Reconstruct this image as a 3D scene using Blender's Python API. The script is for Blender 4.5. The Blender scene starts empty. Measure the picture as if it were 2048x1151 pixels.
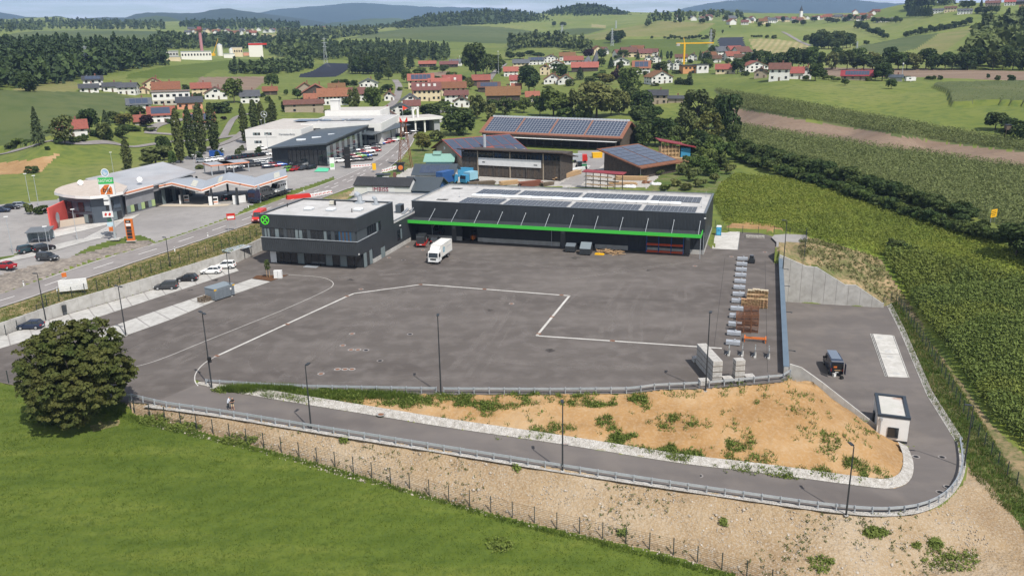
import bpy,math,random
import numpy as np
from mathutils import Vector,Matrix
from mathutils.bvhtree import BVHTree
from mathutils.geometry import delaunay_2d_cdt

scene=bpy.context.scene
COL=scene.collection
random.seed(7)
RNG=np.random.default_rng(7)

# ------------------------------------------------------------------ camera, sky, sun, exposure
F,CX,CY,PIT,ROLL,YAW,CAMH=1646.4,1024.0,575.5,.2919,-.0160,.2938,45.0
fw=np.array([0,math.cos(PIT),-math.sin(PIT)]);_r=np.array([1.,0,0]);_u=np.cross(_r,fw)
RT=_r*math.cos(ROLL)+_u*math.sin(ROLL);UP=-_r*math.sin(ROLL)+_u*math.cos(ROLL)
CAM=np.array([0,0,CAMH])
cd=bpy.data.cameras.new('camera');cam=bpy.data.objects.new('camera',cd);COL.objects.link(cam)
cd.sensor_width=36;cd.lens=F/2048*36;cd.clip_start=1;cd.clip_end=60000
cam.matrix_world=Matrix(((RT[0],UP[0],-fw[0],0),(RT[1],UP[1],-fw[1],0),(RT[2],UP[2],-fw[2],CAMH),(0,0,0,1)))
scene.camera=cam
SUN_EL=math.radians(55);SUN_AZ=math.atan2(.56,-.83)         # azimuth measured from +Y towards +X
world=bpy.data.worlds.new('World');scene.world=world;world.use_nodes=True
wn,wl=world.node_tree.nodes,world.node_tree.links
bg=wn['Background'];sky=wn.new('ShaderNodeTexSky');sky.sky_type='NISHITA';sky.sun_disc=False
sky.sun_elevation=SUN_EL;sky.sun_rotation=SUN_AZ;sky.air_density=1.0;sky.dust_density=.6;sky.altitude=400
wtc=wn.new('ShaderNodeTexCoord');wsep=wn.new('ShaderNodeSeparateXYZ');wl.new(wtc.outputs['Generated'],wsep.inputs[0])
# a deck of fair-weather cloud: direction projected on a plane overhead, so the clouds flatten out towards the horizon
wmax=wn.new('ShaderNodeMath');wmax.operation='MAXIMUM';wl.new(wsep.outputs['Z'],wmax.inputs[0]);wmax.inputs[1].default_value=0.0
wadd=wn.new('ShaderNodeMath');wadd.operation='ADD';wl.new(wmax.outputs[0],wadd.inputs[0]);wadd.inputs[1].default_value=.03
wdiv=wn.new('ShaderNodeVectorMath');wdiv.operation='DIVIDE';wl.new(wtc.outputs['Generated'],wdiv.inputs[0])
wcmb=wn.new('ShaderNodeCombineXYZ')
for k in 'XYZ':wl.new(wadd.outputs[0],wcmb.inputs[k])
wl.new(wcmb.outputs[0],wdiv.inputs[1])
wno=wn.new('ShaderNodeTexNoise');wno.inputs['Scale'].default_value=.42;wno.inputs['Detail'].default_value=9;wno.inputs['Roughness'].default_value=.58
wmp=wn.new('ShaderNodeMapping');wmp.inputs['Scale'].default_value=(1.0,.75,0);wl.new(wdiv.outputs[0],wmp.inputs['Vector']);wl.new(wmp.outputs[0],wno.inputs['Vector'])
wrm=wn.new('ShaderNodeValToRGB');wrm.color_ramp.elements[0].position=.43;wrm.color_ramp.elements[1].position=.60
wl.new(wno.outputs['Fac'],wrm.inputs[0])
wmix=wn.new('ShaderNodeMixRGB');wl.new(wrm.outputs['Color'],wmix.inputs['Fac']);wl.new(sky.outputs[0],wmix.inputs[1]);wmix.inputs[2].default_value=(9.6,9.9,10.4,1)
wl.new(wmix.outputs[0],bg.inputs['Color']);bg.inputs['Strength'].default_value=.088
sd=bpy.data.lights.new('sun','SUN');sd.energy=4.7;sd.angle=math.radians(.5);sd.color=(1,.95,.88)
sun=bpy.data.objects.new('sun',sd);COL.objects.link(sun)
sun.rotation_euler=(math.pi/2-SUN_EL,0,math.pi-SUN_AZ)
vs=scene.view_settings;vs.view_transform='Standard';vs.look='None';vs.exposure=0.22;vs.gamma=1;vs.use_curve_mapping=False
scene.cycles.use_denoising=True;scene.cycles.max_bounces=5;scene.cycles.diffuse_bounces=2;scene.cycles.glossy_bounces=3
scene.cycles.transmission_bounces=3;scene.cycles.transparent_max_bounces=8;scene.cycles.volume_bounces=0
scene.cycles.caustics_reflective=False;scene.cycles.caustics_refractive=False

# ------------------------------------------------------------------ projection helpers (photo pixel <-> place)
def ray(x,y):return RT*(x-CX)/F-UP*(y-CY)/F+fw
def G(x,y,z=0.0):                      # the point of height z seen at photo pixel (x, y)
    d=ray(x,y);return CAM+d*((z-CAMH)/d[2])
def at_dist(x,y,dist):                 # the point at horizontal distance dist seen at pixel (x, y)
    d=ray(x,y);return CAM+d*(dist/math.hypot(d[0],d[1]))
def PX(w):
    d=np.asarray(w,float)-CAM;k=d@fw
    return np.stack([CX+F*(d@RT)/k,CY-F*(d@UP)/k],-1)

# ------------------------------------------------------------------ materials
MATS={}
def mat(name,c,rough=.85,c2=None,scale=1.0,c3=None,metal=0.0,bump=0.0,bscale=None,detail=4,lo=.35,hi=.65,stretch=None,
        fine=None,fscale=30,famt=.25,spec=.3,obj_coord=False,emis=None,rnd=0.0,trans=0.0,wave=None):
    """Principled with a two/three tone noise colour, optional fine grain, per-object variation, bump and stripes."""
    if name in MATS:return MATS[name]
    m=bpy.data.materials.new(name);m.use_nodes=True;N,L=m.node_tree.nodes,m.node_tree.links
    b=N['Principled BSDF'];b.inputs['Roughness'].default_value=rough;b.inputs['Metallic'].default_value=metal
    b.inputs['Specular IOR Level'].default_value=spec
    def rgb(v):return(*v,1)
    src=None
    geo=N.new('ShaderNodeTexCoord')if obj_coord else N.new('ShaderNodeNewGeometry')
    co=geo.outputs['Object']if obj_coord else geo.outputs['Position']
    if stretch:
        mp=N.new('ShaderNodeMapping');mp.inputs['Rotation'].default_value=(0,0,stretch[0]);mp.inputs['Scale'].default_value=(stretch[1],stretch[2],1)
        L.new(co,mp.inputs['Vector']);sco=mp.outputs[0]
    else:sco=co
    if c2 is not None:
        no=N.new('ShaderNodeTexNoise');no.inputs['Scale'].default_value=scale;no.inputs['Detail'].default_value=detail;no.inputs['Roughness'].default_value=.6
        L.new(sco,no.inputs['Vector'])
        rp=N.new('ShaderNodeValToRGB');e=rp.color_ramp.elements
        e[0].position=lo;e[0].color=rgb(c);e[1].position=hi;e[1].color=rgb(c2)
        if c3 is not None:
            e[1].position=(lo+hi)/2;x=e.new(hi);x.color=rgb(c3)
        L.new(no.outputs['Fac'],rp.inputs[0]);src=rp.outputs[0]
    if fine is not None:
        n2=N.new('ShaderNodeTexNoise');n2.inputs['Scale'].default_value=fscale;n2.inputs['Detail'].default_value=3;L.new(co,n2.inputs['Vector'])
        r2=N.new('ShaderNodeMapRange');r2.inputs['From Min'].default_value=.45;r2.inputs['From Max'].default_value=.68;r2.inputs['To Max'].default_value=famt
        L.new(n2.outputs['Fac'],r2.inputs[0])
        mx=N.new('ShaderNodeMixRGB');L.new(r2.outputs[0],mx.inputs[0])
        if src:L.new(src,mx.inputs[1])
        else:mx.inputs[1].default_value=rgb(c)
        mx.inputs[2].default_value=rgb(fine);src=mx.outputs[0]
    if wave:                                # (angle, scale, colour, amount)
        mp=N.new('ShaderNodeMapping');mp.inputs['Rotation'].default_value=(0,0,wave[0]);L.new(co,mp.inputs['Vector'])
        wv=N.new('ShaderNodeTexWave');wv.inputs['Scale'].default_value=wave[1];wv.inputs['Distortion'].default_value=1.2;wv.inputs['Detail'].default_value=2
        L.new(mp.outputs[0],wv.inputs['Vector'])
        ml=N.new('ShaderNodeMath');ml.operation='MULTIPLY';L.new(wv.outputs['Fac'],ml.inputs[0]);ml.inputs[1].default_value=wave[3]
        mx=N.new('ShaderNodeMixRGB');L.new(ml.outputs[0],mx.inputs[0])
        if src:L.new(src,mx.inputs[1])
        else:mx.inputs[1].default_value=rgb(c)
        mx.inputs[2].default_value=rgb(wave[2]);src=mx.outputs[0]
    if rnd:
        oi=N.new('ShaderNodeObjectInfo');hs=N.new('ShaderNodeHueSaturation');mr=N.new('ShaderNodeMapRange')
        mr.inputs['To Min'].default_value=1-rnd;mr.inputs['To Max'].default_value=1+rnd
        L.new(oi.outputs['Random'],mr.inputs[0]);L.new(mr.outputs[0],hs.inputs['Value'])
        mh=N.new('ShaderNodeMath');mh.operation='MULTIPLY_ADD';L.new(oi.outputs['Random'],mh.inputs[0]);mh.inputs[1].default_value=-.05*min(1,rnd*4);mh.inputs[2].default_value=.5+.025*min(1,rnd*4)
        L.new(mh.outputs[0],hs.inputs['Hue'])
        if src:L.new(src,hs.inputs['Color'])
        else:hs.inputs['Color'].default_value=rgb(c)
        src=hs.outputs[0]
    if src:L.new(src,b.inputs['Base Color'])
    else:b.inputs['Base Color'].default_value=rgb(c)
    if bump:
        n3=N.new('ShaderNodeTexNoise');n3.inputs['Scale'].default_value=bscale or scale*4;n3.inputs['Detail'].default_value=4;L.new(co,n3.inputs['Vector'])
        bp=N.new('ShaderNodeBump');bp.inputs['Strength'].default_value=min(1,bump);bp.inputs['Distance'].default_value=max(.05,bump*.3)
        L.new(n3.outputs['Fac'],bp.inputs['Height']);L.new(bp.outputs[0],b.inputs['Normal'])
    if emis:
        b.inputs['Emission Color'].default_value=rgb(c);b.inputs['Emission Strength'].default_value=emis
    if trans:
        out=N['Material Output'];tr=N.new('ShaderNodeBsdfTranslucent');ms=N.new('ShaderNodeMixShader');ms.inputs[0].default_value=trans
        if src:L.new(src,tr.inputs['Color'])
        else:tr.inputs['Color'].default_value=rgb(c)
        L.new(b.outputs[0],ms.inputs[1]);L.new(tr.outputs[0],ms.inputs[2]);L.new(ms.outputs[0],out.inputs['Surface'])
    MATS[name]=m;return m

# ------------------------------------------------------------------ mesh builder
class MB:
    def __init__(self):self.v,self.f,self.m=[],[],[]
    def add(self,vs,fs,mi=0):
        o=len(self.v);self.v+=[tuple(map(float,p))for p in vs];self.f+=[tuple(i+o for i in f)for f in fs];self.m+=[mi]*len(fs);return self
    def box(self,c,s,rz=0.0,mi=0,taper=1.0,ry=0.0,rx=0.0):
        hx,hy,hz=s[0]/2,s[1]/2,s[2]/2
        M=Matrix.Rotation(rz,3,'Z')@Matrix.Rotation(ry,3,'Y')@Matrix.Rotation(rx,3,'X')
        vs=[]
        for z,t in((-hz,1),(hz,taper)):
            for x,y in((-hx,-hy),(hx,-hy),(hx,hy),(-hx,hy)):
                p=M@Vector((x*t,y*t,z));vs.append((p.x+c[0],p.y+c[1],p.z+c[2]))
        return self.add(vs,[(3,2,1,0),(4,5,6,7),(0,1,5,4),(1,2,6,5),(2,3,7,6),(3,0,4,7)],mi)
    def quad(self,a,b,c,d,mi=0):return self.add([a,b,c,d],[(0,1,2,3)],mi)
    def prism(self,poly,z0,z1,mi=0,mi_top=None):          # poly: CCW (x, y)
        n=len(poly)
        vs=[(x,y,z0)for x,y in poly]+[(x,y,z1)for x,y in poly]
        self.add(vs,[tuple(range(n-1,-1,-1))]+[(i,(i+1)%n,n+(i+1)%n,n+i)for i in range(n)],mi)
        return self.add([(x,y,z1)for x,y in poly],[tuple(range(n))],mi if mi_top is None else mi_top)
    def extrude(self,prof,axis,a0,a1,mi=0):               # closed profile of 2D points pushed along x or y
        n=len(prof)
        f=(lambda p,a:(a,p[0],p[1]))if axis=='x' else(lambda p,a:(p[0],a,p[1]))
        vs=[f(p,a0)for p in prof]+[f(p,a1)for p in prof]
        return self.add(vs,[tuple(range(n)),tuple(range(2*n-1,n-1,-1))]+[(i,n+i,n+(i+1)%n,(i+1)%n)for i in range(n)],mi)
    def tube(self,a,b,r0,r1=None,n=6,mi=0,cap=True):
        a,b=Vector(a),Vector(b);r1=r0 if r1 is None else r1
        d=(b-a).normalized();s=d.orthogonal().normalized();t=d.cross(s)
        vs=[a+(s*math.cos(k*2*math.pi/n)+t*math.sin(k*2*math.pi/n))*r0 for k in range(n)]
        vs+=[b+(s*math.cos(k*2*math.pi/n)+t*math.sin(k*2*math.pi/n))*r1 for k in range(n)]
        fs=[(k,(k+1)%n,n+(k+1)%n,n+k)for k in range(n)]
        if cap:fs+=[tuple(range(n-1,-1,-1)),tuple(range(n,2*n))]
        return self.add(vs,fs,mi)
    def mesh(self,name,mats,smooth=False):
        me=bpy.data.meshes.new(name);me.from_pydata(self.v,[],self.f)
        for m in(mats if isinstance(mats,(list,tuple))else[mats]):me.materials.append(m)
        me.polygons.foreach_set('material_index',self.m)
        if smooth:me.polygons.foreach_set('use_smooth',[True]*len(self.f))
        me.update();return me
    def build(self,name,mats,parent=None,smooth=False,**kw):
        return link(name,self.mesh(name,mats,smooth),parent,**kw)

def link(name,me,parent=None,loc=None,rz=None,**props):
    o=bpy.data.objects.new(name,me);COL.objects.link(o)
    if parent is not None:o.parent=parent
    if loc is not None:o.location=tuple(float(v)for v in loc)
    if rz is not None:o.rotation_euler=(0,0,rz)
    for k,v in props.items():o[k]=v
    return o
def thing(name,label,cat,loc=(0,0,0),rz=0.0,group=None):
    o=link(name,None,None,loc,rz,label=label,category=cat)
    if group:o['group']=group
    return o
def tag(o,label,cat,group=None):
    o['label']=label;o['category']=cat
    if group:o['group']=group
    return o
def copy_tree(root,loc=None,rz=None,label=None,group=None,scale=None):
    r=root.copy();COL.objects.link(r)
    if loc is not None:r.location=tuple(float(v)for v in loc)
    if rz is not None:r.rotation_euler=(0,0,rz)
    if scale is not None:r.scale=(scale,)*3 if isinstance(scale,(int,float))else scale
    if label:r['label']=label
    if group:r['group']=group
    for ch in list(root.children):
        c=ch.copy();COL.objects.link(c);c.parent=r
        for g in ch.children:
            d=g.copy();COL.objects.link(d);d.parent=c
    return r
ORD=['first','second','third','fourth','fifth','sixth','seventh','eighth','ninth','tenth','eleventh','twelfth','thirteenth','fourteenth','fifteenth','sixteenth','seventeenth','eighteenth','nineteenth','twentieth']
def nth(i):
    if i<20:return ORD[i]
    t=['twenty','thirty','forty','fifty','sixty'][(i+1)//10-2]
    return{'twenty':'twentieth','thirty':'thirtieth','forty':'fortieth','fifty':'fiftieth','sixty':'sixtieth'}[t]if(i+1)%10==0 else t+'-'+ORD[(i+1)%10-1]

# ------------------------------------------------------------------ noise
def vnoise(x,y,seed=0):
    xi,yi=np.floor(x).astype(np.int64),np.floor(y).astype(np.int64);fx,fy=x-xi,y-yi
    fx=fx*fx*(3-2*fx);fy=fy*fy*(3-2*fy)
    def h(a,b):
        n=(a*374761393+b*668265263+seed*974711)&0x7fffffff
        n=((n^(n >> 13))*1274126177)&0x7fffffff
        return((n^(n >> 16))&0xffff)/65535.0
    return(h(xi,yi)*(1-fx)+h(xi+1,yi)*fx)*(1-fy)+(h(xi,yi+1)*(1-fx)+h(xi+1,yi+1)*fx)*fy
def fbm(x,y,oct=3,seed=0):
    s,a,t=0,1.0,0
    for o in range(oct):
        s=s+a*(vnoise(x*2**o,y*2**o,seed+o)-.5);t+=a;a*=.5
    return s/t
# ------------------------------------------------------------------ terrain heights
LOW=-8.0                                # level of the lower yard
far=[]                                  # (X, Y, Z)
def fd(x,y,d):far.append(at_dist(x,y,d))
def fz(x,y,z):far.append(G(x,y,z))
for p in((-300,420,3.5),(0,430,3.5),(200,460,3.3),(0,340,3),(0,307,3),(-300,310,3),(256,290,4),(150,330,3.2),(256,360,3.6),(400,380,3.6),
          (512,310,4),(500,420,3.5),(600,330,4),(600,380,3.6),(700,345,3.5),(760,300,3.6),(830,262,4),(420,270,4.2),(640,270,4),
          (800,380,2.6),(950,380,2.4),(900,330,3),(1050,340,3),(1180,360,2.8),(1000,270,3.2),(1200,300,3),(1150,250,3.5),(1330,330,3.2),
          (1330,380,2.6),(1425,385,2),(1450,350,3.2),(1440,300,4),(1480,240,5.5),(1500,420,1.8),(1600,445,1),(1560,380,3),(1700,400,3.5),(1700,350,4.5),(1750,470,0),
          (1850,440,2.6),(1850,480,0),(2048,510,1.5),(2048,480,3),(2048,400,4),(2048,560,-1.5),(2048,640,-4),(2300,760,-6),(2300,560,1),(2300,470,3.5),(2300,400,4.5),
          (1600,300,5),(1700,270,5.5),(1850,300,5),(2048,320,5),(2300,340,5),(-300,660,1.5),(-300,560,3),(-600,400,3.5),(0,560,3),(150,510,3.4)):fz(*p)
for p in((0,200,480),(100,187,520),(-250,200,480),(200,262,400),(100,285,370),(-250,290,370),(0,170,600),(-300,160,640),(0,118,900),(-300,110,900),(100,88,1200),(100,74,1500),(-300,75,1500),(0,60,2200),(-300,55,2300),(100,36,3600),(-300,30,3600),(60,52,2800),
          (330,215,500),(300,175,600),(300,140,750),(420,125,880),(440,114,1300),(250,66,1800),(250,80,1450),(350,88,1250),(256,48,3000),(380,45,3400),
          (470,240,430),(620,230,448),(530,165,700),(620,148,830),(560,120,950),(512,110,1300),(560,78,1700),(480,62,2300),(500,45,3000),(640,62,2200),
          (770,225,470),(870,185,550),(800,150,740),(850,145,760),(740,146,780),(680,112,1050),(780,108,1100),(850,118,950),(850,74,1550),(900,56,1900),(1000,48,2150),(950,60,1800),(1000,34,2500),
          (1000,185,610),(1000,150,700),(1080,135,800),(1100,105,1050),(1020,90,1350),(1060,68,1750),(1130,40,2200),(1150,18,2500),(1230,30,2400),(1120,62,1700),(1150,92,1150),(1200,48,2000),
          (1330,208,470),(1310,160,590),(1380,132,760),(1250,112,880),(1290,100,960),(1290,78,1230),(1240,62,1400),(1330,43,1500),(1430,48,1400),(1400,70,1250),(1400,24,3000),(1450,95,1000),(1500,75,1120),(1500,46,1420),
          (1560,155,530),(1700,165,515),(1800,155,560),(1536,195,440),(1600,215,400),(1800,250,340),(1900,200,430),(2048,215,400),(2048,165,540),(2300,165,540),(2300,220,390),(1800,140,640),(2048,144,620),(2300,144,620),
          (1650,138,700),(1700,124,760),(1560,108,860),(1800,118,760),(1600,84,1080),(1750,88,1020),(1850,100,880),(1870,68,1120),(1940,58,1150),(1750,62,1300),(1680,74,1200),(1600,50,1700),(1560,46,1750),(1700,42,1650),(1800,40,1480),(1900,28,1300),(2000,22,1300),(2048,34,1180),
          (1850,8,1650),(1800,12,1700),(1980,8,1500),(2300,10,1400),(2300,60,950),(1960,120,700),(2020,128,690),(2000,88,880),(2048,70,960),(2300,120,720)):fd(*p)
for a in range(-42,43,6):               # far country behind: valley, then the low range
    X,Y=math.sin(math.radians(a)),math.cos(math.radians(a))
    far.append((X*4200,Y*4200,60));far.append((X*5600,Y*5600,40));far.append((X*30,Y*30,-12))
far=np.array(far)
def uv(X,Y): 
    d=np.hypot(X,Y)+1e-6;return np.stack([np.arctan2(X,Y)*2.2,np.log(d)],-1)
fu=uv(far[:,0],far[:,1]);n=NFAR=len(fu)
Dm=np.linalg.norm(fu[:,None]-fu[None],axis=-1)
A=np.zeros((n+3,n+3));A[:n,:n]=np.sqrt(Dm**2+1e-4)+np.eye(n)*-2e-3;A[:n,n]=1;A[:n,n+1:]=fu;A[n,:n]=1;A[n+1:,:n]=fu.T
RBW=np.linalg.solve(A,np.r_[far[:,2],0,0,0])
def rbf(X,Y):
    X,Y=np.atleast_1d(X).astype(float),np.atleast_1d(Y).astype(float);out=np.empty(len(X));q=uv(X,Y)
    for i in range(0,len(X),20000):
        c=q[i:i+20000]
        out[i:i+20000]=np.sqrt(((c[:,None]-fu[None])**2).sum(-1)+1e-4)@RBW[:NFAR]+RBW[NFAR]+c@RBW[NFAR+1:]
    return out
# near ground: breaklines, given as photo pixels with their height
BL=[]
def bl(*pts):BL.append([G(*p)for p in pts])
def rz_(*pts):                            # outer boundary: heights from the far surface
    o=[]
    for x,y in pts:
        z=0.
        for _ in range(6):
            p=G(x,y,z);z=float(rbf(p[0],p[1])[0])
        o.append(np.array([p[0],p[1],z]))
    return o
bar_a,bar_b=G(1567,748)[:2],G(1556.5,504)[:2];bar_d=(bar_b-bar_a)/np.linalg.norm(bar_b-bar_a);bar_n=np.array([bar_d[1],-bar_d[0]])
bw_a,bw_b=G(1572,603,LOW)[:2],G(1765,615,LOW)[:2];bw_d=(bw_b-bw_a)/np.linalg.norm(bw_b-bw_a);bw_n=np.array([-bw_d[1],bw_d[0]])
s_=np.linalg.solve(np.array([bar_d,-bw_d]).T,bw_a-bar_a);CORNER=bar_a+bar_d*s_[0]          # where the back wall meets the barrier wall
def wall_pt(x,y):                        # a pixel on the face of the back wall -> (xy, z)
    d=ray(x,y);M2=np.array([[d[0],-bw_d[0]],[d[1],-bw_d[1]]]);t=np.linalg.solve(M2,bw_a)[0]
    p=CAM+d*t;return p
back_top=[wall_pt(*p)for p in((1564,510),(1612,533),(1634,535),(1690,570),(1712,571),(1765,607))]
p0=back_top[0].copy();back_top[0]=np.array([CORNER[0],CORNER[1],p0[2]])
lw=[G(1580,727,.9),G(1594,728,.9),G(1640,760,-.9),G(1700,807,-3.8),G(1756,851,-6.4)]    # top of the lower parapet wall
OUT=rz_((-900,1500),(-900,850),(-300,660),(0,577),(34,574),(182,519),(313,485),(480,425),(600,385),(780,372),(1000,372),(1425,384),(1600,440),(1750,468),(1900,505),(2048,580),(2300,720),(2900,1000),(2900,1600))
for i,(p,z)in enumerate(zip(OUT,[None]*len(OUT))):pass
OUT[0][2]=-5.;OUT[-1][2]=-12
BL.append(OUT+[OUT[0]])
bl((-300,715,0),(0,763,0),(80,779,0),(200,797,0),(250,803,0),(300,808,-.05),(450,829,-.25),(622,858,-.5),(850,895,-1.2),(1125,940,-2.3),(1400,983,-3.8),(1692,1026,-5.6),(1800,1030,-6.3),(1880,1012,-6.9),(1922,972,-7.3),(1935,930,-7.6),(1915,885,-7.9))
bl((394,770,-.02),(480,786,-.15),(600,806,-.4),(757,831,-.9),(880,851,-1.3),(1125,887,-2.3),(1365,926,-3.6),(1500,941,-4.4),(1750,974,-6.0),(1790,976,-6.4),(1822,960,-7),(1826,925,-7.5),(1815,893,-7.9),(1790,884,-7.9))
bl((388,760,0),(440,777,0),(620,784,0),(880,790,0),(1100,789,0),(1265,787,0),(1320,780,0),(1411,778,0),(1575,762,0),(1582,757,-.1))
# sand bank against the lower parapet, and the lower yard side half a metre away
o=np.array([bw_n[0],bw_n[1]])
def off(p,q,k):
    d=(q-p)[:2];d=d/np.linalg.norm(d);return np.array([d[1],-d[0]])*k
sand,yardside=[],[]
for i,p in enumerate(lw):
    q=lw[min(i+1,4)];p_=lw[max(i-1,0)];nn=off(p_,q,1.0)
    sand.append(np.array([*(p[:2]+nn*.25),p[2]-.75-.1*(i==0)]));yardside.append(np.array([*(p[:2]-nn*.35),LOW]))
BL.append(sand);BL.append(yardside+[G(1766,862,LOW)])
bar0=np.array([*(bar_a+bar_n*.75),LOW]);bar1=np.array([*(CORNER+bar_n*.75-bw_n*.0),LOW])
yardside0=np.array([*(lw[0][:2]+np.array([.6,.8])),LOW])
BL.append([yardside[0],bar0,np.array([*(bar1[:2]+bw_n*.6),LOW]),np.array([*(G(1765,615,LOW)[:2]+bw_n*.6),LOW])])
BL.append([np.array([*(bar_a-bar_n*.1),0]),np.array([*(CORNER-bar_n*.1),0]),np.array([*(bar_b-bar_n*.1),0]),G(1555,487),G(1545,472),G(1520,466),G(1480,464)])
bt2=[np.array([*(p[:2]+bw_n*1.2),p[2]-.15])for p in back_top];BL.append(bt2)
bl((1775,611,LOW),(1800,660,LOW),(1855,790,LOW),(1915,885,-7.9))
bl((1790,600,LOW+.5),(1848,690,LOW+.6),(1890,760,LOW+.6),(1940,850,LOW+.5),(1995,930,LOW),(2048,990,LOW-.2),(2300,1330,LOW-2))
bl((1830,640,LOW+.9),(1900,735,LOW+.9),(2000,860,LOW+.8),(2048,905,LOW+.6),(2300,1130,LOW))
BL.append([np.array([*(p[:2]+bw_n*5),p[2]+.9])for p in back_top]);BL.append([np.array([*(p[:2]+bw_n*13),z])for p,z in zip(back_top,(2.1,1.9,1.8,.3,-.4,-3.4))])
bl((1560,455,.6),(1470,450,.4))
bl((1900,600,-3.5),(2048,760,-5.5),(2300,900,-7))
# fence line at the foot of the rubble slope and the mown meadow
fence_px=[(60,775,0),(270,826,-.8),(350,848,-1.3),(500,888,-2.2),(600,914,-2.8),(700,942,-3.4),(800,972,-4.0),(900,1003,-4.6),(1046,1040,-5.4),(1144,1063,-6),(1330,1105,-7),(1480,1150,-8),(1700,1230,-9.5)]
bl(*fence_px)
bl((-300,790,-.4),(60,790,-.3),(200,850,-1.2));bl((0,1000,-3),(500,1080,-4.8),(1000,1151,-7));bl((1900,1100,-9.5),(2048,1100,-9.8))
# left: foot and head of the parking wall, bank, near edge of the main road
pw_foot=[(-300,745,0),(0,671,0),(122,631,0),(227,601,0),(310,577,0),(400,549,0),(470,527,0),(524,501,0),(640,462,0)]
PWF=[G(*p)for p in pw_foot]
PWT=[]
for i,p in enumerate(PWF):
    d=PWF[min(i+1,8)]-PWF[max(i-1,0)];nn=np.array([-d[1],d[0]])/np.hypot(d[0],d[1])
    PWT.append(np.array([p[0]+nn[0]*.95,p[1]+nn[1]*.95,(1.3,1.7,2.0,2.1,2.2,2.3,2.4,2.5,2.6)[i]]))
BL.append(PWT);BL.append([np.array([p[0]+(q[0]-p[0])*.42,p[1]+(q[1]-p[1])*.42,0.])for p,q in zip(PWF,PWT)])
bl((-300,700,1.9),(0,617,2.4),(130,572,2.6),(260,528,2.8),(400,482,3.0),(500,448,3.1),(600,412,3.2),(700,378,3.3))
bl((-300,668,1.9),(0,590,2.4),(40,576,2.5),(182,524,2.8),(313,488,3.0),(480,430,3.2),(600,388,3.3))
bl((770,470,0),(820,480,0),(955,470,0),(1110,480,0),(1420,500,0),(1420,470,.2))
pts2,zs,ed=[],[],[]
for L_ in BL:
    for k,p in enumerate(L_):
        pts2.append(Vector((float(p[0]),float(p[1]))));zs.append(float(p[2]))
        if k:ed.append((len(pts2)-2,len(pts2)-1))
vo,eo,fo,vmap,_e,_f=delaunay_2d_cdt(pts2,ed,[],0,.02)
zz=[]
for i,v in enumerate(vo):
    src=vmap[i]
    if src:zz.append(zs[src[0]])
    else:                                   # crossing of two breaklines: nearest edge interpolation
        best=min(range(len(pts2)),key=lambda j:(pts2[j]-v).length);zz.append(zs[best])
TP=np.array([[v.x,v.y]for v in vo]);TZ=np.array(zz)
def inpoly(x,y,poly):
    x,y=np.asarray(x,float),np.asarray(y,float);c=np.zeros(x.shape,bool);k=len(poly)
    for i in range(k):
        x0,y0=poly[i][0],poly[i][1];x1,y1=poly[(i+1)%k][0],poly[(i+1)%k][1]
        if y0==y1:continue
        c ^=((y0>y)!=(y1>y))&(x<(x1-x0)*(y-y0)/(y1-y0)+x0)
    return c
OUTXY=[(p[0],p[1])for p in OUT]
def zf(X,Y):
    X,Y=np.atleast_1d(X).astype(float),np.atleast_1d(Y).astype(float)
    Z=np.full(len(X),np.nan);near=inpoly(X,Y,OUTXY)
    idx=np.where(near)[0];xs,ys=X[idx],Y[idx];zn=np.full(len(idx),np.nan)
    for f in fo:
        a,b,c=TP[f[0]],TP[f[1]],TP[f[2]]
        m=np.where((xs>=min(a[0],b[0],c[0])-.01)&(xs<=max(a[0],b[0],c[0])+.01)&(ys>=min(a[1],b[1],c[1])-.01)&(ys<=max(a[1],b[1],c[1])+.01))[0]
        if not len(m):continue
        den=(b[1]-c[1])*(a[0]-c[0])+(c[0]-b[0])*(a[1]-c[1])
        if abs(den)<1e-9:continue
        l1=((b[1]-c[1])*(xs[m]-c[0])+(c[0]-b[0])*(ys[m]-c[1]))/den;l2=((c[1]-a[1])*(xs[m]-c[0])+(a[0]-c[0])*(ys[m]-c[1]))/den
        ok=(l1>-1e-4)&(l2>-1e-4)&(l1+l2<1.0001);mm=m[ok]
        zn[mm]=l1[ok]*TZ[f[0]]+l2[ok]*TZ[f[1]]+(1-l1-l2)[ok]*TZ[f[2]]
    Z[idx]=zn
    r=np.isnan(Z)
    if r.any():
        Z[r]=rbf(X[r],Y[r]);d=np.hypot(X[r],Y[r]);Z[r]+=fbm(X[r]/160,Y[r]/160,3,5)*np.clip((d-450)/900,0,1)*9
    return Z
# ------------------------------------------------------------------ ground materials
m_mfront=mat('mown_grass',(.054,.083,.007),.9,(.078,.108,.011),.16,(.122,.145,.023),bump=.6,bscale=2.2,detail=8,lo=.32,hi=.7,stretch=(.52,.3,2.0),fine=(.034,.062,.007),fscale=1.4,famt=.5,wave=(1.05,.13,(.09,.13,.02),.25))
m_meadow=mat('meadow_grass',(.1,.13,.022),.95,(.132,.158,.03),.012,(.165,.175,.046),bump=.3,bscale=.5,detail=7,fine=(.055,.095,.018),fscale=.25,famt=.6)
m_mlight=mat('hill_grass',(.11,.145,.028),.95,(.15,.178,.04),.006,(.195,.2,.062),detail=7,fine=(.07,.11,.02),fscale=.12,famt=.5,wave=(.9,.03,(.13,.17,.04),.25))
m_rough=mat('rough_grass',(.06,.10,.018),.95,(.1,.13,.03),.2,(.17,.155,.07),bump=.6,bscale=1.8,detail=7,fine=(.045,.075,.012),fscale=2.0,famt=.7)
m_corn=mat('maize_tops',(.05,.07,.018),.95,(.072,.094,.026),.02,(.095,.11,.038),bump=1,bscale=1.1,detail=8,fine=(.13,.125,.06),fscale=1.6,famt=.55)
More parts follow.
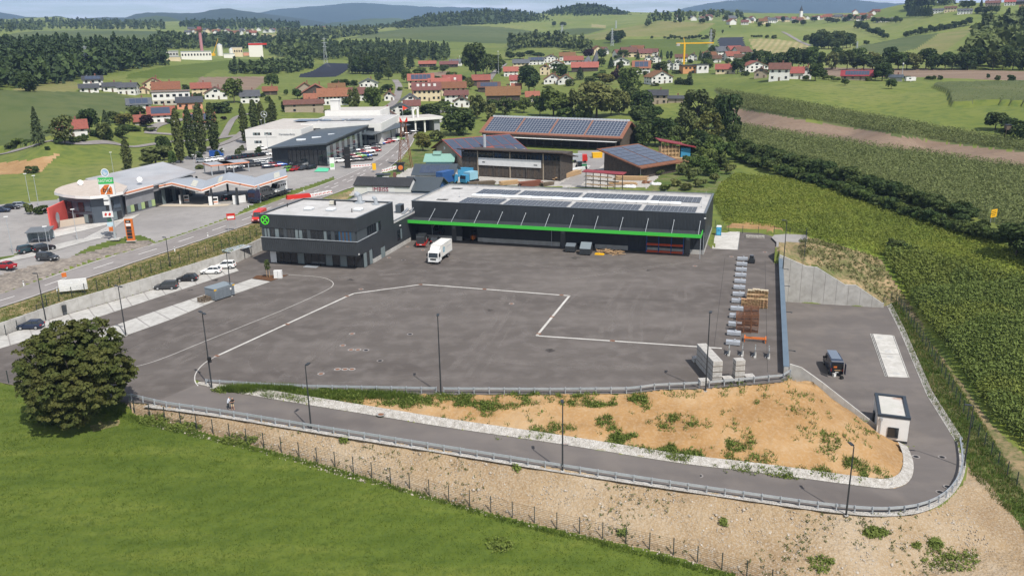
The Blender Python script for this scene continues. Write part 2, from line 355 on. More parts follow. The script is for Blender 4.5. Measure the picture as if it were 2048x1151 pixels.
m_cornf=mat('far_maize',(.055,.078,.022),.95,(.072,.094,.028),.006,(.092,.11,.036),detail=7,fine=(.04,.07,.018),fscale=.1,famt=.5)
m_young=mat('young_maize_ground',(.085,.125,.016),.95,(.15,.19,.024),.05,(.23,.235,.045),bump=.8,bscale=1.2,detail=7,fine=(.05,.09,.01),fscale=.9,famt=.5)
m_soil=mat('tilled_soil',(.17,.118,.083),.95,(.2,.142,.1),.03,(.225,.165,.12),bump=.4,bscale=1.5,detail=7,stretch=(.35,.25,3.0),fine=(.14,.098,.07),fscale=.6,famt=.5)
m_stub=mat('stubble',(.2,.19,.07),.95,(.3,.25,.12),.02,(.34,.29,.15),detail=6,wave=(.35,.045,(.17,.18,.055),.7))
m_dry=mat('dry_grass',(.13,.15,.04),.95,(.17,.17,.055),.02,(.2,.18,.07),detail=6,fine=(.1,.12,.03),fscale=.3,famt=.5)
m_sand=mat('sandy_loam',(.26,.148,.058),.95,(.335,.2,.085),.1,(.385,.26,.14),bump=.5,bscale=1.6,detail=9,fine=(.42,.33,.23),fscale=2.6,famt=.28)
m_rubble=mat('stony_loam',(.235,.16,.088),.95,(.3,.215,.125),.1,(.345,.265,.175),bump=1,bscale=3.0,detail=9,fine=(.45,.4,.33),fscale=4.5,famt=.42)
m_gab=mat('gabion_stone',(.13,.115,.1),.95,(.2,.17,.145),.5,(.27,.235,.2),bump=1,bscale=2.5,detail=9,fine=(.34,.3,.25),fscale=1.6,famt=.7)
m_grav=mat('pale_gravel',(.36,.335,.3),.95,(.46,.435,.4),1.5,(.55,.53,.5),bump=1,bscale=5,fine=(.28,.26,.23),fscale=7,famt=.8)
m_bank=mat('dry_bank',(.1,.12,.035),.95,(.22,.17,.09),.25,(.4,.28,.16),bump=.6,bscale=1.6,detail=8,lo=.3,hi=.72,fine=(.06,.09,.02),fscale=1.6,famt=.7)
m_asph=mat('yard_asphalt',(.077,.065,.058),.9,(.104,.09,.081),.05,(.148,.13,.118),detail=9,lo=.3,hi=.72,stretch=(.29,.5,1.8),fine=(.19,.168,.155),fscale=.35,famt=.38,bump=.15,bscale=14,wave=(1.86,.5,(.115,.102,.096),.22))
m_asph2=mat('ramp_asphalt',(.105,.092,.086),.9,(.125,.111,.104),.09,(.158,.139,.129),detail=9,lo=.3,hi=.72,stretch=(-.25,.25,1.6),fine=(.19,.165,.145),fscale=.3,famt=.35,bump=.15,bscale=14)
m_road=mat('road_asphalt',(.19,.172,.162),.9,(.225,.205,.195),.08,(.255,.235,.225),detail=8,fine=(.16,.145,.14),fscale=.6,famt=.4)
m_pave=mat('forecourt_paving',(.235,.222,.215),.9,(.275,.26,.25),.05,(.31,.295,.28),detail=9,fine=(.2,.19,.18),fscale=.5,famt=.4)
m_conc=mat('concrete',(.35,.338,.318),.85,(.42,.408,.385),.35,(.48,.466,.442),detail=8,lo=.3,hi=.7,fine=(.27,.255,.23),fscale=1.1,famt=.45)
m_concw=mat('pale_concrete_slab',(.42,.405,.375),.85,(.49,.475,.445),.4,(.55,.535,.505),detail=8,fine=(.33,.31,.28),fscale=1.5,famt=.45)
m_line=mat('white_road_paint',(.62,.6,.57),.8,(.72,.7,.67),1.2)

# ------------------------------------------------------------------ the terrain grid
AZ=np.radians(np.linspace(-47,47,901))
ds=[47.0]
while ds[-1]<6000:
    d=ds[-1];ds.append(d+min(max(.0088*d,.3),2.6*d*d/(F*CAMH))if d<260 else d*1.0088)
DS=np.array(ds);NR,NC=len(DS),len(AZ)
gx=(DS[:,None]*np.sin(AZ)).ravel();gy=(DS[:,None]*np.cos(AZ)).ravel()
gz0=zf(gx,gy)
gp=PX(np.stack([gx,gy,gz0],-1));gpx,gpy=gp[:,0],gp[:,1];gd=np.hypot(gx,gy)
YARD_PX=[(-300,717),(0,764),(80,780),(200,798),(250,803.5),(300,807),(394,768),(388,757),(440,776),(620,783),(880,789),(1100,788),(1265,786),(1320,779),(1411,777),(1567,763),(1577,758),(1567.5,748),(1556.8,504),(1555,487),(1545,472),(1520,466),(1480,464),(1477,499),(1424,497),(1400,470),(1110,462),(860,445),(820,470),(700,465),(640,460),(524,501),(470,527),(400,549),(310,577),(227,601),(122,631),(0,671),(-300,745)]
YARD=[G(x,y)[:2]for x,y in YARD_PX]
LY=[yardside[1],yardside[2],yardside[3],yardside[4],G(1766,862,LOW),G(1815,893,LOW),G(1915,886,LOW),G(1855,790,LOW),G(1800,660,LOW),G(1775,611,LOW),np.array([*(G(1765,612,LOW)[:2]+bw_n*.4),LOW]),np.array([*(CORNER+bar_n*.4+bw_n*.5),LOW]),np.array([*(bar_a+bar_n*.4),LOW]),yardside[0]]
LY=[p[:2]for p in LY]
RO=[(300,807.5,-.05),(450,828,-.25),(622,857,-.5),(850,893.5,-1.2),(1125,938.5,-2.3),(1400,981,-3.8),(1692,1023,-5.6),(1800,1025,-6.3),(1872,1006,-6.9),(1910,970,-7.3),(1921,930,-7.6),(1915,886,-7.98)]
RI=[(394,768,0),(480,787,-.15),(600,807,-.4),(757,832,-.9),(880,853,-1.3),(1125,888,-2.3),(1365,928,-3.6),(1500,942,-4.4),(1750,976,-6.0),(1790,978,-6.4),(1824,962,-7),(1829,925,-7.5),(1815,893,-7.98)]
def resample(pts,n):
    P=np.array(pts,float);s=np.r_[0,np.cumsum(np.linalg.norm(np.diff(P[:,:2],axis=0),axis=1))];t=np.linspace(0,s[-1],n)
    return np.stack([np.interp(t,s,P[:,k])for k in range(P.shape[1])],-1)
def chaikin(pts,it=2):
    P=[np.array(p,float)for p in pts]
    for _ in range(it):
        Q=[P[0]]
        for a,b in zip(P[:-1],P[1:]):Q+=[a*.75+b*.25,a*.25+b*.75]
        P=Q+[P[-1]]
    return P
ROW=resample(chaikin([G(*p)for p in RO]),90);RIW=resample(chaikin([G(*p)for p in RI]),90)
RAMP=[p[:2]for p in ROW]+[p[:2]for p in RIW[::-1]]
APRON=[G(x,y)[:2]for x,y in((1422,499),(1478,501),(1483,462),(1440,459),(1420,462))]
PADP=[G(x,y,.35)[:2]for x,y in((1552,500),(1558,503),(1600,499),(1616,494),(1614,470),(1575,468),(1549,470),(1543,475),(1553,485))]
inside=inpoly(gx,gy,APRON)|inpoly(gx,gy,PADP)|inpoly(gx,gy,YARD)|inpoly(gx,gy,LY)|inpoly(gx,gy,RAMP)
REG=[  # name, material, px polygon, raise, noise, max distance
    ('meadow',m_meadow,None,0,0), 
    ('hill_pasture',m_mlight,[(-400,130),(-400,20),(2500,-120),(2500,135),(1640,138),(1400,142),(1180,118),(1050,84),(900,84),(700,112),(560,118),(330,135),(100,100)],0,0),
    ('maize_hill',m_cornf,[(-400,200),(0,185),(120,187),(230,190),(275,200),(270,225),(200,240),(110,275),(60,292),(0,303),(-400,320)],1.5,.3),
    ('dry_strip',m_dry,[(20,180),(75,168),(140,158),(165,172),(150,184),(100,187)],0,0),
    ('far_maize_field',m_cornf,[(0,70),(70,62),(200,60),(330,63),(368,78),(300,90),(140,88),(0,84)],0,0),
    ('mown_hill',m_mfront,[(255,148),(330,133),(480,118),(560,120),(600,128),(580,138),(430,140),(400,156),(330,158),(250,158)],0,0),
    ('ploughed_patch',m_soil,[(400,154),(531,152.5),(528,165),(512,178),(480,185),(385,180)],0,0),
    ('ploughed_strip',m_soil,[(853,146),(900,141),(893,154),(858,154)],0,0),
    ('bare_hill_field',m_stub,[(520,68),(562,68),(565,88),(535,88)],0,0),
    ('dark_hill_field',m_cornf,[(690,78),(760,64),(870,50),(1000,53),(1130,72),(1100,84),(1000,88),(900,84),(800,78)],0,0),
    ('dark_valley_field',m_cornf,[(1110,60),(1160,56),(1215,58),(1170,70),(1120,72)],0,0),
    ('olive_hill_field',m_dry,[(1162,74),(1248,57),(1318,43),(1431,47),(1402,65),(1390,78),(1331,76),(1251,76),(1180,81)],1,0),
    ('tan_patch',m_stub,[(1183,48),(1212,51),(1212,57),(1182,55)],0,0),
    ('green_hill_meadow',m_mfront,[(1100,93),(1160,80),(1260,77),(1390,79),(1415,84),(1420,112),(1290,112),(1200,105),(1150,100)],0,0),
    ('stubble_field',m_stub,[(1495,77),(1540,77),(1596,83),(1622,91),(1601,105),(1562,109),(1511,113)],0,0),
    ('maize_stripe_hill',m_cornf,[(1706,97),(1800,78),(1877,68),(1831,100),(1797,108),(1770,112),(1724,102)],1.5,0),
    ('mown_stripe_hill',m_dry,[(1831,101),(1877,68),(1943,55),(1943,63),(1875,116),(1859,116)],0,0),
    ('tilled_field',m_soil,[(1640,134.5),(1800,137),(2048,142),(2400,143),(2400,166),(2048,163),(1875,156),(1640,154)],0,0),
    ('far_maize_block',m_corn,[(1864,175),(1880,170),(2048,167),(2400,168),(2400,216),(2048,212),(1979,208),(1903,214),(1896,188)],2.2,.35),
    ('maize_strip',m_corn,[(1425,176),(1536,195),(1692,221),(1797,242),(1927,263),(2048,284),(2400,345),(2400,372),(2100,309),(2031,300),(1927,289),(1797,270),(1666,248),(1536,227),(1478,217),(1440,200)],0,.35),
    ('tilled_strip',m_soil,[(1440,212),(1480,219),(1536,228),(1666,249),(1797,271),(1927,290),(2048,303.5),(2400,365),(2400,400),(2048,333),(1682,280),(1477,248),(1440,240)],0,.1),
    ('maize_field',m_corn,[(1440,244),(1477,248),(1682,280),(2048,333),(2400,400),(2400,640),(2048,468),(1900,418),(1750,366),(1640,328),(1500,296),(1440,280)],0,.4),
    ('young_maize_field',m_young,[(1425,400),(1440,368),(1470,347),(1550,353),(1640,371),(1750,406),(1860,441),(1960,476),(2048,503),(2400,650),(2400,1300),(2048,900),(1990,850),(1900,720),(1840,640),(1790,560),(1755,512),(1640,478),(1560,462),(1450,449)],0,.25),
    ('sand_pit',m_sand,[(-300,330),(0,325),(60,318),(125,302),(110,318),(80,345),(0,352),(-300,355)],0,.8),
    ('storage_yard',m_grav,[(690,395),(720,372),(800,338),(870,318),(960,310),(1150,325),(1210,300),(1330,318),(1350,345),(1300,376),(1180,378),(900,366),(820,385)],0,.05),
    ('verge',m_bank,[(-300,745),(0,671),(122,631),(227,601),(310,577),(400,549),(470,527),(524,501),(640,462),(710,378),(600,410),(500,447),(400,481),(260,527),(130,571),(0,616),(-300,700)],0,.12),
    ('rough_ground',m_rough,[(1290,380),(1335,335),(1380,300),(1440,320),(1470,345),(1440,368),(1425,400),(1400,400)],0,.2),
    ('sand_heap',m_sand,[(1448,458),(1462,450),(1500,445),(1545,452),(1572,462),(1540,466),(1480,461)],0,.1),
    ('bank',m_bank,[(1545,478),(1580,468),(1640,478),(1755,512),(1790,560),(1840,640),(1860,665),(1790,612),(1763,625),(1700,600),(1630,580),(1580,560),(1557,510)],0,.35),
    ('grass_strip',m_rough,[(1775,611),(1790,598),(1840,655),(1900,745),(2000,900),(2048,985),(2400,1400),(2400,1600),(2048,1060),(1990,1000),(1945,950),(1915,885),(1855,790),(1800,660)],0,.3),
    ('dirt_path',m_bank,[(1795,590),(1830,640),(1900,735),(1985,850),(2048,908),(2400,1300),(2400,1400),(2048,985),(2000,900),(1900,745),(1840,655)],0,.15),
    ('forecourt',m_pave,[(-300,600),(-300,432),(0,408),(60,404),(110,398),(160,385),(330,325),(420,312),(470,318),(545,335),(560,350),(640,340),(668,330),(690,335),(671,361),(560,395),(470,430),(400,456),(313,484),(275,468),(200,500),(130,515),(60,532),(0,548)],0,0),
    ('car_lot',m_pave,[(345,326),(405,298),(470,279),(500,264),(600,250),(780,238),(870,233),(888,245),(850,252),(836,262),(805,318),(745,338),(671,361),(560,395),(480,330)],0,0),
    ('gabion_slope',m_gab,[(-300,660),(-300,600),(0,547),(60,531),(130,515),(200,499),(275,468),(313,488),(182,524),(38,577),(0,591),(-300,672)],0,.5),
    ('green_island',m_mfront,[(140,514),(180,492),(232,476),(275,468),(310,480),(240,488),(200,499)],0,.1),
    ('green_island',m_mfront,[(466,432),(500,410),(560,388),(640,362),(668,352),(672,360),(560,396),(480,427)],0,.1),
    ('green_island',m_mfront,[(-200,520),(0,514),(28,508),(44,499),(40,506),(20,518),(0,524),(-200,540)],0,.1),
    ('storage_yard',m_pave,[(1110,372),(1150,350),(1170,335),(1150,325),(1155,300),(1245,298),(1245,310),(1205,330),(1160,372)],0,0),
    ('grass_verge',m_rough,[(735,365),(775,345),(812,320),(838,300),(850,285),(870,305),(850,330),(815,338),(770,365),(720,385)],0,.1),
    ('embankment',m_sand,[(388,758),(440,776),(620,783),(880,789),(1100,788),(1265,786),(1320,779),(1411,777),(1570,760),(1575,730),(1600,735),(1640,760),(1700,808),(1765,858),(1815,893),(1829,925),(1824,962),(1790,978),(1750,976),(1500,942),(1365,928),(1125,888),(880,853),(757,832),(600,807),(480,787)],0,.45),
    ('rubble_slope',m_rubble,[(250,803),(300,807),(450,828),(622,857),(850,893),(1125,938),(1400,981),(1692,1025),(1800,1030),(1880,1012),(1925,970),(1935,930),(1975,960),(2048,1060),(2400,1500),(2400,1700),(1700,1228),(1480,1150),(1330,1105),(1144,1063),(1046,1040),(900,1003),(800,972),(700,942),(600,914),(500,888),(350,848),(270,828)],0,.45),
    ('lower_meadow',m_mfront,[(-400,740),(0,765),(80,781),(200,799),(250,805),(270,828),(350,848),(500,888),(600,914),(700,942),(800,972),(900,1003),(1046,1040),(1144,1063),(1330,1105),(1480,1150),(1700,1228),(1700,2500),(-400,2500)],0,.12),
]
REG.append(('bare_patch',m_bank,[(178,852),(200,842),(245,840),(240,850),(215,858),(190,864)],0,.05))
lab=np.zeros(len(gx),int);jit=(fbm(gx/3,gy/3,3,11))*np.clip(60-gd*.05,6,40)
for i,(nm,mt,poly,up,nz)in enumerate(REG):
    if poly is None:continue
    j=jit*(.12 if nm in('lower_meadow','rubble_slope','young_maize_field','bank','dirt_path','grass_strip','rough_ground','bare_patch')else .0)
    m=inpoly(gpx+j,gpy+j*.7,poly)
    if nm in('meadow','lower_meadow','rubble_slope','embankment','grass_strip','dirt_path'):m &= gd<200
    lab[m]=i
ups=np.array([r[3]for r in REG],float)[lab];nzs=np.array([r[4]for r in REG],float)[lab]
nzs[np.abs(gz0-LOW)<.25]=0
gz1=gz0+nzs*fbm(gx/1.7,gy/1.7,3,3)*1.1*(~inside)
gz1[inside]-=.14
dn={'embankment':1.0,'rubble_slope':1.0}
heap=inpoly(gpx,gpy,REG[[r[0]for r in REG].index('sand_heap')][2]);gz1[heap]+=.5

gzv=gz1+ups*(.85+.3*fbm(gx/5,gy/5,2,8))
ij=(np.arange(NR-1)[:,None]*NC+np.arange(NC-1)).ravel()
quads=np.stack([ij,ij+1,ij+NC+1,ij+NC],-1)
drop=inside[quads].all(1)
qi=drop.copy()
for _ in range(2):                       # keep a two-cell margin under the paved sheets
    g2=qi.reshape(NR-1,NC-1);e=g2.copy();e[1:]&= g2[:-1];e[:-1]&= g2[1:];e[:,1:]&= g2[:,:-1];e[:,:-1]&= g2[:,1:];qi=e.ravel()
qlab=np.array([np.bincount(l,minlength=1).argmax()if l[0]!=l[1]or l[1]!=l[2]else l[0]for l in lab[quads]])
verts_g=np.stack([gx,gy,gz1],-1);verts_v=np.stack([gx,gy,gzv],-1)
def np_mesh(name,V,Q,mats,mi=None,smooth=False):
    me=bpy.data.meshes.new(name);me.vertices.add(len(V));me.vertices.foreach_set('co',np.ascontiguousarray(V,np.float32).ravel())
    k=Q.shape[1];me.loops.add(Q.size);me.loops.foreach_set('vertex_index',np.ascontiguousarray(Q,np.int32).ravel())
    me.polygons.add(len(Q));me.polygons.foreach_set('loop_start',np.arange(0,Q.size,k,dtype=np.int32));me.polygons.foreach_set('loop_total',np.full(len(Q),k,np.int32))
    for m in(mats if isinstance(mats,(list,tuple))else[mats]):me.materials.append(m)
    if mi is not None:me.polygons.foreach_set('material_index',np.ascontiguousarray(mi,np.int32))
    if smooth:me.polygons.foreach_set('use_smooth',np.ones(len(Q),bool))
    me.update(calc_edges=True);return me
for i,r in enumerate(REG):
    sel=quads[(qlab==i)&~qi]
    if not len(sel):continue
    u,inv=np.unique(sel,return_inverse=True)
    link(r[0],np_mesh(r[0],verts_v[u],inv.reshape(-1,4),r[1],smooth=True),kind='structure')
BVH=BVHTree.FromPolygons([tuple(v)for v in verts_g.tolist()],[tuple(q)for q in quads.tolist()])
def gz(x,y):
    h=BVH.ray_cast(Vector((float(x),float(y),3000)),Vector((0,0,-1)))
    return h[0].z if h[0]else float(zf(x,y)[0])
def T(x,y):                             # the ground point seen at photo pixel (x, y)
    d=Vector(ray(x,y));h=BVH.ray_cast(Vector(CAM),d.normalized())
    return np.array(h[0])if h[0]else G(x,min(y,2000))
def Tg(x,y,h=0.0):                     # the same, for something h above ground
    p=T(x,y)
    for _ in range(5):d=ray(x,y);t=(gz(p[0],p[1])+h-CAMH)/d[2];p=CAM+d*t
    return p

# ------------------------------------------------------------------ paved sheets
def sheet(name,xy,z,m,kind='structure',parent=None):
    me=bpy.data.meshes.new(name);xy=[(float(p[0]),float(p[1]))for p in xy]
    v,e,f,*_=delaunay_2d_cdt([Vector(p)for p in xy],[(i,(i+1)%len(xy))for i in range(len(xy))],[],1,1e-4)
    me.from_pydata([(p.x,p.y,z)for p in v],[],f);me.materials.append(m);me.update()
    for p in me.polygons:
        if p.normal.z<0:p.flip()
    o=link(name,me,parent)
    if kind:o['kind']=kind
    return o
def strip(name,Lp,Rp,m,lift=.03,n=60,k=3,drape=True,kind='structure',parent=None):
    A,B=resample(Lp,n),resample(Rp,n);V=[]
    for a,b in zip(A,B):
        for t in np.linspace(0,1,k+1):
            p=a*(1-t)+b*t;V.append((p[0],p[1],(gz(p[0],p[1])if drape else p[2])+lift))
    Q=np.array([(i*(k+1)+j,i*(k+1)+j+1,(i+1)*(k+1)+j+1,(i+1)*(k+1)+j)for i in range(n-1)for j in range(k)])
    V=np.array(V);q=Q[0];nrm=np.cross(V[q[1]]-V[q[0]],V[q[2]]-V[q[0]])
    if nrm[2]<0:Q=Q[:,::-1]
    o=link(name,np_mesh(name,V,Q,m,smooth=True),parent)
    if kind:o['kind']=kind
    return o
def path(name,pts,w,m,lift=.05,n=40,k=2,kind='structure',z=None):      # ribbon of width w along world points
    P=resample(pts,n);d=np.gradient(P[:,:2],axis=0);d/=np.linalg.norm(d,axis=1)[:,None]+1e-9;nn=np.stack([-d[:,1],d[:,0]],-1)*w/2
    L_,R_=P.copy(),P.copy();L_[:,:2]+=nn;R_[:,:2]-=nn
    if z is not None:L_[:,2]=z;R_[:,2]=z
    return strip(name,L_,R_,m,lift,n,k,drape=z is None and P.shape[1]<4,kind=kind)
sheet('yard',YARD,0.0,m_asph);sheet('lower_yard',LY,LOW,m_asph2)
strip('ramp_road',ROW,RIW,m_asph2,.02,90,4,drape=False)
def up(pts,it=0):return[T(*p)for p in pts]
# ------------------------------------------------------------------ far ranges and the air
m_fhill=mat('wooded_hills',(.03,.05,.02),.95,(.045,.07,.028),.004,(.065,.095,.038),detail=9,lo=.3,hi=.7)
m_fhill2=mat('far_wooded_hills',(.018,.03,.016),.95,(.026,.04,.02),.0015,(.04,.056,.03),detail=8,lo=.3,hi=.75)
def hill_range(name,prof,dist,depth,base,m,rough=6,seed=1,n=260,k=12):
    prof=sorted(prof);xs=np.linspace(prof[0][0],prof[-1][0],n);ys=np.interp(xs,[p[0]for p in prof],[p[1]for p in prof])
    V=[]
    for x,y in zip(xs,ys):
        top=at_dist(x,y,dist);a=math.atan2(top[0],top[1]);zt=top[2]
        for j in range(2*k+1):
            t=j/k-1.0;d=dist+depth*t
            s=math.cos(t*math.pi/2)**.8 if abs(t)<1 else 0.0
            V.append((math.sin(a)*d,math.cos(a)*d,base+(zt-base)*s))
    V=np.array(V);K=2*k+1
    lo=(V[:,2]-base)/max(1,(V[:,2].max()-base))
    V[:,2]+=fbm(V[:,0]/(depth*.22),V[:,1]/(depth*.22),4,seed)*rough*np.sqrt(np.clip(lo,0,1))+fbm(V[:,0]/25,V[:,1]/25,2,seed+9)*min(rough,9)*.4
    Q=np.array([(i*K+j,(i+1)*K+j,(i+1)*K+j+1,i*K+j+1)for i in range(n-1)for j in range(K-1)])
    return link(name,np_mesh(name,V,Q,m,smooth=True),kind='structure')
hill_range('mountain',[(440,44),(500,32),(545,22),(600,15),(650,12),(700,7),(730,7),(790,12),(850,16),(930,15),(1000,16),(1050,22),(1120,30),(1200,40)],9500,1900,0,m_fhill2,60,2)
hill_range('mountain',[(1230,36),(1290,30),(1340,24),(1400,12),(1450,4),(1500,0),(1560,-3),(1640,-2),(1700,2),(1760,8),(1820,6),(1900,14),(2000,20),(2150,30)],9500,1900,0,m_fhill2,60,4)
hill_range('mountain',[(-250,14),(-120,20),(0,25),(40,32),(90,38),(130,40)],8500,1700,0,m_fhill2,50,5)
hill_range('hills',[(130,42),(200,38),(250,34),(270,27),(330,23),(385,26),(420,22),(455,18),(500,25),(560,32),(640,46),(700,54)],6200,1200,20,m_fhill2,45,6)
hill_range('hills',[(610,60),(650,48),(700,42),(740,38),(800,40),(850,48)],4800,700,30,m_fhill,30,7)
hill_range('hills',[(1350,32),(1400,24),(1440,20),(1500,24),(1570,30),(1660,42)],6000,900,20,m_fhill2,40,8)
hill_range('hills',[(-260,34),(-100,38),(0,44),(60,37),(110,36),(160,42),(220,52)],3900,500,60,m_fhill,25,9)
hill_range('hills',[(200,56),(260,44),(310,32),(345,36),(380,46),(440,45),(490,38),(530,36),(560,44),(620,56)],3700,480,55,m_fhill,22,10)
WH=[hill_range('wooded_hill',[(735,66),(800,53),(870,38),(950,32),(1000,30),(1060,35),(1100,46),(1135,62)],2350,330,40,m_fhill,14,21,160,9),hill_range('wooded_hill',[(1055,50),(1080,38),(1120,24),(1150,17),(1180,16),(1200,19),(1240,29),(1275,39),(1305,54)],2500,300,40,m_fhill,14,22,140,9)]
hb=MB().box((0,6000,320),(19000,12600,760)).mesh('haze',[])
mh=bpy.data.materials.new('haze');mh.use_nodes=True;hn,hl=mh.node_tree.nodes,mh.node_tree.links
hn.remove(hn['Principled BSDF']);pv=hn.new('ShaderNodeVolumePrincipled');pv.inputs['Color'].default_value=(.42,.63,1.0,1)
pv.inputs['Density'].default_value=8.0e-5;pv.inputs['Anisotropy'].default_value=.0;hl.new(pv.outputs[0],hn['Material Output'].inputs['Volume'])
hb.materials.append(mh);link('haze',hb,kind='stuff')
# ------------------------------------------------------------------ object materials
def paint(name,c,rough=.35,spec=.5,metal=0.0):return mat(name,c,rough,spec=spec,metal=metal)
k_dark=mat('anthracite_steel',(.032,.036,.04),.45,spec=.4)
k_galv=mat('galvanised_steel',(.42,.45,.48),.5,(.5,.53,.56),2.0,metal=.45,spec=.5)
k_glass=mat('dark_glass',(.018,.022,.026),.06,spec=.8)
k_glassb=mat('pale_glass',(.16,.2,.21),.08,spec=.8)
k_tyre=mat('tyre_rubber',(.018,.018,.019),.9)
k_rim=mat('wheel_rim',(.45,.46,.48),.35,metal=.6)
k_white=mat('white_coat',(.72,.72,.71),.5,(.66,.66,.65),.6,spec=.4)
k_black=mat('black_plastic',(.015,.015,.016),.6)
k_red=mat('red_coat',(.5,.03,.02),.4)
k_lampr=mat('red_lens',(.4,.015,.012),.25)
k_lampw=mat('clear_lens',(.7,.72,.74),.15,spec=.8)
k_plate=mat('number_plate',(.75,.75,.73),.5)
k_wood=mat('raw_timber',(.42,.27,.14),.8,(.5,.34,.19),3.0,(.36,.22,.11),stretch=(0,1,8))
k_woodd=mat('weathered_timber',(.11,.085,.062),.9,(.16,.125,.09),2.0,(.08,.062,.045))
k_green=mat('signal_green',(.055,.46,.055),.5)
k_orange=mat('orange_coat',(.62,.17,.03),.5,(.5,.13,.03),3)
k_rust=mat('rusty_steel',(.16,.075,.045),.85,(.23,.11,.06),3)
k_yellow=mat('signal_yellow',(.75,.42,.015),.5)
k_blue=mat('blue_coat',(.026,.085,.25),.45)
k_cyan=mat('light_blue_coat',(.05,.24,.42),.5)
BR=-YAW                                  # heading of the site's long fronts
def rot(x,y,a):return x*math.cos(a)-y*math.sin(a),x*math.sin(a)+y*math.cos(a)
def heading(p,q):return math.atan2(q[1]-p[1],q[0]-p[0])
# ------------------------------------------------------------------ lines, gutters, kerbs
def px_line(name,pts,w,m,z=0.0,lift=.012,n=30):return path(name,[G(x,y,z)for x,y in pts],w,m,lift,n,1,z=z)
gut=[[(430,713),(694.6,592)],[(694.6,592),(707.6,586.6)],[(707.6,586.6),(843,568.4)],[(843,568.4),(880,571),(1140,591.2)],[(1139,591),(1073.5,671)],[(1073,671),(1392,692.6),(1444,696)]]
for g in gut:px_line('drain_gutter',g,.42,m_concw,0,.014,12)
px_line('kerb',chaikin([np.array(p,float)for p in((396,771),(389,762),(390,746),(407,726),(432,712))]),.15,m_concw,0,.016)
px_line('kerb',chaikin([np.array(p,float)for p in((577,549),(645,553.5),(664,561.5),(668,568),(660.7,577),(582.5,613),(478,655),(407,683),(313,722),(262,735),(215,742))]),.13,m_concw,0,.018,70)
grate=MB().box((0,0,.018),(.75,.5,.02)).box((0,0,.03),(.6,.06,.01)).mesh('drain_grate',k_rust)
for x,y in((434,711),(575,648),(694,592),(841,568.6),(969,578),(1123,589.6),(1104,633),(1077.7,667),(1225,681)):
    o=link('drain_grate',grate,None,G(x,y),BR,kind='structure')
mh_=MB()
for k in range(14):
    a,b=2*math.pi*k/14,2*math.pi*(k+1)/14
    mh_.add([(0,0,.022),(.33*math.cos(a),.33*math.sin(a),.022),(.33*math.cos(b),.33*math.sin(b),.022)],[(0,1,2)],0)
    mh_.add([(.33*math.cos(a),.33*math.sin(a),.024),(.52*math.cos(a),.52*math.sin(a),.024),(.52*math.cos(b),.52*math.sin(b),.024),(.33*math.cos(b),.33*math.sin(b),.024)],[(0,1,2,3)],1)
mh_m=mh_.mesh('manhole_cover',[k_rust,m_pave]);mh_d=mh_.mesh('manhole_cover',[k_black,m_road])
for x,y,d in((722,578,0),(704,667,0),(685.5,690.5,0),(702,699,0),(716,699,0),(732,700,1),(675,738,0),(690,738,0),(704,738,0),(642,747,0),(760,721,1),(820,668,1),(1023,607,0),(1390,532,0),(1463,513,0),(1530,504,0),(807,520,1),(815,493,0),(846,500,0),(778,515,0)):
    link('manhole_cover',mh_d if d else mh_m,None,G(x,y),0,kind='structure')
def rampz(x,y):
    p=T(x,y);i=np.argmin(((ROW[:,:2]+RIW[:,:2])/2-p[:2]).__pow__(2).sum(1));t=.5
    return G(x,y,(ROW[i,2]+RIW[i,2])/2)
for x,y in((1832,913),(1884,914),(1895,973),(1880,984),(1398,951)):p=rampz(x,y);link('manhole_cover',mh_d,None,(p[0],p[1],p[2]+.03),0,kind='structure')
for x,y in((762,829),(1130,886),(1775,965)):p=T(x,y);link('gully_ring',mh_m,None,(p[0],p[1],p[2]+.07),0,kind='structure').scale=(1.15,1.15,1)
# gravel edge along the inner side of the ramp
GV=[]
for i,p in enumerate(RIW):
    q=RIW[min(i+1,89)]-RIW[max(i-1,0)];nn=np.array([-q[1],q[0]])/np.hypot(q[0],q[1]);w=1.25*min(1,.3+i/12)
    GV.append([p[0]+nn[0]*w,p[1]+nn[1]*w,p[2]+.1+w*.42])
GA=RIW.copy();GA[:,2]+=.05
strip('gravel_edge',GA,np.array(GV),m_grav,.02,90,3,drape=False)
strip('kerb',RIW+np.array([0,0,.035]),np.array([[a[0]*.86+b[0]*.14,a[1]*.86+b[1]*.14,a[2]+.06]for a,b in zip(RIW,GV)]),m_concw,.03,90,1,drape=False)
GS=[[p[0]+(p[0]-q[0])*.14,p[1]+(p[1]-q[1])*.14,p[2]-.0]for p,q in zip(ROW,RIW)]
strip('shoulder',ROW+np.array([0,0,.01]),np.array(GS),m_grav,.03,90,2,drape=False)
ke=[G(1775,611,LOW),G(1800,660,LOW),G(1855,790,LOW),G(1915,886,LOW)];kk=resample(ke,30)
strip('gravel_edge',kk,kk+np.array([.9,.35,.35]),m_grav,.05,30,2,drape=False)
path('kerb',[p[:3]for p in ke],.2,m_concw,.03,30,1,z=LOW)
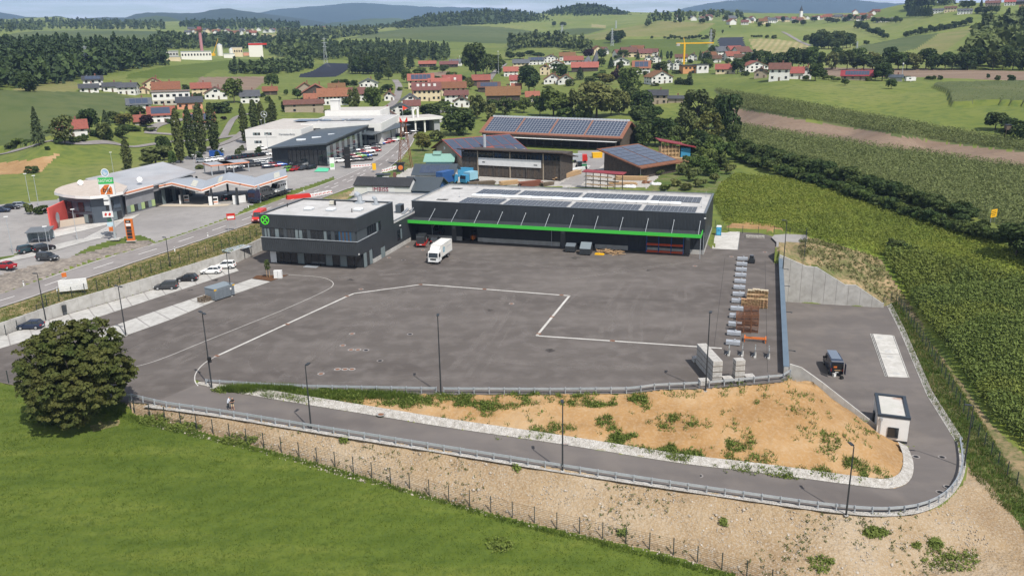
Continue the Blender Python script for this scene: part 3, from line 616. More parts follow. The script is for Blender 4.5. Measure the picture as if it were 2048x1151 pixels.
# ------------------------------------------------------------------ parking bays
def bays(name,up_,lo_,n):
    A,B=resample([G(*p)for p in up_],n+1),resample([G(*p)for p in lo_],n+1)
    base=strip(name,A,B,m_pave,.012,n+1,1,drape=False)
    for i in range(n):
        q=[A[i],A[i+1],B[i+1],B[i]];c=sum(q)/4;e=(A[i+1]-A[i])/np.linalg.norm(A[i+1]-A[i])*.11
        q=[q[0]+e,q[1]-e,q[2]-e,q[3]+e]
        MB().prism([(p[0],p[1])for p in(q if(q[1]-q[0])[0]*(q[2]-q[0])[1]-(q[1]-q[0])[1]*(q[2]-q[0])[0]>0 else q[::-1])],.014,.05).build('paving_bay',m_conc,base)
    for p,q in zip(A[:0],B):pass
bays('parking_strip',[(-200,718),(0,672.5),(122,632.5),(227,602.5),(310,578.5),(400,551),(466,530)],[(-200,750),(0,697),(130,656),(208,630),(307.6,597),(400,567),(478,541)],17)
bays('parking_strip',[(195,663),(237,648),(307.6,623.4),(401,592),(504,557.5)],[(205,684),(254,669.6),(297,654.7),(354.5,634),(430,601),(541,563)],9)
sheet('mulch_bed',[G(x,y)[:2]for x,y in((505,556.5),(513,551),(556,550),(577,550),(542,562))],.06,mat('bark_mulch',(.12,.055,.025),.95,(.17,.08,.035),3,bump=1))
sheet('concrete_apron',[G(x,y)[:2]for x,y in((1424,497),(1475,499.5),(1480,463.5),(1432,461))],.02,m_concw)
sheet('gravel_pad',[G(x,y,.35)[:2]for x,y in((1552,500),(1558,503),(1600,499),(1616,494),(1614,470),(1575,468),(1549,470),(1543,475),(1553,485))],.42,m_pave)
# weighbridge slab of the lower yard
sl=[G(x,y,LOW)for x,y in((1740,667),(1788,671),(1819,755),(1770,753))]
wbs=thing('weighbridge','long white weighbridge slab let into the lower yard','weighbridge',sl[0])
def loc_(p,o):return tuple(np.array(p)-np.array(o))
def quad_slab(parent,name,m,A,B,C_,D,z0,z1):
    o=np.array(parent.location);P_=[(p[0]-o[0],p[1]-o[1])for p in(A,B,C_,D)]
    ar=sum(P_[i][0]*P_[(i+1)%4][1]-P_[(i+1)%4][0]*P_[i][1]for i in range(4))
    return MB().prism(P_ if ar>0 else P_[::-1],z0,z1).build(name,m,parent)
A_,B_,C_,D_=sl
def bil(u,v):return(A_*(1-u)+B_*u)*(1-v)+(D_*(1-u)+C_*u)*v
for u0,u1,nm,m_,h in((.0,.03,'kerb_rail',m_conc,.06),(.06,.09,'kerb_rail',m_conc,.06),(.96,1,'kerb_rail',m_conc,.06),(.03,.06,'channel',k_black,.02),(.1,.12,'channel',k_black,.02),(.94,.96,'channel',k_black,.02)):
    quad_slab(wbs,nm,m_,bil(u0,0),bil(u1,0),bil(u1,1),bil(u0,1),.01,h)
for v0,v1 in((.0,.485),(.495,1)):quad_slab(wbs,'deck_plate',m_concw,bil(.12,v0),bil(.94,v0),bil(.94,v1),bil(.12,v1),.01,.07)
for u,v in((.36,.1),(.5,.43),(.5,.56),(.52,.93)):
    p=bil(u,v);o=link('lifting_ring',None,None)
    bpy.data.objects.remove(o)
    r_=MB()
    for k in range(16):
        a,b=k*math.pi/8,(k+1)*math.pi/8
        r_.add([(.35*math.cos(a),.35*math.sin(a),0),(.45*math.cos(a),.45*math.sin(a),0),(.45*math.cos(b),.45*math.sin(b),0),(.35*math.cos(b),.35*math.sin(b),0)],[(0,1,2,3)])
    link('lifting_ring',r_.mesh('lifting_ring',k_galv),wbs,np.array(p)-np.array(sl[0])+np.array([0,0,.08]))
# ------------------------------------------------------------------ walls
rw=thing('retaining_wall','stepped pale concrete wall along the back of the car park','wall')
PF=resample(PWF,43);PZ=np.interp(np.linspace(0,1,43),np.r_[0,np.cumsum(np.linalg.norm(np.diff(np.array(PWF)[:,:2],axis=0),axis=1))]/np.sum(np.linalg.norm(np.diff(np.array(PWF)[:,:2],axis=0),axis=1)),[p[2]for p in PWT])
for i in range(42):
    a,b=PF[i],PF[i+1];L_=np.hypot(*(b-a)[:2]);h=PZ[i]+.32
    d=(b-a)[:2]/L_;nn=np.array([-d[1],d[0]]);c=(a+b)[:2]/2+nn*.16
    MB().box((c[0],c[1],h/2-.1),(L_-.03,.3,h+.2),math.atan2(d[1],d[0])).build('wall_segment',m_conc,rw)
bw=thing('retaining_wall','tall concrete wall stepping down above the lower yard','wall',(CORNER[0],CORNER[1],LOW))
bt=np.array(back_top);s0=(bt[:,:2]-CORNER)@bw_d
ang=math.atan2(bw_d[1],bw_d[0]);nb=9;ss=np.linspace(0,s0[-1]+.3,nb+1)
for i in range(nb):
    a,b=ss[i]+.02,ss[i+1]-.02;za,zb=np.interp(a,s0,bt[:,2])-LOW+.1,np.interp(b,s0,bt[:,2])-LOW+.1
    kn=[k for k in range(len(s0))if a<s0[k]<b]
    prof=[(a,0),(b,0),(b,zb)]+[(s0[k],bt[k,2]-LOW+.1)for k in reversed(kn)]+[(a,za)]
    m_=MB().extrude(prof,'y',.0,.4);o=m_.build('wall_panel',m_conc,bw);o.rotation_euler=(0,0,ang)
lwt=thing('parapet_wall','low concrete wall running down beside the sandy embankment','wall',(lw[0][0],lw[0][1],LOW))
LP=resample(lw,9)
for i in range(8):
    a,b=LP[i],LP[i+1];L_=np.hypot(*(b-a)[:2]);d=(b-a)[:2]/L_
    prof=[(0.01,0),(L_-.01,0),(L_-.01,b[2]-LOW),(.01,a[2]-LOW)]
    o=MB().extrude(prof,'y',-.14,.14).build('wall_panel',m_conc,lwt);o.location=(a[0]-lw[0][0],a[1]-lw[0][1],0);o.rotation_euler=(0,0,math.atan2(d[1],d[0]))
Lb=np.linalg.norm(bar_b-bar_a);bang=math.atan2(bar_d[1],bar_d[0])
bar=thing('barrier_wall','straight concrete barrier wall with blue grey metal cap','wall',(bar_a[0],bar_a[1],0),bang)
MB().box((Lb/2,-.3,(LOW+1.15)/2),(Lb,.6,1.15-LOW)).build('wall',m_conc,bar)
k_cap=mat('blue_grey_metal',(.1,.14,.18),.5,(.12,.16,.2),.5,spec=.5)
for k in range(12):MB().box((Lb*(k+.5)/12,-.3,1.2),(Lb/12-.01,.8,.1)).box((Lb*(k+.5)/12,.08,1.05),(Lb/12-.01,.04,.3)).build('cap_plate',k_cap,bar)
wlm=MB().box((.45,0,0),(.9,.12,.08)).box((.95,0,-.03),(.3,.25,.1)).mesh('wall_light',k_dark)
for i,t in enumerate((.1,.36,.58,.75,.9)):
    p=bar_a+bar_d*Lb*t+bar_n*.62;tag(link('wall_light',wlm,None,(p[0],p[1],1.0),bang-math.pi/2),f'dark wall light arm on the barrier wall, {nth(i)} from the near end','lamp','wall lights on the barrier wall')
# ------------------------------------------------------------------ guard rails
def guard_rail(name,label,pts,step=2.0,side=1):
    P=resample(pts,max(2,int(np.sum(np.linalg.norm(np.diff(np.array(pts)[:,:3],axis=0),axis=1))/step)+1))
    g=thing(name,label,'guard rail',P[0]);o=P[0]
    rail=MB();post=MB().box((0,0,.3),(.1,.14,1.3)).box((0,-.09*side,.78),(.08,.1,.12)).mesh('post',k_galv)
    prof=[(.0,.55),(.1,.58),(.1,.66),(.04,.7),(.1,.74),(.1,.82),(.0,.86),(-.03,.86),(-.03,.55)]
    R=[]
    for i,p in enumerate(P):
        d=P[min(i+1,len(P)-1)]-P[max(i-1,0)];d=d[:2]/np.linalg.norm(d[:2]);nn=np.array([-d[1],d[0]])*side
        link('post',post,g,(p[0]-o[0],p[1]-o[1],p[2]-o[2]),math.atan2(d[1],d[0])+(0 if side>0 else 0))
        R.append([(p[0]-o[0]+nn[0]*(u+.12),p[1]-o[1]+nn[1]*(u+.12),p[2]-o[2]+z)for u,z in prof])
    n=len(prof)
    rail.v=[q for r in R for q in r];rail.f=[(i*n+k,(i+1)*n+k,(i+1)*n+(k+1)%n,i*n+(k+1)%n)for i in range(len(P)-1)for k in range(n)]+[tuple(range(n)),tuple(range((len(P)-1)*n+n-1,(len(P)-1)*n-1,-1))]
    rail.m=[0]*len(rail.f);rail.build('rail',k_galv,g);return g
gr=[ROW[i]+(ROW[i]-RIW[i])/np.linalg.norm(ROW[i]-RIW[i])*.45 for i in range(90)]
guard_rail('guard_rail','long galvanised guard rail along the outer side of the ramp road',[G(235,799,0),G(262,799.5,0)]+[p for p in gr[2:]],2.0,1)
guard_rail('guard_rail','galvanised guard rail at the yard edge left of the tall middle lamp',[G(413,770),G(520,777),(*G(620,781.5)[:2],0),G(873,786)],2.0,1)
guard_rail('guard_rail','galvanised guard rail at the yard edge in front of the sandy bank',[G(888,786.5),G(1100,787.5),G(1264,786),G(1310,779),G(1398,775)],2.0,1)
guard_rail('guard_rail','short galvanised guard rail in front of the paver stacks',[G(1418,774),G(1500,766),G(1574,759),G(1580,751)],2.0,1)
# ------------------------------------------------------------------ lamps
def lamp_meshes(h):
    return(MB().tube((0,0,0),(0,0,h),.11,.06,8).mesh('pole',k_dark),MB().box((0,0,.04),(.4,.4,.08)).mesh('base_plate',m_conc),
            MB().box((.2,0,h),(.4,.07,.07)).box((.6,0,h+.02),(.75,.34,.11)).box((.62,0,h-.045),(.6,.26,.02),mi=1).mesh('lamp_head',[k_dark,k_lampw]))
LM={h:lamp_meshes(h)for h in(10.9,8.4)}
def lamp(x,y,z,h,ang,label,grp='yard lamps',two=False):
    p=G(x,y,z);t=thing('street_lamp',label,'lamp',p,ang,grp)
    link('pole',LM[h][0],t);link('base_plate',LM[h][1],t);link('lamp_head',LM[h][2],t)
    if two:link('lamp_head',LM[h][2],t,rz=math.pi)
    return t
lamp(92,641,0,8.4,2.8,'dark lamp post leaning into view before the parking wall above the leafy tree')
lamp(252,671,0,8.4,2.6,'dark twin headed lamp post beside the near end of the parking bays',two=True)
lamp(343,556,0,8.4,2.6,'dark lamp post rising behind the grey hatchback by the wall')
lamp(463,592,0,8.4,2.6,'dark twin headed lamp post beside the grey steel container',two=True)
tl=lamp(424,776,0,10.9,2.3,'tall dark lamp post with a black box at the ramp mouth',two=True)
MB().box((-.12,-.1,4.2),(.45,.4,.7)).build('switch_box',k_black,tl)
lamp(882,787,0,10.9,1.6,'tall dark lamp post at the middle of the yard edge')
lamp(1411,782,-.1,10.9,1.2,'tall dark lamp post in front of the grey paver stacks')
lamp(622.5,858,-.5,8.4,1.3,'dark lamp post at the ramp rail behind the two standing people')
lamp(1125,941,-2.3,8.4,1.6,'dark lamp post at the middle of the ramp rail')
lamp(1692,1030,-5.6,8.4,1.7,'dark lamp post at the ramp rail near the bend')
lamp(1928,932,-7.4,8.4,2.9,'dark lamp post outside the bend beside the green fence')
lamp(1565,549,0,10.9,2.9,'tall dark lamp post beside the barrier wall')
# ------------------------------------------------------------------ fences
k_fence=mat('fence_green_grey',(.03,.042,.04),.6)
def fence(label,pts,step=2.5,h=2.0,wires=9,dense=False,mp=None):
    P3=[np.array(p,float)for p in pts];n=max(2,int(np.sum([np.linalg.norm((b-a)[:2])for a,b in zip(P3,P3[1:])])/step)+1)
    P=resample(P3,n);P[:,2]=[gz(p[0],p[1])for p in P];g=thing('mesh_fence',label,'fence',P[0]);o=P[0]
    post=MB().box((0,0,h/2-.1),(.09,.09,h+.3)).mesh('post',k_fence)
    for p in P:link('post',post,g,p-o)
    w=MB()
    for a,b in zip(P,P[1:]):
        d=(b-a);L_=np.linalg.norm(d[:2]);rz=math.atan2(d[1],d[0]);c=(a+b)/2-o;ry=-math.atan2(d[2],L_)
        for k in range(wires):w.box((c[0],c[1],c[2]+.12+k*(h-.2)/(wires-1)),(L_,.012,.018),rz,ry=ry)
        if dense:
            for k in range(int(L_/.25)):
                t=(k+.5)/int(L_/.25);q=a+d*t-o;w.box((q[0],q[1],q[2]+h/2),(.012,.012,h-.1),rz)
    w.build('wire_mesh',k_fence,g);return g
fence('wire mesh fence along the foot of the rubble slope',[G(*p)for p in fence_px[1:]])
fence('wire mesh fence along the meadow at the left edge',[G(-160,738,0),G(0,762,0),G(60,774,0),G(110,783),G(190,796,0),G(262,815,-.3)],2.4)
fence('green wire mesh fence on the bank above the car park wall',[G(-120,688,1.8),G(12,647,2),G(102,606,2.2),G(192,580,2.3),G(271,554,2.5),G(390,516,2.6),G(493,481,2.6),G(560,455,2.6)],2.4)
fence('green wire mesh fence down the right side of the lower yard',[G(1768,597,-6.5),G(1790,600,LOW+.5),G(1848,690,LOW+.6),G(1890,760,LOW+.6),G(1940,850,LOW+.5),G(1995,930,LOW),G(2048,990,LOW-.2),G(2150,1130,LOW-1)],2.4)
fence('thin wire fence behind the sand heap beside the maize',[G(1430,455,.5),G(1487,463,.5),G(1560,466,.5),G(1612,470,.5)],3.2,2.0)
fence('dark dense fence standing end on beside the gravel pad',[G(1613,470,.5),G(1611,495,.6),G(1607,524,.4)],2.2,2.3,14,True)
# ------------------------------------------------------------------ vehicles
VC={}
CARDIM={'hatch':(4.15,1.8,1.48),'suv':(4.5,1.88,1.68),'estate':(4.7,1.84,1.5),'sedan':(4.65,1.84,1.44),'mpv':(4.45,1.83,1.62)}
def car_parts(kind):
    if kind in VC:return VC[kind]
    L,W,H=CARDIM[kind];hl=L/2;b=.95 if kind!='suv' else 1.08;s=.2 if kind!='suv' else .28
    sec=[(-1,.76,s+.18,b*.78),(-.95,.9,s+.04,b*.98),(-.6,.97,s,b*1.02),(0,1,s,b),(.42,.99,s,b*.96),(.8,.95,s+.02,b*.84),(.95,.86,s+.06,b*.74),(1,.68,s+.16,b*.62)]
    M=MB();rings=[]
    for x,w,z0,z1 in sec:
        hw=W/2*w
        rings.append([(x*hl,-hw*.9,z0),(x*hl,-hw,z0+.14),(x*hl,-hw,z1-.16),(x*hl,-hw*.9,z1),(x*hl,hw*.9,z1),(x*hl,hw,z1-.16),(x*hl,hw,z0+.14),(x*hl,hw*.9,z0)])
    M.v=[p for r in rings for p in r];n=8
    M.f=[(i*n+k,i*n+(k+1)%n,(i+1)*n+(k+1)%n,(i+1)*n+k)for i in range(len(sec)-1)for k in range(n)]+[tuple(range(n-1,-1,-1)),tuple(range((len(sec)-1)*n,len(sec)*n))]
    M.f=[tuple(reversed(f))for f in M.f];M.m=[0]*len(M.f)
    xr0,xf0={'hatch':(-.9,.42),'suv':(-.93,.4),'estate':(-.95,.38),'sedan':(-.72,.4),'mpv':(-.94,.5)}[kind];xr1,xf1={'hatch':(-.68,.05),'suv':(-.8,.08),'estate':(-.8,.04),'sedan':(-.42,.02),'mpv':(-.82,.12)}[kind]
    w0,w1=W/2*.9,W/2*.72;zb=b*.94;zt=H-.05
    B4=[(xr0*hl,-w0*.92,zb),(xf0*hl,-w0*.95,zb),(xf0*hl,w0*.95,zb),(xr0*hl,w0*.92,zb)];T4=[(xr1*hl,-w1,zt),(xf1*hl,-w1,zt),(xf1*hl,w1,zt),(xr1*hl,w1,zt)]
    g=MB().add(B4+T4,[(0,1,5,4),(1,2,6,5),(2,3,7,6),(3,0,4,7)])
    cx,e=(xr1+xf1)/2*hl,.05
    M.add([(xr1*hl-.08,-w1-.03,zt-.02),(xf1*hl+.06,-w1-.03,zt-.02),(xf1*hl+.06,w1+.03,zt-.02),(xr1*hl-.08,w1+.03,zt-.02),(xr1*hl,-w1*.85,H),(xf1*hl-.1,-w1*.85,H),(xf1*hl-.1,w1*.85,H),(xr1*hl,w1*.85,H)],
          [(4,5,6,7),(0,1,5,4),(1,2,6,5),(2,3,7,6),(3,0,4,7),(3,2,1,0)])
    for sy in(0,3):                      # pillars
        for(pb,pt)in((B4[sy],T4[sy]),(B4[1 if sy==0 else 2],T4[1 if sy==0 else 2])):M.tube(pb,pt,.05,.045,4)
        bb=np.array(B4[sy])*.55+np.array(B4[1 if sy==0 else 2])*.45;tt=np.array(T4[sy])*.5+np.array(T4[1 if sy==0 else 2])*.5;M.tube(bb,tt,.045,.04,4)
    for sy in(-1,1):M.box((.36*hl,sy*(W/2+.07),b+.04),(.14,.2,.14))
    wr=.33 if kind!='suv' else .37
    wh=MB().tube((0,-.11,0),(0,.11,0),wr,wr,14);rim=MB()
    for sy in(-1,1):rim.tube((0,sy*.1,0),(0,sy*.125,0),wr*.66,wr*.6,10)
    lt=MB();hd=MB();pl=MB()
    for sy in(-1,1):lt.box((-.97*hl,sy*W*.36,b*.8),(.14,W*.2,.16));hd.box((.945*hl,sy*W*.33,b*.64),(.2,W*.2,.13))
    pl.box((-1.005*hl,0,b*.55),(.03,.52,.11)).box((1.0*hl,0,.42),(.05,.52,.11))
    bump=MB().box((0,0,s+.03),(L*.93,W*.86,.16))
    VC[kind]=(M,g.mesh('windows',k_glass),wh.mesh('wheel',k_tyre),rim.mesh('rim',k_rim),lt.mesh('tail_lights',k_lampr),hd.mesh('headlights',k_lampw),pl.mesh('number_plate',k_plate),wr,L,W,{},g,bump.mesh('underbody',k_black))
    return VC[kind]
def car(kind,colour,loc,ang,label,full=True,cat='car',group=None):
    P=car_parts(kind);M,L,W=P[0],P[8],P[9]
    if full:
        if colour not in P[10]:P[10][colour]=M.mesh('body',colour)
        t=thing('parked_car',label,cat,loc,ang,group)
        link('body',P[10][colour],t);link('windows',P[1],t);link('tail_lights',P[4],t);link('headlights',P[5],t);link('number_plate',P[6],t);link('underbody',P[12],t)
        for sx in(-.6,.6):
            for sy in(-1,1):w=link('wheel',P[2],t,(sx*L/2,sy*(W/2-.1),P[7]));link('rim',P[3],w)
        return t
    key=(colour,'s')
    if key not in P[10]:
        m2=MB();m2.v,m2.f,m2.m=list(M.v),list(M.f),list(M.m);g=P[11];m2.add(g.v,g.f,1)
        for sx in(-.6,.6):
            for sy in(-1,1):m2.tube((sx*L/2,sy*(W/2-.2),P[7]),(sx*L/2,sy*W/2,P[7]),P[7],P[7],8,2)
        for sy in(-1,1):m2.box((-.97*L/2,sy*W*.36,.76),(.14,W*.2,.16),mi=3)
        P[10][key]=m2.mesh('small_car',[colour,k_glass,k_tyre,k_lampr])
    o=link('parked_car',P[10][key],None,loc,ang);return tag(o,label,cat,group)
c_white=paint('car_white',(.74,.74,.73),.3);c_black=paint('car_black',(.012,.012,.014),.22);c_grey=paint('car_grey',(.05,.053,.058),.28,metal=.3);c_silver=paint('car_silver',(.4,.42,.44),.3,metal=.5)
c_red=paint('car_red',(.3,.012,.016),.25);c_blue=paint('car_blue',(.02,.08,.3),.25,metal=.2);c_navy=paint('car_navy',(.012,.022,.05),.25);c_green=paint('car_green',(.12,.33,.04),.3);c_teal=paint('car_dark_teal',(.015,.04,.05),.25)
def gpos(x,y,z=None):
    p=T(x,y)if z is None else G(x,y,z);return p
A1=heading(G(402,570),G(388,548))      # bays: cars nose in to the wall
nose=math.atan2(*(PF[22]-PF[21])[[1,0]])+math.pi/2+.55
car('mpv',c_grey,G(333,577,.05),nose,'dark grey hatchback with open tailgate parked against the wall')
car('hatch',c_black,G(375,561,.05),nose,'black hatchback between the grey car and the white cars')
car('hatch',c_white,G(423,546,.05),nose,'white hatchback, the left one of the two white cars')
car('suv',c_white,G(450,536,.05),nose,'white estate car parked nearest the bicycle shelter')
car('hatch',c_navy,G(62,656,.05),nose,'dark car half hidden behind the big leafy tree')
def van_mesh(L,W,H,snout=.9):
    hl,w=L/2,W/2
    M=MB();prof=[(-hl,.35),(hl-.05,.35),(hl,.55),(hl-.05,1.05),(hl-snout,1.25),(hl-snout-.75,H-.18),(hl-snout-1.1,H),(-hl+.12,H),(-hl,H-.12)]
    n=len(prof);vs=[]
    for sy,k in((-1,1),(1,1)):vs+=[(x,sy*w*(.92 if z>H-.3 else 1),z)for x,z in prof]
    M.add(vs,[tuple(range(n)),tuple(range(2*n-1,n-1,-1))]+[(n+i,n+(i+1)%n,(i+1)%n,i)for i in range(n)])
    ws=MB();a,b=prof[4],prof[5]
    def lerp(t,d):return(a[0]+(b[0]-a[0])*t+.02,a[1]+(b[1]-a[1])*t+.02)
    p,q=lerp(.1,0),lerp(.92,0);ws.quad((p[0],-w*.9,p[1]),(p[0],w*.9,p[1]),(q[0],w*.82,q[1]),(q[0],-w*.82,q[1]))
    sd_=MB(); 
    for sy in(-1,1):
        y=sy*(w+.012);v=[(hl-snout-.15,y,1.32),(hl-snout-.7,y,H-.45),(hl-snout-1.5,y,H-.45),(hl-snout-1.5,y,1.32)]
        sd_.add(v,[(0,1,2,3)if sy>0 else(3,2,1,0)])
    return M,ws.mesh('windscreen',k_glass),sd_.mesh('side_windows',k_glass)
def van(name,colour,loc,ang,label,L=5.9,W=2.0,H=2.55,lower=None,rear_open=False,snout=.9,cat='van'):
    M,ws,sw=van_mesh(L,W,H,snout);t=thing(name,label,cat,loc,ang);w=W/2
    M.build('body',colour,t);link('windscreen',ws,t);link('side_windows',sw,t)
    if lower:MB().box((0,0,.62),(L+.02,W+.02,.5)).build('lower_panel',lower,t)
    for sx in(-.3,.33):
        for sy in(-1,1):
            o=MB().tube((0,-.12,0),(0,.12,0),.36,.36,14).build('wheel',k_tyre,t);o.location=(sx*L,sy*(w-.1),.36)
            MB().tube((0,.1*sy,0),(0,.13*sy,0),.22,.2,10).build('rim',k_rim,o)
    for sy in(-1,1):
        MB().box((L/2-.06,sy*w*.72,.85),(.16,.34,.26)).build('headlight',k_lampw,t)
        MB().box((L/2-snout-.3,sy*(w+.16),1.5),(.12,.24,.34)).build('mirror',k_black,t)
        MB().box((-L/2-.01,sy*w*.9,1.1),(.05,.13,.5)).build('tail_light',k_lampr,t)
    MB().box((L/2-.0,0,.75),(.06,W*.5,.25)).build('grille',k_black,t)
    MB().box((L/2-.02,0,.45),(.12,W*.96,.22)).box((-L/2,0,.45),(.12,W*.96,.18)).build('bumper',k_black,t)if False else[MB().box((xx,0,.45),(.12,W*.96,.2)).build('bumper',k_black,t)for xx in(L/2-.02,-L/2)]
    MB().box((-L/2-.03,0,.7),(.03,.5,.11)).build('number_plate',k_plate,t)
    return t
px_dir=lambda a,b,z=0:heading(G(*a,z),G(*b,z))
cv=van('parked_van',c_grey,G(845,489),px_dir((845,492),(862,462)),'charcoal panel van with red lower body under the canopy end',lower=k_red)
for dz,w_ in((1.45,1.1),(1.75,.7)):MB().box((-.4,1.012,dz),(w_,.01,.1)).box((-.4,-1.012,dz),(w_,.01,.1)).build('lettering_stripe',k_white,cv)
car('suv',c_grey,G(871,485),px_dir((869,488),(884,464)),'grey pickup car between the charcoal van and the white truck')
lv=van('delivery_van',c_navy,G(1665,738,LOW),px_dir((1672,748),(1652,712),LOW),'dark blue van with its rear doors open on the lower yard',5.9,2.05,2.6)
MB().box((-2.97,0,1.45),(.03,1.7,1.7)).build('cargo_opening',k_black,lv)
MB().box((-2.99,-.2,1.05),(.03,1.2,.12)).box((-2.99,.3,1.6),(.03,.5,.3),mi=1).build('load_shelf',[k_wood,k_orange],lv)
for sy in(-1,1):MB().box((-3.35,sy*1.15,1.45),(.8,.06,1.8)).box((-3.35,sy*1.185,1.9),(.5,.02,.55),mi=1).build('rear_door',[c_navy,k_glass],lv)
MB().box((0,0,2.63),(4.0,1.5,.05)).build('roof_panel',paint('van_roof',(.2,.24,.3),.3,metal=.4),lv)
tag(MB().box((0,0,.25),(.45,.4,.5)).box((0,0,.52),(.5,.45,.06)).build('tool_box',k_white,None,loc=tuple(G(1668,752,LOW)),rz=.4),'white plastic tool box standing behind the open van','box')
tb=thing('tool_bag','black tool bag dropped on the asphalt behind the van','bag',G(1683,757,LOW),.5)
MB().box((0,0,.2),(.7,.4,.4),taper=.7).build('bag',k_black,tb);MB().tube((-.25,0,.4),(0,0,.6),.03).tube((0,0,.6),(.25,0,.4),.03).build('handle',k_black,tb)
rv=van('delivery_van',paint('post_red',(.55,.035,.025),.35),(*T(520,442)[:2],gz(*T(520,442)[:2])+.1),px_dir((548,415),(510,440),3.2),'bright red van driving on the main road beside the office',6.2,2.05,2.7)
# box truck
tp=G(878,520);tk=thing('box_truck','white box truck parked in front of the canopy','truck',tp,px_dir((915,495),(876,523)))
MB().box((-1.9,0,2.35),(6.4,2.5,2.6)).build('box_body',mat('truck_box',(.68,.66,.62),.5,(.6,.58,.54),.5),tk)
for sy in(-1,1):MB().box((-1.9,sy*1.26,1.15),(6.42,.03,.12)).box((-1.9,sy*1.26,3.62),(6.42,.03,.08)).build('side_rail',k_galv,tk)
cabp=[(1.45,.55),(3.35,.55),(3.42,1.3),(3.2,2.45),(2.9,2.62),(1.45,2.62)]
MB().extrude(cabp,'y',-1.18,1.18).build('cab',k_white,tk)
MB().extrude([(1.45,2.62),(2.75,2.62),(1.9,3.45),(1.45,3.5)],'y',-1.0,1.0).build('air_deflector',k_white,tk)
MB().quad((3.43,-1.05,1.42),(3.43,1.05,1.42),(3.23,1.0,2.38),(3.23,-1.0,2.38)).build('windscreen',k_glass,tk)
for sy in(-1,1):
    MB().box((2.6,sy*1.185,1.9),(.95,.02,.75)).build('side_window',k_glass,tk);MB().box((3.15,sy*1.42,1.9),(.16,.28,.6)).build('mirror',k_black,tk)
    MB().box((3.42,sy*.85,.85),(.1,.42,.22)).build('headlight',k_lampw,tk)
MB().box((3.41,0,1.05),(.08,1.3,.34)).build('grille',k_black,tk);MB().box((3.4,0,.6),(.2,2.3,.28)).build('bumper',k_white,tk);MB().box((3.51,0,.6),(.02,.52,.12)).build('number_plate',k_plate,tk)
MB().box((-1.4,0,.85),(7.4,.9,.3)).build('chassis',k_black,tk)
for sx in(2.3,-2.7):
    for sy in(-1,1):o=MB().tube((0,-.16,0),(0,.16,0),.48,.48,16).build('wheel',k_tyre,tk);o.location=(sx,sy*1.0,.48);MB().tube((0,sy*.15,0),(0,sy*.17,0),.27,.25,10).build('rim',k_rim,o)
def disc(mb,c,r,axis='x',n=24,mi=0,r_in=0.0):
    f={'x':lambda u,v:(c[0],c[1]+u,c[2]+v),'y':lambda u,v:(c[0]+u,c[1],c[2]+v),'z':lambda u,v:(c[0]+u,c[1]+v,c[2])}[axis]
    for k in range(n):
        a,b=2*math.pi*k/n,2*math.pi*(k+1)/n
        mb.add([f(r_in*math.cos(a),r_in*math.sin(a)),f(r*math.cos(a),r*math.sin(a)),f(r*math.cos(b),r*math.sin(b)),f(r_in*math.cos(b),r_in*math.sin(b))],[(0,1,2,3)],mi)
    return mb
for sy in(1,-1):
    lg=MB();disc(lg,(0.1,sy*1.275,2.5),.62,'y');disc(lg,(.1,sy*1.285,2.5),.3,'y',mi=1,r_in=.12);lg.build('round_emblem',[paint('emblem_blue',(.08,.3,.42)),k_white],tk)
    MB().box((-3.0,sy*1.27,2.65),(2.6,.01,.18)).build('lettering_strip',mat('grey_lettering',(.45,.47,.5)),tk)
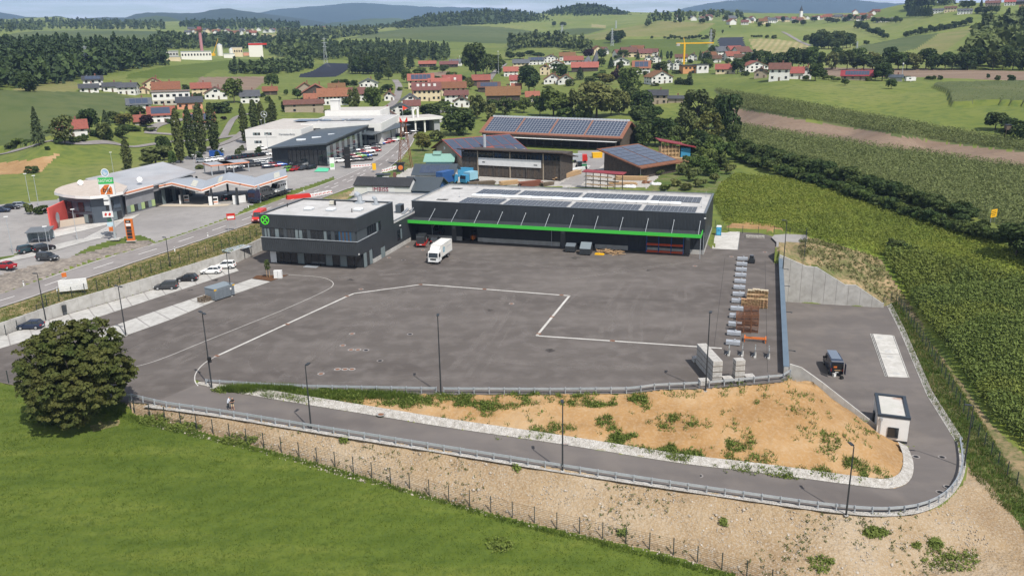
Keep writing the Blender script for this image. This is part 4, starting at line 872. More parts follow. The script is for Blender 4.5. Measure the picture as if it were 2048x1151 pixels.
# ------------------------------------------------------------------ people
def person(label,loc,ang,pts,edges,radii,cols,ztests,group=None):
    me=bpy.data.meshes.new('person');me.from_pydata(pts,edges,[]);o=bpy.data.objects.new('tmp',me);COL.objects.link(o)
    m=o.modifiers.new('s','SKIN');sv=me.skin_vertices[0].data
    for i,r in enumerate(radii):sv[i].radius=(r,r)
    sv[0].use_root=True;s=o.modifiers.new('u','SUBSURF');s.levels=s.render_levels=1
    dg=bpy.context.evaluated_depsgraph_get();e=o.evaluated_get(dg);m2=bpy.data.meshes.new_from_object(e);bpy.data.objects.remove(o)
    for c in cols:m2.materials.append(c)if len(m2.materials)<len(cols)else None
    for p in m2.polygons:p.material_index=ztests(p.center);p.use_smooth=True
    t=link('person',m2,None,loc,ang);tag(t,label,'person',group);return t
def body_pts(lean=0.0,armL=None,armR=None,step=.12,head=(0.05,0,0)):
    hx=lean
    P=[(0,0,.93),(hx*.4,0,1.18),(hx,0,1.42),(hx*1.2+.02,0,1.53),(hx*1.2+.05+head[0],head[1],1.66),(hx*1.2+.05+head[0]*1.2,head[1],1.74)]
    R=[.15,.155,.15,.06,.095,.07];E=[(0,1),(1,2),(2,3),(3,4),(4,5)]
    for s in(-1,1):
        i=len(P);a=(armL if s>0 else armR)or[(.02,.24,1.15),(.06,.25,.92)]
        P+=[(hx,s*.19,1.41),(a[0][0]+hx*.8,s*a[0][1],a[0][2]),(a[1][0]+hx*.8,s*a[1][1],a[1][2])];R+=[.062,.048,.035];E+=[(2,i),(i,i+1),(i+1,i+2)]
        w=np.array(P[i+2]);d=w-np.array(P[i+1]);d=d/np.linalg.norm(d);pm=w+d*.06;P.append(tuple(pm));R.append(.036);E.append((i+2,i+3))
        side=np.cross(d,(0,0,1.));side=side/(np.linalg.norm(side)+1e-6)
        for k,f in enumerate((-.03,-.01,.01,.03)):
            j=len(P);P+=[tuple(pm+side*f+d*.05),tuple(pm+side*f*1.15+d*(.085+.012*(k in(1,2)))+np.array([.012,0,-.01]))];R+=[.0095,.008];E+=[(i+3,j),(j,j+1)]
        j=len(P);P+=[tuple(w+side*-.05+d*.045)];R+=[.011];E+=[(i+2,j)]
        i=len(P);P+=[(0,s*.1,.86),(.03+s*step*.4,s*.115,.48),(s*step,s*.12,.08),(s*step+.17,s*.125,.045)];R+=[.098,.065,.045,.042];E+=[(0,i),(i,i+1),(i+1,i+2),(i+2,i+3)]
    return P,E,R
s_skin=mat('skin',(.45,.25,.17),.6);s_white=mat('pale_shirt',(.6,.63,.7),.9);s_dk=mat('dark_trousers',(.02,.028,.035),.9);s_blk=mat('black_shirt',(.022,.022,.022),.9);s_bei=mat('beige_shorts',(.6,.47,.3),.9);s_hair=mat('dark_hair',(.05,.035,.025),.9)
P_,E_,R_=body_pts(.16,[(.16,.2,1.16),(.32,.1,1.12)],[(.1,.25,1.14),(.2,.2,.95)],.1,(.09,-.02,0))
def col1(c):return 2 if c.z<.93 else(1 if c.z<1.5 and not(c.z<1.14 and c.x>.22)else(3 if c.z>1.69 else 0))
g1=rampz(457,817);d1=px_dir((457,817),(470,815),-.3)
person('person in a pale shirt and dark trousers leaning towards a companion',(g1[0],g1[1],g1[2]-.02),d1,P_,E_,R_,[s_skin,s_white,s_dk,s_hair],col1)
P_,E_,R_=body_pts(.04,[(.12,.26,1.18),(.3,.08,1.22)],[(.12,.26,1.18),(.28,.1,1.2)],.07,(.09,0,0))
def col2(c):return 0 if c.z>1.48 or c.z<.52 or(c.x>.16 and 1.1<c.z<1.3)else(1 if c.z>.92 else 2)
g2=rampz(466,818.5);p2_=person('bald person in black shirt and beige shorts looking at a phone',(g2[0],g2[1],g2[2]-.02),d1-1.2,P_,E_,R_,[s_skin,s_blk,s_bei],col2)
hx_=rot(.42,0,d1-1.2);tag(MB().box((0,0,0),(.015,.08,.15),ry=.6).build('phone',k_black,None,loc=(g2[0]+hx_[0],g2[1]+hx_[1],g2[2]+1.24),rz=d1-1.2),'small dark phone held by the bald person','phone')
# ------------------------------------------------------------------ cladding and roofs
def ribbed(name,c,sc=5.0,axis='X',amt=.35,c2=None):
    m=mat(name,c,.5,c2 or tuple(v*1.25 for v in c),.35,spec=.35);N,L=m.node_tree.nodes,m.node_tree.links;b=N['Principled BSDF']
    tc=N.new('ShaderNodeTexCoord');sp=N.new('ShaderNodeSeparateXYZ');L.new(tc.outputs['Object'],sp.inputs[0])
    ml=N.new('ShaderNodeMath');ml.operation='MULTIPLY';L.new(sp.outputs[axis],ml.inputs[0]);ml.inputs[1].default_value=sc*6.283
    sn=N.new('ShaderNodeMath');sn.operation='SINE';L.new(ml.outputs[0],sn.inputs[0])
    bp=N.new('ShaderNodeBump');bp.inputs['Strength'].default_value=amt;bp.inputs['Distance'].default_value=.05;L.new(sn.outputs[0],bp.inputs['Height']);L.new(bp.outputs[0],b.inputs['Normal']);return m
w_clad=ribbed('anthracite_cladding',(.026,.030,.035),3.3);w_cladd=ribbed('anthracite_cladding_side',(.028,.032,.036),3.3,'Y')
r_memb=mat('roof_membrane',(.39,.382,.372),.85,(.44,.432,.422),.25,(.49,.48,.47),detail=7,fine=(.29,.28,.27),fscale=.9,famt=.35)
k_coping=mat('coping_metal',(.11,.125,.14),.45,(.13,.145,.16),1,spec=.5)
k_pv=mat('solar_cells',(.022,.02,.021),.16,(.03,.027,.027),1.5,spec=.6);k_pvb=mat('blue_solar_cells',(.05,.062,.095),.15,(.065,.08,.115),.8,spec=.6)
k_frame=mat('silver_frame',(.5,.52,.54),.4,metal=.4)
k_dome=mat('skylight_dome',(.75,.78,.8),.25,spec=.6)
def hit(px,py,o,d):                    # pixel -> (s along wall, z) on the vertical plane through o along d
    r=ray(px,py);t=np.linalg.solve(np.array([[r[0],-d[0]],[r[1],-d[1]]]),np.array([o[0],o[1]])-CAM[:2]);return t[1],CAMH+r[2]*t[0]
# ================================================================== the long hall
HA=-.3028;ho=np.array([-23.5,192.9]);hdir=np.array([math.cos(HA),math.sin(HA)]);hback=np.array([-hdir[1],hdir[0]])
HL,HD,HH=68.2,24.6,8.97
hall=thing('warehouse_hall','long low anthracite hall with solar panels and bright green canopy edge','warehouse',(ho[0],ho[1],0),HA)
def hx(px,py=480):return hit(px,py,ho,hdir)[0]
d0,d1=hx(925,470),hx(955,475)
MB().box((d0/2,.12,(HH+.95)/2),(d0,.24,HH-.95)).box(((d1+HL)/2,.12,(HH+.95)/2),(HL-d1,.24,HH-.95)).box(((d0+d1)/2,.12,(HH+4.0)/2),(d1-d0,.24,HH-4.0)).build('front_wall',w_clad,hall)
MB().box((.12,HD/2,(HH+.9)/2),(.24,HD-.5,HH-.9)).build('side_wall',w_cladd,hall);MB().box((HL-.12,HD/2,(HH+.9)/2),(.24,HD-.5,HH-.9)).build('side_wall',w_cladd,hall)
MB().box((HL/2,HD-.12,HH/2),(HL,.24,HH)).build('rear_wall',w_clad,hall)
pl_x=[0,d0-.1];segs=[(0,d0-.05),(d1+.05,hx(1008)),(hx(1008)+.04,hx(1055)),(hx(1055)+.04,hx(1120)),(hx(1190),hx(1256)),(hx(1292),hx(1369)),(hx(1380),HL)]
for a,b in segs:MB().box(((a+b)/2,.1,.48),(b-a,.28,.96)).build('plinth',m_conc,hall)
MB().box((.1,HD/2,.45),(.26,HD,.9)).build('plinth',m_conc,hall);MB().box((HL-.1,HD/2,.45),(.26,HD,.9)).build('plinth',m_conc,hall)
MB().box((HL/2,HD/2,HH-.55),(HL-.5,HD-.5,.12)).build('roof',r_memb,hall)
for nm,c,s in(('x',(HL/2,.15,HH+.03),(HL+.1,.42,.08)),('x',(HL/2,HD-.15,HH+.03),(HL+.1,.42,.08)),('y',(.15,HD/2,HH+.03),(.42,HD-.4,.08)),('y',(HL-.15,HD/2,HH+.03),(.42,HD-.4,.08))):MB().box(c,s).build('coping',k_coping,hall)
for c,s in(((HL/2,HD-.27,HH-.25),(HL-.5,.06,.5)),((.27,HD/2,HH-.25),(.06,HD-.6,.5)),((HL-.27,HD/2,HH-.25),(.06,HD-.6,.5))):MB().box(c,s).build('parapet_lining',r_memb,hall)
# canopy
CD,CZ=4.5,5.35
MB().box((HL/2-.6,-CD/2,CZ-.45),(HL+.2,CD-.2,.5)).build('canopy_deck',ribbed('canopy_sheet',(.035,.04,.045),1.6),hall)
MB().box((HL/2-.6,-CD,CZ-.36),(HL+.5,.12,.74)).build('canopy_fascia',k_green,hall)
MB().box((HL-.45,-CD/2,CZ-.36),(.12,CD-.1,.82)).build('canopy_fascia',k_green,hall);MB().box((-.95,-CD/2,CZ-.36),(.12,CD-.1,.82)).build('canopy_fascia',k_green,hall)
rod=MB().tube((0,-CD+.3,CZ-.15),(0,0,CZ+1.9),.06,.06,6).box((0,-.02,CZ+1.9),(.2,.08,.3)).mesh('tie_rod',k_galv)
for k in range(13):link('tie_rod',rod,hall,(.35+k*(HL-1.4)/12,0,0))
for x in(hx(1104,500),hx(866,470)):MB().tube((x,-.35,0),(x,-.35,CZ-.7),.06,n=8).build('downpipe',k_galv,hall)
MB().tube((HL-.5,-CD+.4,0),(HL-.5,-CD+.4,CZ-.7),.07,n=8).tube((HL-.15,-.3,0),(HL-.15,-.3,CZ-.5),.06,n=8).build('downpipe',k_galv,hall)
# doors and openings
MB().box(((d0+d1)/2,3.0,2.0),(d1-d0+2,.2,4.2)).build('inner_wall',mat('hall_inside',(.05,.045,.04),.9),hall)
MB().box(((d0+d1)/2,.05,4.05),(d1-d0,.3,.12)).box((d0,.05,2),(.12,.3,4)).box((d1,.05,2),(.12,.3,4)).build('door_frame',k_dark,hall)
ft=thing('forklift','orange forklift standing just inside the open hall door','forklift',(*(ho+hdir*(d0*.35+d1*.65)+hback*1.2),0),HA-1.57)
MB().box((0,0,.75),(1.7,1.05,.9)).build('body',k_orange,ft);MB().box((.95,-.35,1.3),(.08,.1,2.4)).box((.95,.35,1.3),(.08,.1,2.4)).box((.95,0,2.4),(.08,.8,.1)).build('mast',k_black,ft)
MB().box((1.5,-.3,.15),(1.1,.12,.05)).box((1.5,.3,.15),(1.1,.12,.05)).build('fork',k_black,ft);MB().box((-.1,0,2.05),(1.1,1,.06)).box((-.6,.45,1.6),(.06,.06,.9)).box((-.6,-.45,1.6),(.06,.06,.9)).box((.4,.45,1.6),(.06,.06,.9)).box((.4,-.45,1.6),(.06,.06,.9)).build('cab_guard',k_black,ft)
for sx in(-.55,.6):
    for sy in(-1,1):MB().tube((sx,sy*.4,.28),(sx,sy*.56,.28),.28,n=12).build('wheel',k_tyre,ft)
def hall_door(xa,xb,h,m,nm='door',panes=0):
    o=MB().box(((xa+xb)/2,-.03,h/2),(xb-xa,.1,h)).build(nm,m,hall)
    if panes:MB().box(((xa+xb)/2,-.09,h*.8),((xb-xa)*.6,.03,h*.16)).build('pane',k_glassb,o)
k_door=mat('grey_door',(.1,.1,.1),.5);k_bluedoor=ribbed('dark_blue_gate',(.02,.024,.033),1.2)
hall_door(hx(1121,480),hx(1131,480),4.1,k_door,panes=1);hall_door(hx(1370,490),hx(1380.5,490),4.1,k_door,panes=1);hall_door(hx(1256,490),hx(1292,490),4.3,k_bluedoor,'gate');hall_door(hx(904,470),hx(913,470),3.8,k_door,panes=1)
for px in(872,884,832):MB().box((hx(px,465),-.03,2.6),(1.3,.08,2.2)).build('window',k_glass,hall)
MB().box((HL-.1,.1,HH-1.0),(.4,.3,.25)).build('camera_housing',k_white,hall)
# roof furniture
def panel_mesh(w,d,m,tilt):
    M=MB().box((0,0,.05),(w,d,.045),ry=0,rx=tilt)
    M.box((0,0,.05),(.03,d,.052),mi=1,rx=tilt).box((-w/2+.015,0,.05),(.03,d,.053),mi=1,rx=tilt).box((w/2-.015,0,.05),(.03,d,.053),mi=1,rx=tilt);return M.mesh('solar_panel',[m,k_frame])
pm=panel_mesh(1.98,1.62,k_pv,.05);zr=HH-.43
for(x0,x1,n)in((10.9,21.0,5),(21.9,37.0,8),(37.9,53.4,8),(54.3,65.8,6)):
    for k in range(n):
        x=x0+(k+.5)*(x1-x0)/n
        for j in range(4):link('solar_panel',pm,hall,(x,2.9+j*1.7,zr)).scale=((x1-x0)/n/2.02,1,1)
        for j in range(4):
            if j==0 and False:continue
            link('solar_panel',pm,hall,(x,14.9+j*1.7,zr)).scale=((x1-x0)/n/2.02,1,1)
for k in range(20):
    x=11.3+(k+.5)*50.6/20
    MB().box((x,11.4,zr+.12),(2.45,1.8,.3)).build('skylight_kerb',r_memb,hall);MB().extrude([(10.6,zr+.28),(12.2,zr+.28),(11.9,zr+.5+.04*(k%3)),(10.9,zr+.5+.04*(k%3))],'x',x-1.2,x+1.2).build('skylight',k_dome,hall)
for x,y in((5.6,5.2),(3.6,20.5)):MB().box((x,y,zr+.02),(2.4,1.0,.05)).box((x+.8,y+.4,zr+.02),(1.4,.7,.05)).build('rubber_mat',k_black,hall)
for x in(8.5,20,33,46,57,66.5):
    for y in(9.6,22.8):MB().tube((x,y,zr),(x,y,zr+1.3),.025,n=5).box((x,y,zr+.05),(.3,.3,.1)).build('lightning_rod',k_galv,hall)
# ================================================================== office block
OA=-.283;oo=np.array([-52.75,169.53]);OW,OD,OH=22.3,18.3,11.04
office=thing('office_building','dark two storey office block with round green emblem and flat pale roof','office',(oo[0],oo[1],0),OA)
odir=np.array([math.cos(OA),math.sin(OA)]);oback=np.array([-odir[1],odir[0]]);oc=oo+odir*OW
def of(px,py):return hit(px,py,oo,odir)
def orr(px,py):return hit(px,py,oc,oback)
w_off=ribbed('office_cladding',(.034,.038,.042),2.2);w_offs=ribbed('office_cladding_side',(.032,.036,.041),2.2,'Y');k_panel=mat('grey_infill_panel',(.06,.07,.078),.4)
b0,b1,GFZ=6.15,8.25,3.25
def wall4(z0,z1,nm,inset=0.0):
    MB().box((OW/2,.15+inset,(z0+z1)/2),(OW-2*inset,.3,z1-z0)).build(nm,w_off,office);MB().box((OW-.15-inset,OD/2+.15,(z0+z1)/2),(.3,OD-.3,z1-z0)).build(nm,w_offs,office)
    MB().box((.15+inset,OD/2+.15,(z0+z1)/2),(.3,OD-.3,z1-z0)).build(nm,w_offs,office);MB().box((OW/2,OD-.15,(z0+z1)/2),(OW-.6,.3,z1-z0)).build(nm,w_off,office)
wall4(b1,OH,'upper_wall');wall4(GFZ,b0,'lower_wall')
MB().box((OW/2,OD/2+.3,(b0+b1)/2),(OW-.7,OD-.6,b1-b0)).build('core',k_panel,office)
for c,s in(((OW/2,.06,b0+.04),(OW+.1,.36,.1)),((OW-.06,OD*.26,b0+.04),(.36,OD*.5,.1))):MB().box(c,s).build('sill',k_galv,office)
def pane_front(x0,x1,kind):
    m={'g':k_glass,'l':k_glassb,'p':k_panel,'b':mat('blue_panel',(.03,.085,.16),.4),'n':mat('brown_panel',(.085,.055,.04),.5)}[kind]
    o=MB().box(((x0+x1)/2,.2,(b0+b1)/2),(x1-x0-.03,.16 if kind in 'gl' else .26,b1-b0-.06)).build('window' if kind in 'gl' else 'infill_panel',m,office)
    if kind in 'gl':
        fr=MB().box(((x0+x1)/2,.13,b0+.1),(x1-x0-.02,.1,.1)).box(((x0+x1)/2,.13,b1-.1),(x1-x0-.02,.1,.1))
        for x in(x0+.05,x1-.05):fr.box((x,.13,(b0+b1)/2),(.09,.1,b1-b0-.2))
        fr.build('frame',k_dark,o)
fx=lambda z1:of(500+z1/6.77,461)[0]
for a,b,k in((135,185,'p'),(185,225,'l'),(225,265,'l'),(270,325,'g'),(328,390,'l'),(390,448,'g'),(448,492,'p'),(492,545,'g'),(545,592,'g'),(598,650,'l'),(650,705,'l'),(705,768,'g'),(768,812,'p'),(815,895,'g'),(895,980,'g'),(985,1035,'l'),(1035,1088,'g'),(1088,1138,'p'),(1140,1190,'g')):pane_front(max(.3,fx(a)),fx(b),k)
xs_=np.linspace(fx(1192),OW-1.3,8)
for k in range(7):pane_front(xs_[k],xs_[k+1],'bn'[k%2])
pane_front(OW-1.3,OW-.35,'p')
ry0,ry1=orr(735,470)[0],orr(762,450)[0];ys_=np.linspace(ry0,ry1,7)
for k in range(6):
    o=MB().box((OW-.2,(ys_[k]+ys_[k+1])/2,(b0+b1)/2),(.16,ys_[k+1]-ys_[k]-.05,b1-b0-.08)).build('window',k_glassb if k==4 else k_glass,office)
    MB().box((OW-.13,ys_[k]+.03,(b0+b1)/2),(.12,.08,b1-b0-.1)).build('frame',k_dark,o)
MB().box((OW-.2,ry0/2+.15,(b0+b1)/2),(.24,ry0-.35,b1-b0-.06)).build('infill_panel',k_panel,office)
MB().box((OW-.17,(ry1+OD)/2,(b0+b1)/2),(.34,OD-ry1-.02,b1-b0)).build('lower_wall',w_offs,office)
# ground floor: recessed glass front
RC=2.6
MB().box((OW/2+.6,OD/2+RC/2,GFZ/2),(OW-2.0,OD-RC-.6,GFZ)).build('core',k_dark,office)
MB().box((OW/2,OD/2,GFZ-.08),(OW-.3,OD-.3,.16)).build('soffit',k_dark,office)
gx0=1.7
for k in range(12):
    x0=gx0+k*(OW-.6-gx0)/12;x1=x0+(OW-.6-gx0)/12-.05
    o=MB().box(((x0+x1)/2,RC,GFZ/2-.02),(x1-x0,.1,GFZ-.25)).build('door' if k in(4,5)else 'window',k_glassb if k in(3,7,9)else k_glass,office)
    MB().box((x0,RC-.08,GFZ/2),(.08,.1,GFZ-.2)).build('mullion',k_dark,o)
MB().box((.95,RC+.3,GFZ/2),(1.5,.8,GFZ-.1)).build('wall',k_white,office)
for k in range(4):
    y0,y1=.5+k*.0,0
ga,gb=orr(729,520)[0],orr(746,515)[0]
for k in range(3):
    y0=max(.25,ga)+k*(gb-max(.25,ga))/3;y1=y0+(gb-max(.25,ga))/3-.05;MB().box((OW-.12,(y0+y1)/2,GFZ/2),(.1,y1-y0,GFZ-.2)).build('window',k_glassb if k!=1 else k_glass,office)
MB().box((OW-.15,(gb+OD)/2+.1,(GFZ+.9)/2),(.3,OD-gb-.1,GFZ-.9)).build('lower_wall',w_offs,office)
da,db=orr(762,505)[0],orr(770,500)[0]
MB().box((OW-.1,(gb+da)/2,.45),(.3,da-gb-.1,.9)).build('plinth',m_conc,office);MB().box((OW-.1,(db+OD+9)/2,.45),(.3,OD+9-db-.1,.9)).build('plinth',m_conc,office)
MB().box((OW-.02,(da+db)/2,1.15),(.12,db-da,2.3)).build('door',k_glassb,office)
MB().box((OW/2-.5,RC-1.4,.05),(3.0,1.6,.1)).build('door_step',k_galv,office)
MB().box((OW-.1,.3,GFZ+.3),(.35,.3,.3)).build('camera_housing',k_white,office)
# roof
MB().box((OW/2,OD/2,OH-.35),(OW-.6,OD-.6,.1)).build('roof',r_memb,office)
for c,s in(((OW/2,.15,OH+.03),(OW+.08,.36,.07)),((OW/2,OD-.15,OH+.03),(OW+.08,.36,.07)),((.15,OD/2,OH+.03),(.36,OD-.4,.07)),((OW-.15,OD/2,OH+.03),(.36,OD-.4,.07))):MB().box(c,s).build('coping',k_coping,office)
def oroof(px,py):w=G(px,py,OH-.25)[:2]-oo;return w@odir,w@oback
for px,py in((618,419.5),(662,421),(717,421)):
    x,y=oroof(px,py);o=MB().box((x,y,OH-.1),(1.7,1.7,.4)).build('skylight',k_frame,office);MB().box((x,y,OH+.22),(1.6,1.6,.28),taper=.75).build('dome',k_dome,o)
for px,py,s in((720,406,1.3),(752,409,.9)):
    x,y=oroof(px,py);MB().tube((x,y,OH-.3),(x,y,OH+1.0*s),.45*s,n=10).tube((x,y,OH+1.0*s),(x-.8*s,y+.5,OH+1.35*s),.45*s,n=10).box((x,y,OH-.15),(1.4*s,1.2*s,.4)).build('roof_vent',k_galv,office)
x,y=oroof(664,410);MB().box((x,y,OH+.3),(.9,.6,.8)).build('roof_fan',mat('beige_coat',(.6,.57,.48),.6),office);MB().tube((x+.8,y,OH-.2),(x+.8,y,OH+.8),.2,n=8).build('roof_pipe',k_black,office)
for px,py in((575,413),(704,424)):x,y=oroof(px,py);MB().tube((x,y,OH-.3),(x,y,OH+.5),.1,n=6).build('roof_pipe',k_black,office)
# emblem: ring with two crossing blades
ex,ez=of(530,439.8);em=MB()
for r0,r1,y in((.78,.98,-.06),):
    for k in range(28):
        a,b=2*math.pi*k/28,2*math.pi*(k+1)/28
        q=[(ex+r*math.cos(t),yy,ez+r*math.sin(t))for yy in(-.08,.0)for r,t in((r0,a),(r1,a),(r1,b),(r0,b))]
        em.add(q,[(0,1,2,3),(1,5,6,2),(0,3,7,4)])
for s in(1,-1):em.add([(ex-.66*s,-.07,ez-.5),(ex-.42*s,-.07,ez-.66),(ex+.08*s,-.07,ez-.1),(ex+.66*s,-.07,ez+.5),(ex+.42*s,-.07,ez+.66),(ex-.08*s,-.07,ez+.12)],[(0,1,2,3,4,5)]if s>0 else[(5,4,3,2,1,0)])
em.build('emblem',k_green if False else mat('emblem_green',(.1,.72,.04),.45),office)
# ================================================================== link wing between office and hall
WZ=6.6;wing=thing('link_building','low flat roofed wing joining the office block and the hall','building',(*(oo+odir*OW+oback*OD),0),OA)
def wl(p):w=np.array(p[:2])-(oo+odir*OW+oback*OD);return(w@odir,w@oback)
hleft=ho;f_=wl(ho);WL_=max(5.5,f_[1])
poly=[(0,0),(0,WL_-.02),wl(ho-hdir*.06+hback*.0),wl(ho+hback*22.5-hdir*.06),wl((-38.2,219.6)),wl(oo+oback*(OD+.02)),(-OW,0.02)]
poly=[p for i,p in enumerate(poly)if i not in(6,)]
MB().prism(poly,0,WZ-.45,0,1).build('walls',[w_offs,r_memb],wing)
n=len(poly)
for i in range(n):
    a,b=np.array(poly[i]),np.array(poly[(i+1)%n]);L_=np.linalg.norm(b-a);d=(b-a)/L_ if L_>.2 else None
    if d is None or i==4+1:continue
    nn=np.array([d[1],-d[0]]);ar=1 if True else-1;c=(a+b)/2
    cen=np.mean(poly,0);k=-1 if(cen-c)@nn>0 else 1
    c2=c-nn*k*.15;MB().box((c2[0],c2[1],WZ-.2),(L_-.05,.26,.52),math.atan2(d[1],d[0])).build('parapet',r_memb,wing);MB().box((c2[0],c2[1],WZ+.09),(L_,.36,.06),math.atan2(d[1],d[0])).build('coping',k_coping,wing)
def wroof(px,py):return wl(G(px,py,WZ-.4))
x,y=wroof(800,424);MB().box((x,y,WZ+.55),(1.3,2.2,1.9)).build('cooling_unit',mat('unit_coat',(.07,.085,.1),.5),wing);MB().box((x+.66,y,WZ+.6),(.02,1.8,1.5)).build('cooling_grille',k_black,wing)
MB().box((x+1.0,y+.6,WZ-.1),(.25,6.5,.12),.2).box((x+1.5,y+.4,WZ-.1),(.2,6.0,.12),.2).build('pipe_run',k_galv,wing)
s_,z_=orr(799,471); 
for k in range(3):MB().box((.02,s_-OD-1.2+k*.85+.4,3.0),(.12,.75,2.3)).build('window',k_glassb if k==2 else k_glass,wing)
MB().box((.06,3.2,5.0),(.18,.7,.25)).build('wall_lamp',k_white,wing)
# ------------------------------------------------------------------ rack, bins and timber under the canopy
rp=[hx(1294,500),hx(1318,500),hx(1343,500),hx(1367,505)]
rk=thing('pallet_rack','blue and orange pallet rack standing empty under the canopy','rack',(*(ho+hdir*rp[0]-hback*1.4),0),HA)
for x in rp:
    for y in(0,1.0):MB().box((x-rp[0],y,2.1),(.1,.1,4.2)).build('upright',k_blue,rk)
    MB().box((x-rp[0],.5,.8),(.05,1.0,.06),rx=.6).box((x-rp[0],.5,2.4),(.05,1.0,.06),rx=-.6).build('brace',k_blue,rk)
for a,b in zip(rp,rp[1:]):
    for z in(.35,1.9,3.9):
        for y in(0,1.0):MB().box(((a+b)/2-rp[0],y-.03,z),(b-a-.12,.06,.2)).build('beam',mat('rack_red',(.6,.075,.02),.5),rk)
def bin_(px,py,w,d,h,col,lab,slope,rz=0):
    t=thing('waste_container',lab,'container',G(px,py),HA+rz)
    MB().extrude([(-d/2,.25),(d/2,.25),(d/2,h*.75),(d*.2,h),(-d/2,h*slope)],'x',-w/2,w/2).build('body',k_dark,t)
    MB().add([(-w/2,-d/2-.02,h*slope+.03),(w/2,-d/2-.02,h*slope+.03),(w/2,d*.2,h+.03),(-w/2,d*.2,h+.03)],[(0,1,2,3)]).build('lid',col,t)
    for sx in(-1,1):MB().box((sx*(w/2+.06),0,h*.55),(.12,.4,.15)).build('lifting_lug',k_black,t)
    for sx in(-.8,.8):MB().box((sx*w/2,0,.13),(.15,d,.26)).build('skid',k_black,t)
bin_(1142,503,2.2,1.8,1.9,mat('lid_grey',(.13,.15,.17),.45),'low dark waste container with sloping grey lid beside the grey door',.72)
bin_(1172,508,2.4,2.3,2.6,mat('lid_grey2',(.17,.2,.22),.4),'taller dark waste container with large grey tilted lid',.55)
tm=thing('timber_pile','loose heap of pale timber frames lying in front of the hall','timber',G(1224,507),HA)
for k in range(26):
    a=random.uniform(-.4,.4)+(1.4 if random.random()<.3 else 0)
    MB().box((random.uniform(-1.6,1.9),random.uniform(-.9,.9),.1+k*.028),(random.uniform(1.4,2.8),.12,.1),a,ry=random.uniform(-.25,.25)).build('plank',k_wood,tm)
tag(MB().box((0,0,.12),(2.0,.9,.24)).box((0,0,.27),(1.7,.7,.06)).build('yellow_tray',k_yellow,None,loc=tuple(G(1199,509)),rz=HA),'flat yellow tray lying beside the timber heap','tray')
for k in range(7):MB().box((-2.9+random.uniform(-.2,.2),random.uniform(-.4,.4),.3+.06*k),(1.2,.1,.1),random.uniform(-1.2,1.2),ry=random.uniform(-.5,.5)).build('plank',k_wood,tm)
# ------------------------------------------------------------------ yard things
pt=thing('portable_toilet','blue portable toilet with white roof beside the hall','toilet',G(1437,470),HA)
MB().box((0,0,1.1),(1.15,1.15,2.1)).build('cabin',k_cyan,pt);MB().box((0,0,2.2),(1.2,1.2,.22),taper=.8).build('roof',k_white,pt);MB().box((0,-.59,1.1),(.8,.04,1.8)).build('door',mat('toilet_door',(.08,.4,.62),.4),pt);MB().box((0,0,.06),(1.25,1.25,.12)).build('skid',k_black,pt)
MB().box((0,-.62,1.3),(.5,.02,.5)).build('panel',k_cyan,pt)
tag(MB().box((0,0,.25),(4.2,.7,.5)).box((0,0,.52),(4.0,.5,.06)).build('concrete_trough',m_grav,None,loc=tuple(G(1510,475)),rz=HA+.1),'long rough concrete trough lying at the back of the yard','trough')
gm=thing('compact_loader','small dark machine parked beside the first concrete weight','machine',G(1503,525),1.2)
MB().box((0,0,.6),(1.5,1.0,.8)).build('body',k_dark,gm);MB().box((-.2,0,1.3),(.8,.8,.7)).build('cab',k_glass,gm);MB().box((1.1,0,.25),(.6,1.2,.4),ry=.3).build('bucket',k_black,gm)
for sx in(-.5,.5):
    for sy in(-1,1):MB().tube((sx,sy*.45,.3),(sx,sy*.65,.3),.3,n=12).build('wheel',k_tyre,gm)
wts=[(490,190),(486,226),(482,263),(478,300),(474,342),(469,384),(464,430),(458,476),(452,528),(446,578),(440,634),(432,695),(426,760)]
k_wt=mat('weight_block',(.3,.32,.355),.6,(.36,.38,.41),2,spec=.4)
for i,(x,y)in enumerate(wts):
    t=thing('ballast_block',f'pale grey ballast block, {nth(i)} from the hall end of the row','ballast block',G(1340+x/3.385,460+(y+14)/3.385),BR+.02,'row of ballast blocks')
    MB().box((0,0,.38),(2.1,1.0,.5)).build('block',k_wt,t);MB().box((.25,0,.75),(.26,.3,.26)).build('lifting_eye',k_frame,t)
    for sx in(-.7,.7):MB().box((sx,0,.07),(.2,1.0,.14)).build('skid',k_black,t)
# pallets
pal=MB()
for k in range(5):pal.box((0,-.34+k*.17,.132),(1.2,.12,.024))
for x in(-.53,0,.53):
    for y in(-.34,0,.34):pal.box((x,y,.072),(.13,.11,.09))
    pal.box((x,0,.014),(.11,.8,.026))
palm=[pal.mesh('pallet',mat('pallet_timber'+str(i),c,.85,c2,4,rnd=.15))for i,(c,c2)in enumerate((((.36,.23,.12),(.44,.3,.17)),((.24,.14,.07),(.32,.2,.1)),((.5,.42,.3),(.56,.48,.36))))]
pc=[(505,521,7),(540,521,11),(573,524,11),(608,526,11),(634,526,11),(505,497,6),(540,492,11),(575,494,11),(612,495,11),(636,497,10),(545,462,11),(578,462,12),(614,462,11),(638,464,11)]
for i,(x,y,n_)in enumerate(pc):
    row=['front','middle','rear'][0 if i<5 else 1 if i<10 else 2];j=i if i<5 else i-5 if i<10 else i-10
    t=thing('pallet_stack',f'stack of brown wooden pallets, {nth(j)} from the left in the {row} row','pallets',G(1340+x/3.385,460+y/3.385),BR,'pallet stacks beside the ballast blocks')
    for k in range(n_):link('pallet',palm[2 if k==n_-1 and row=='rear' else(0 if(k*7+i)%3 else 1)],t,(random.uniform(-.03,.03),random.uniform(-.03,.03),k*.148),random.uniform(-.02,.02))
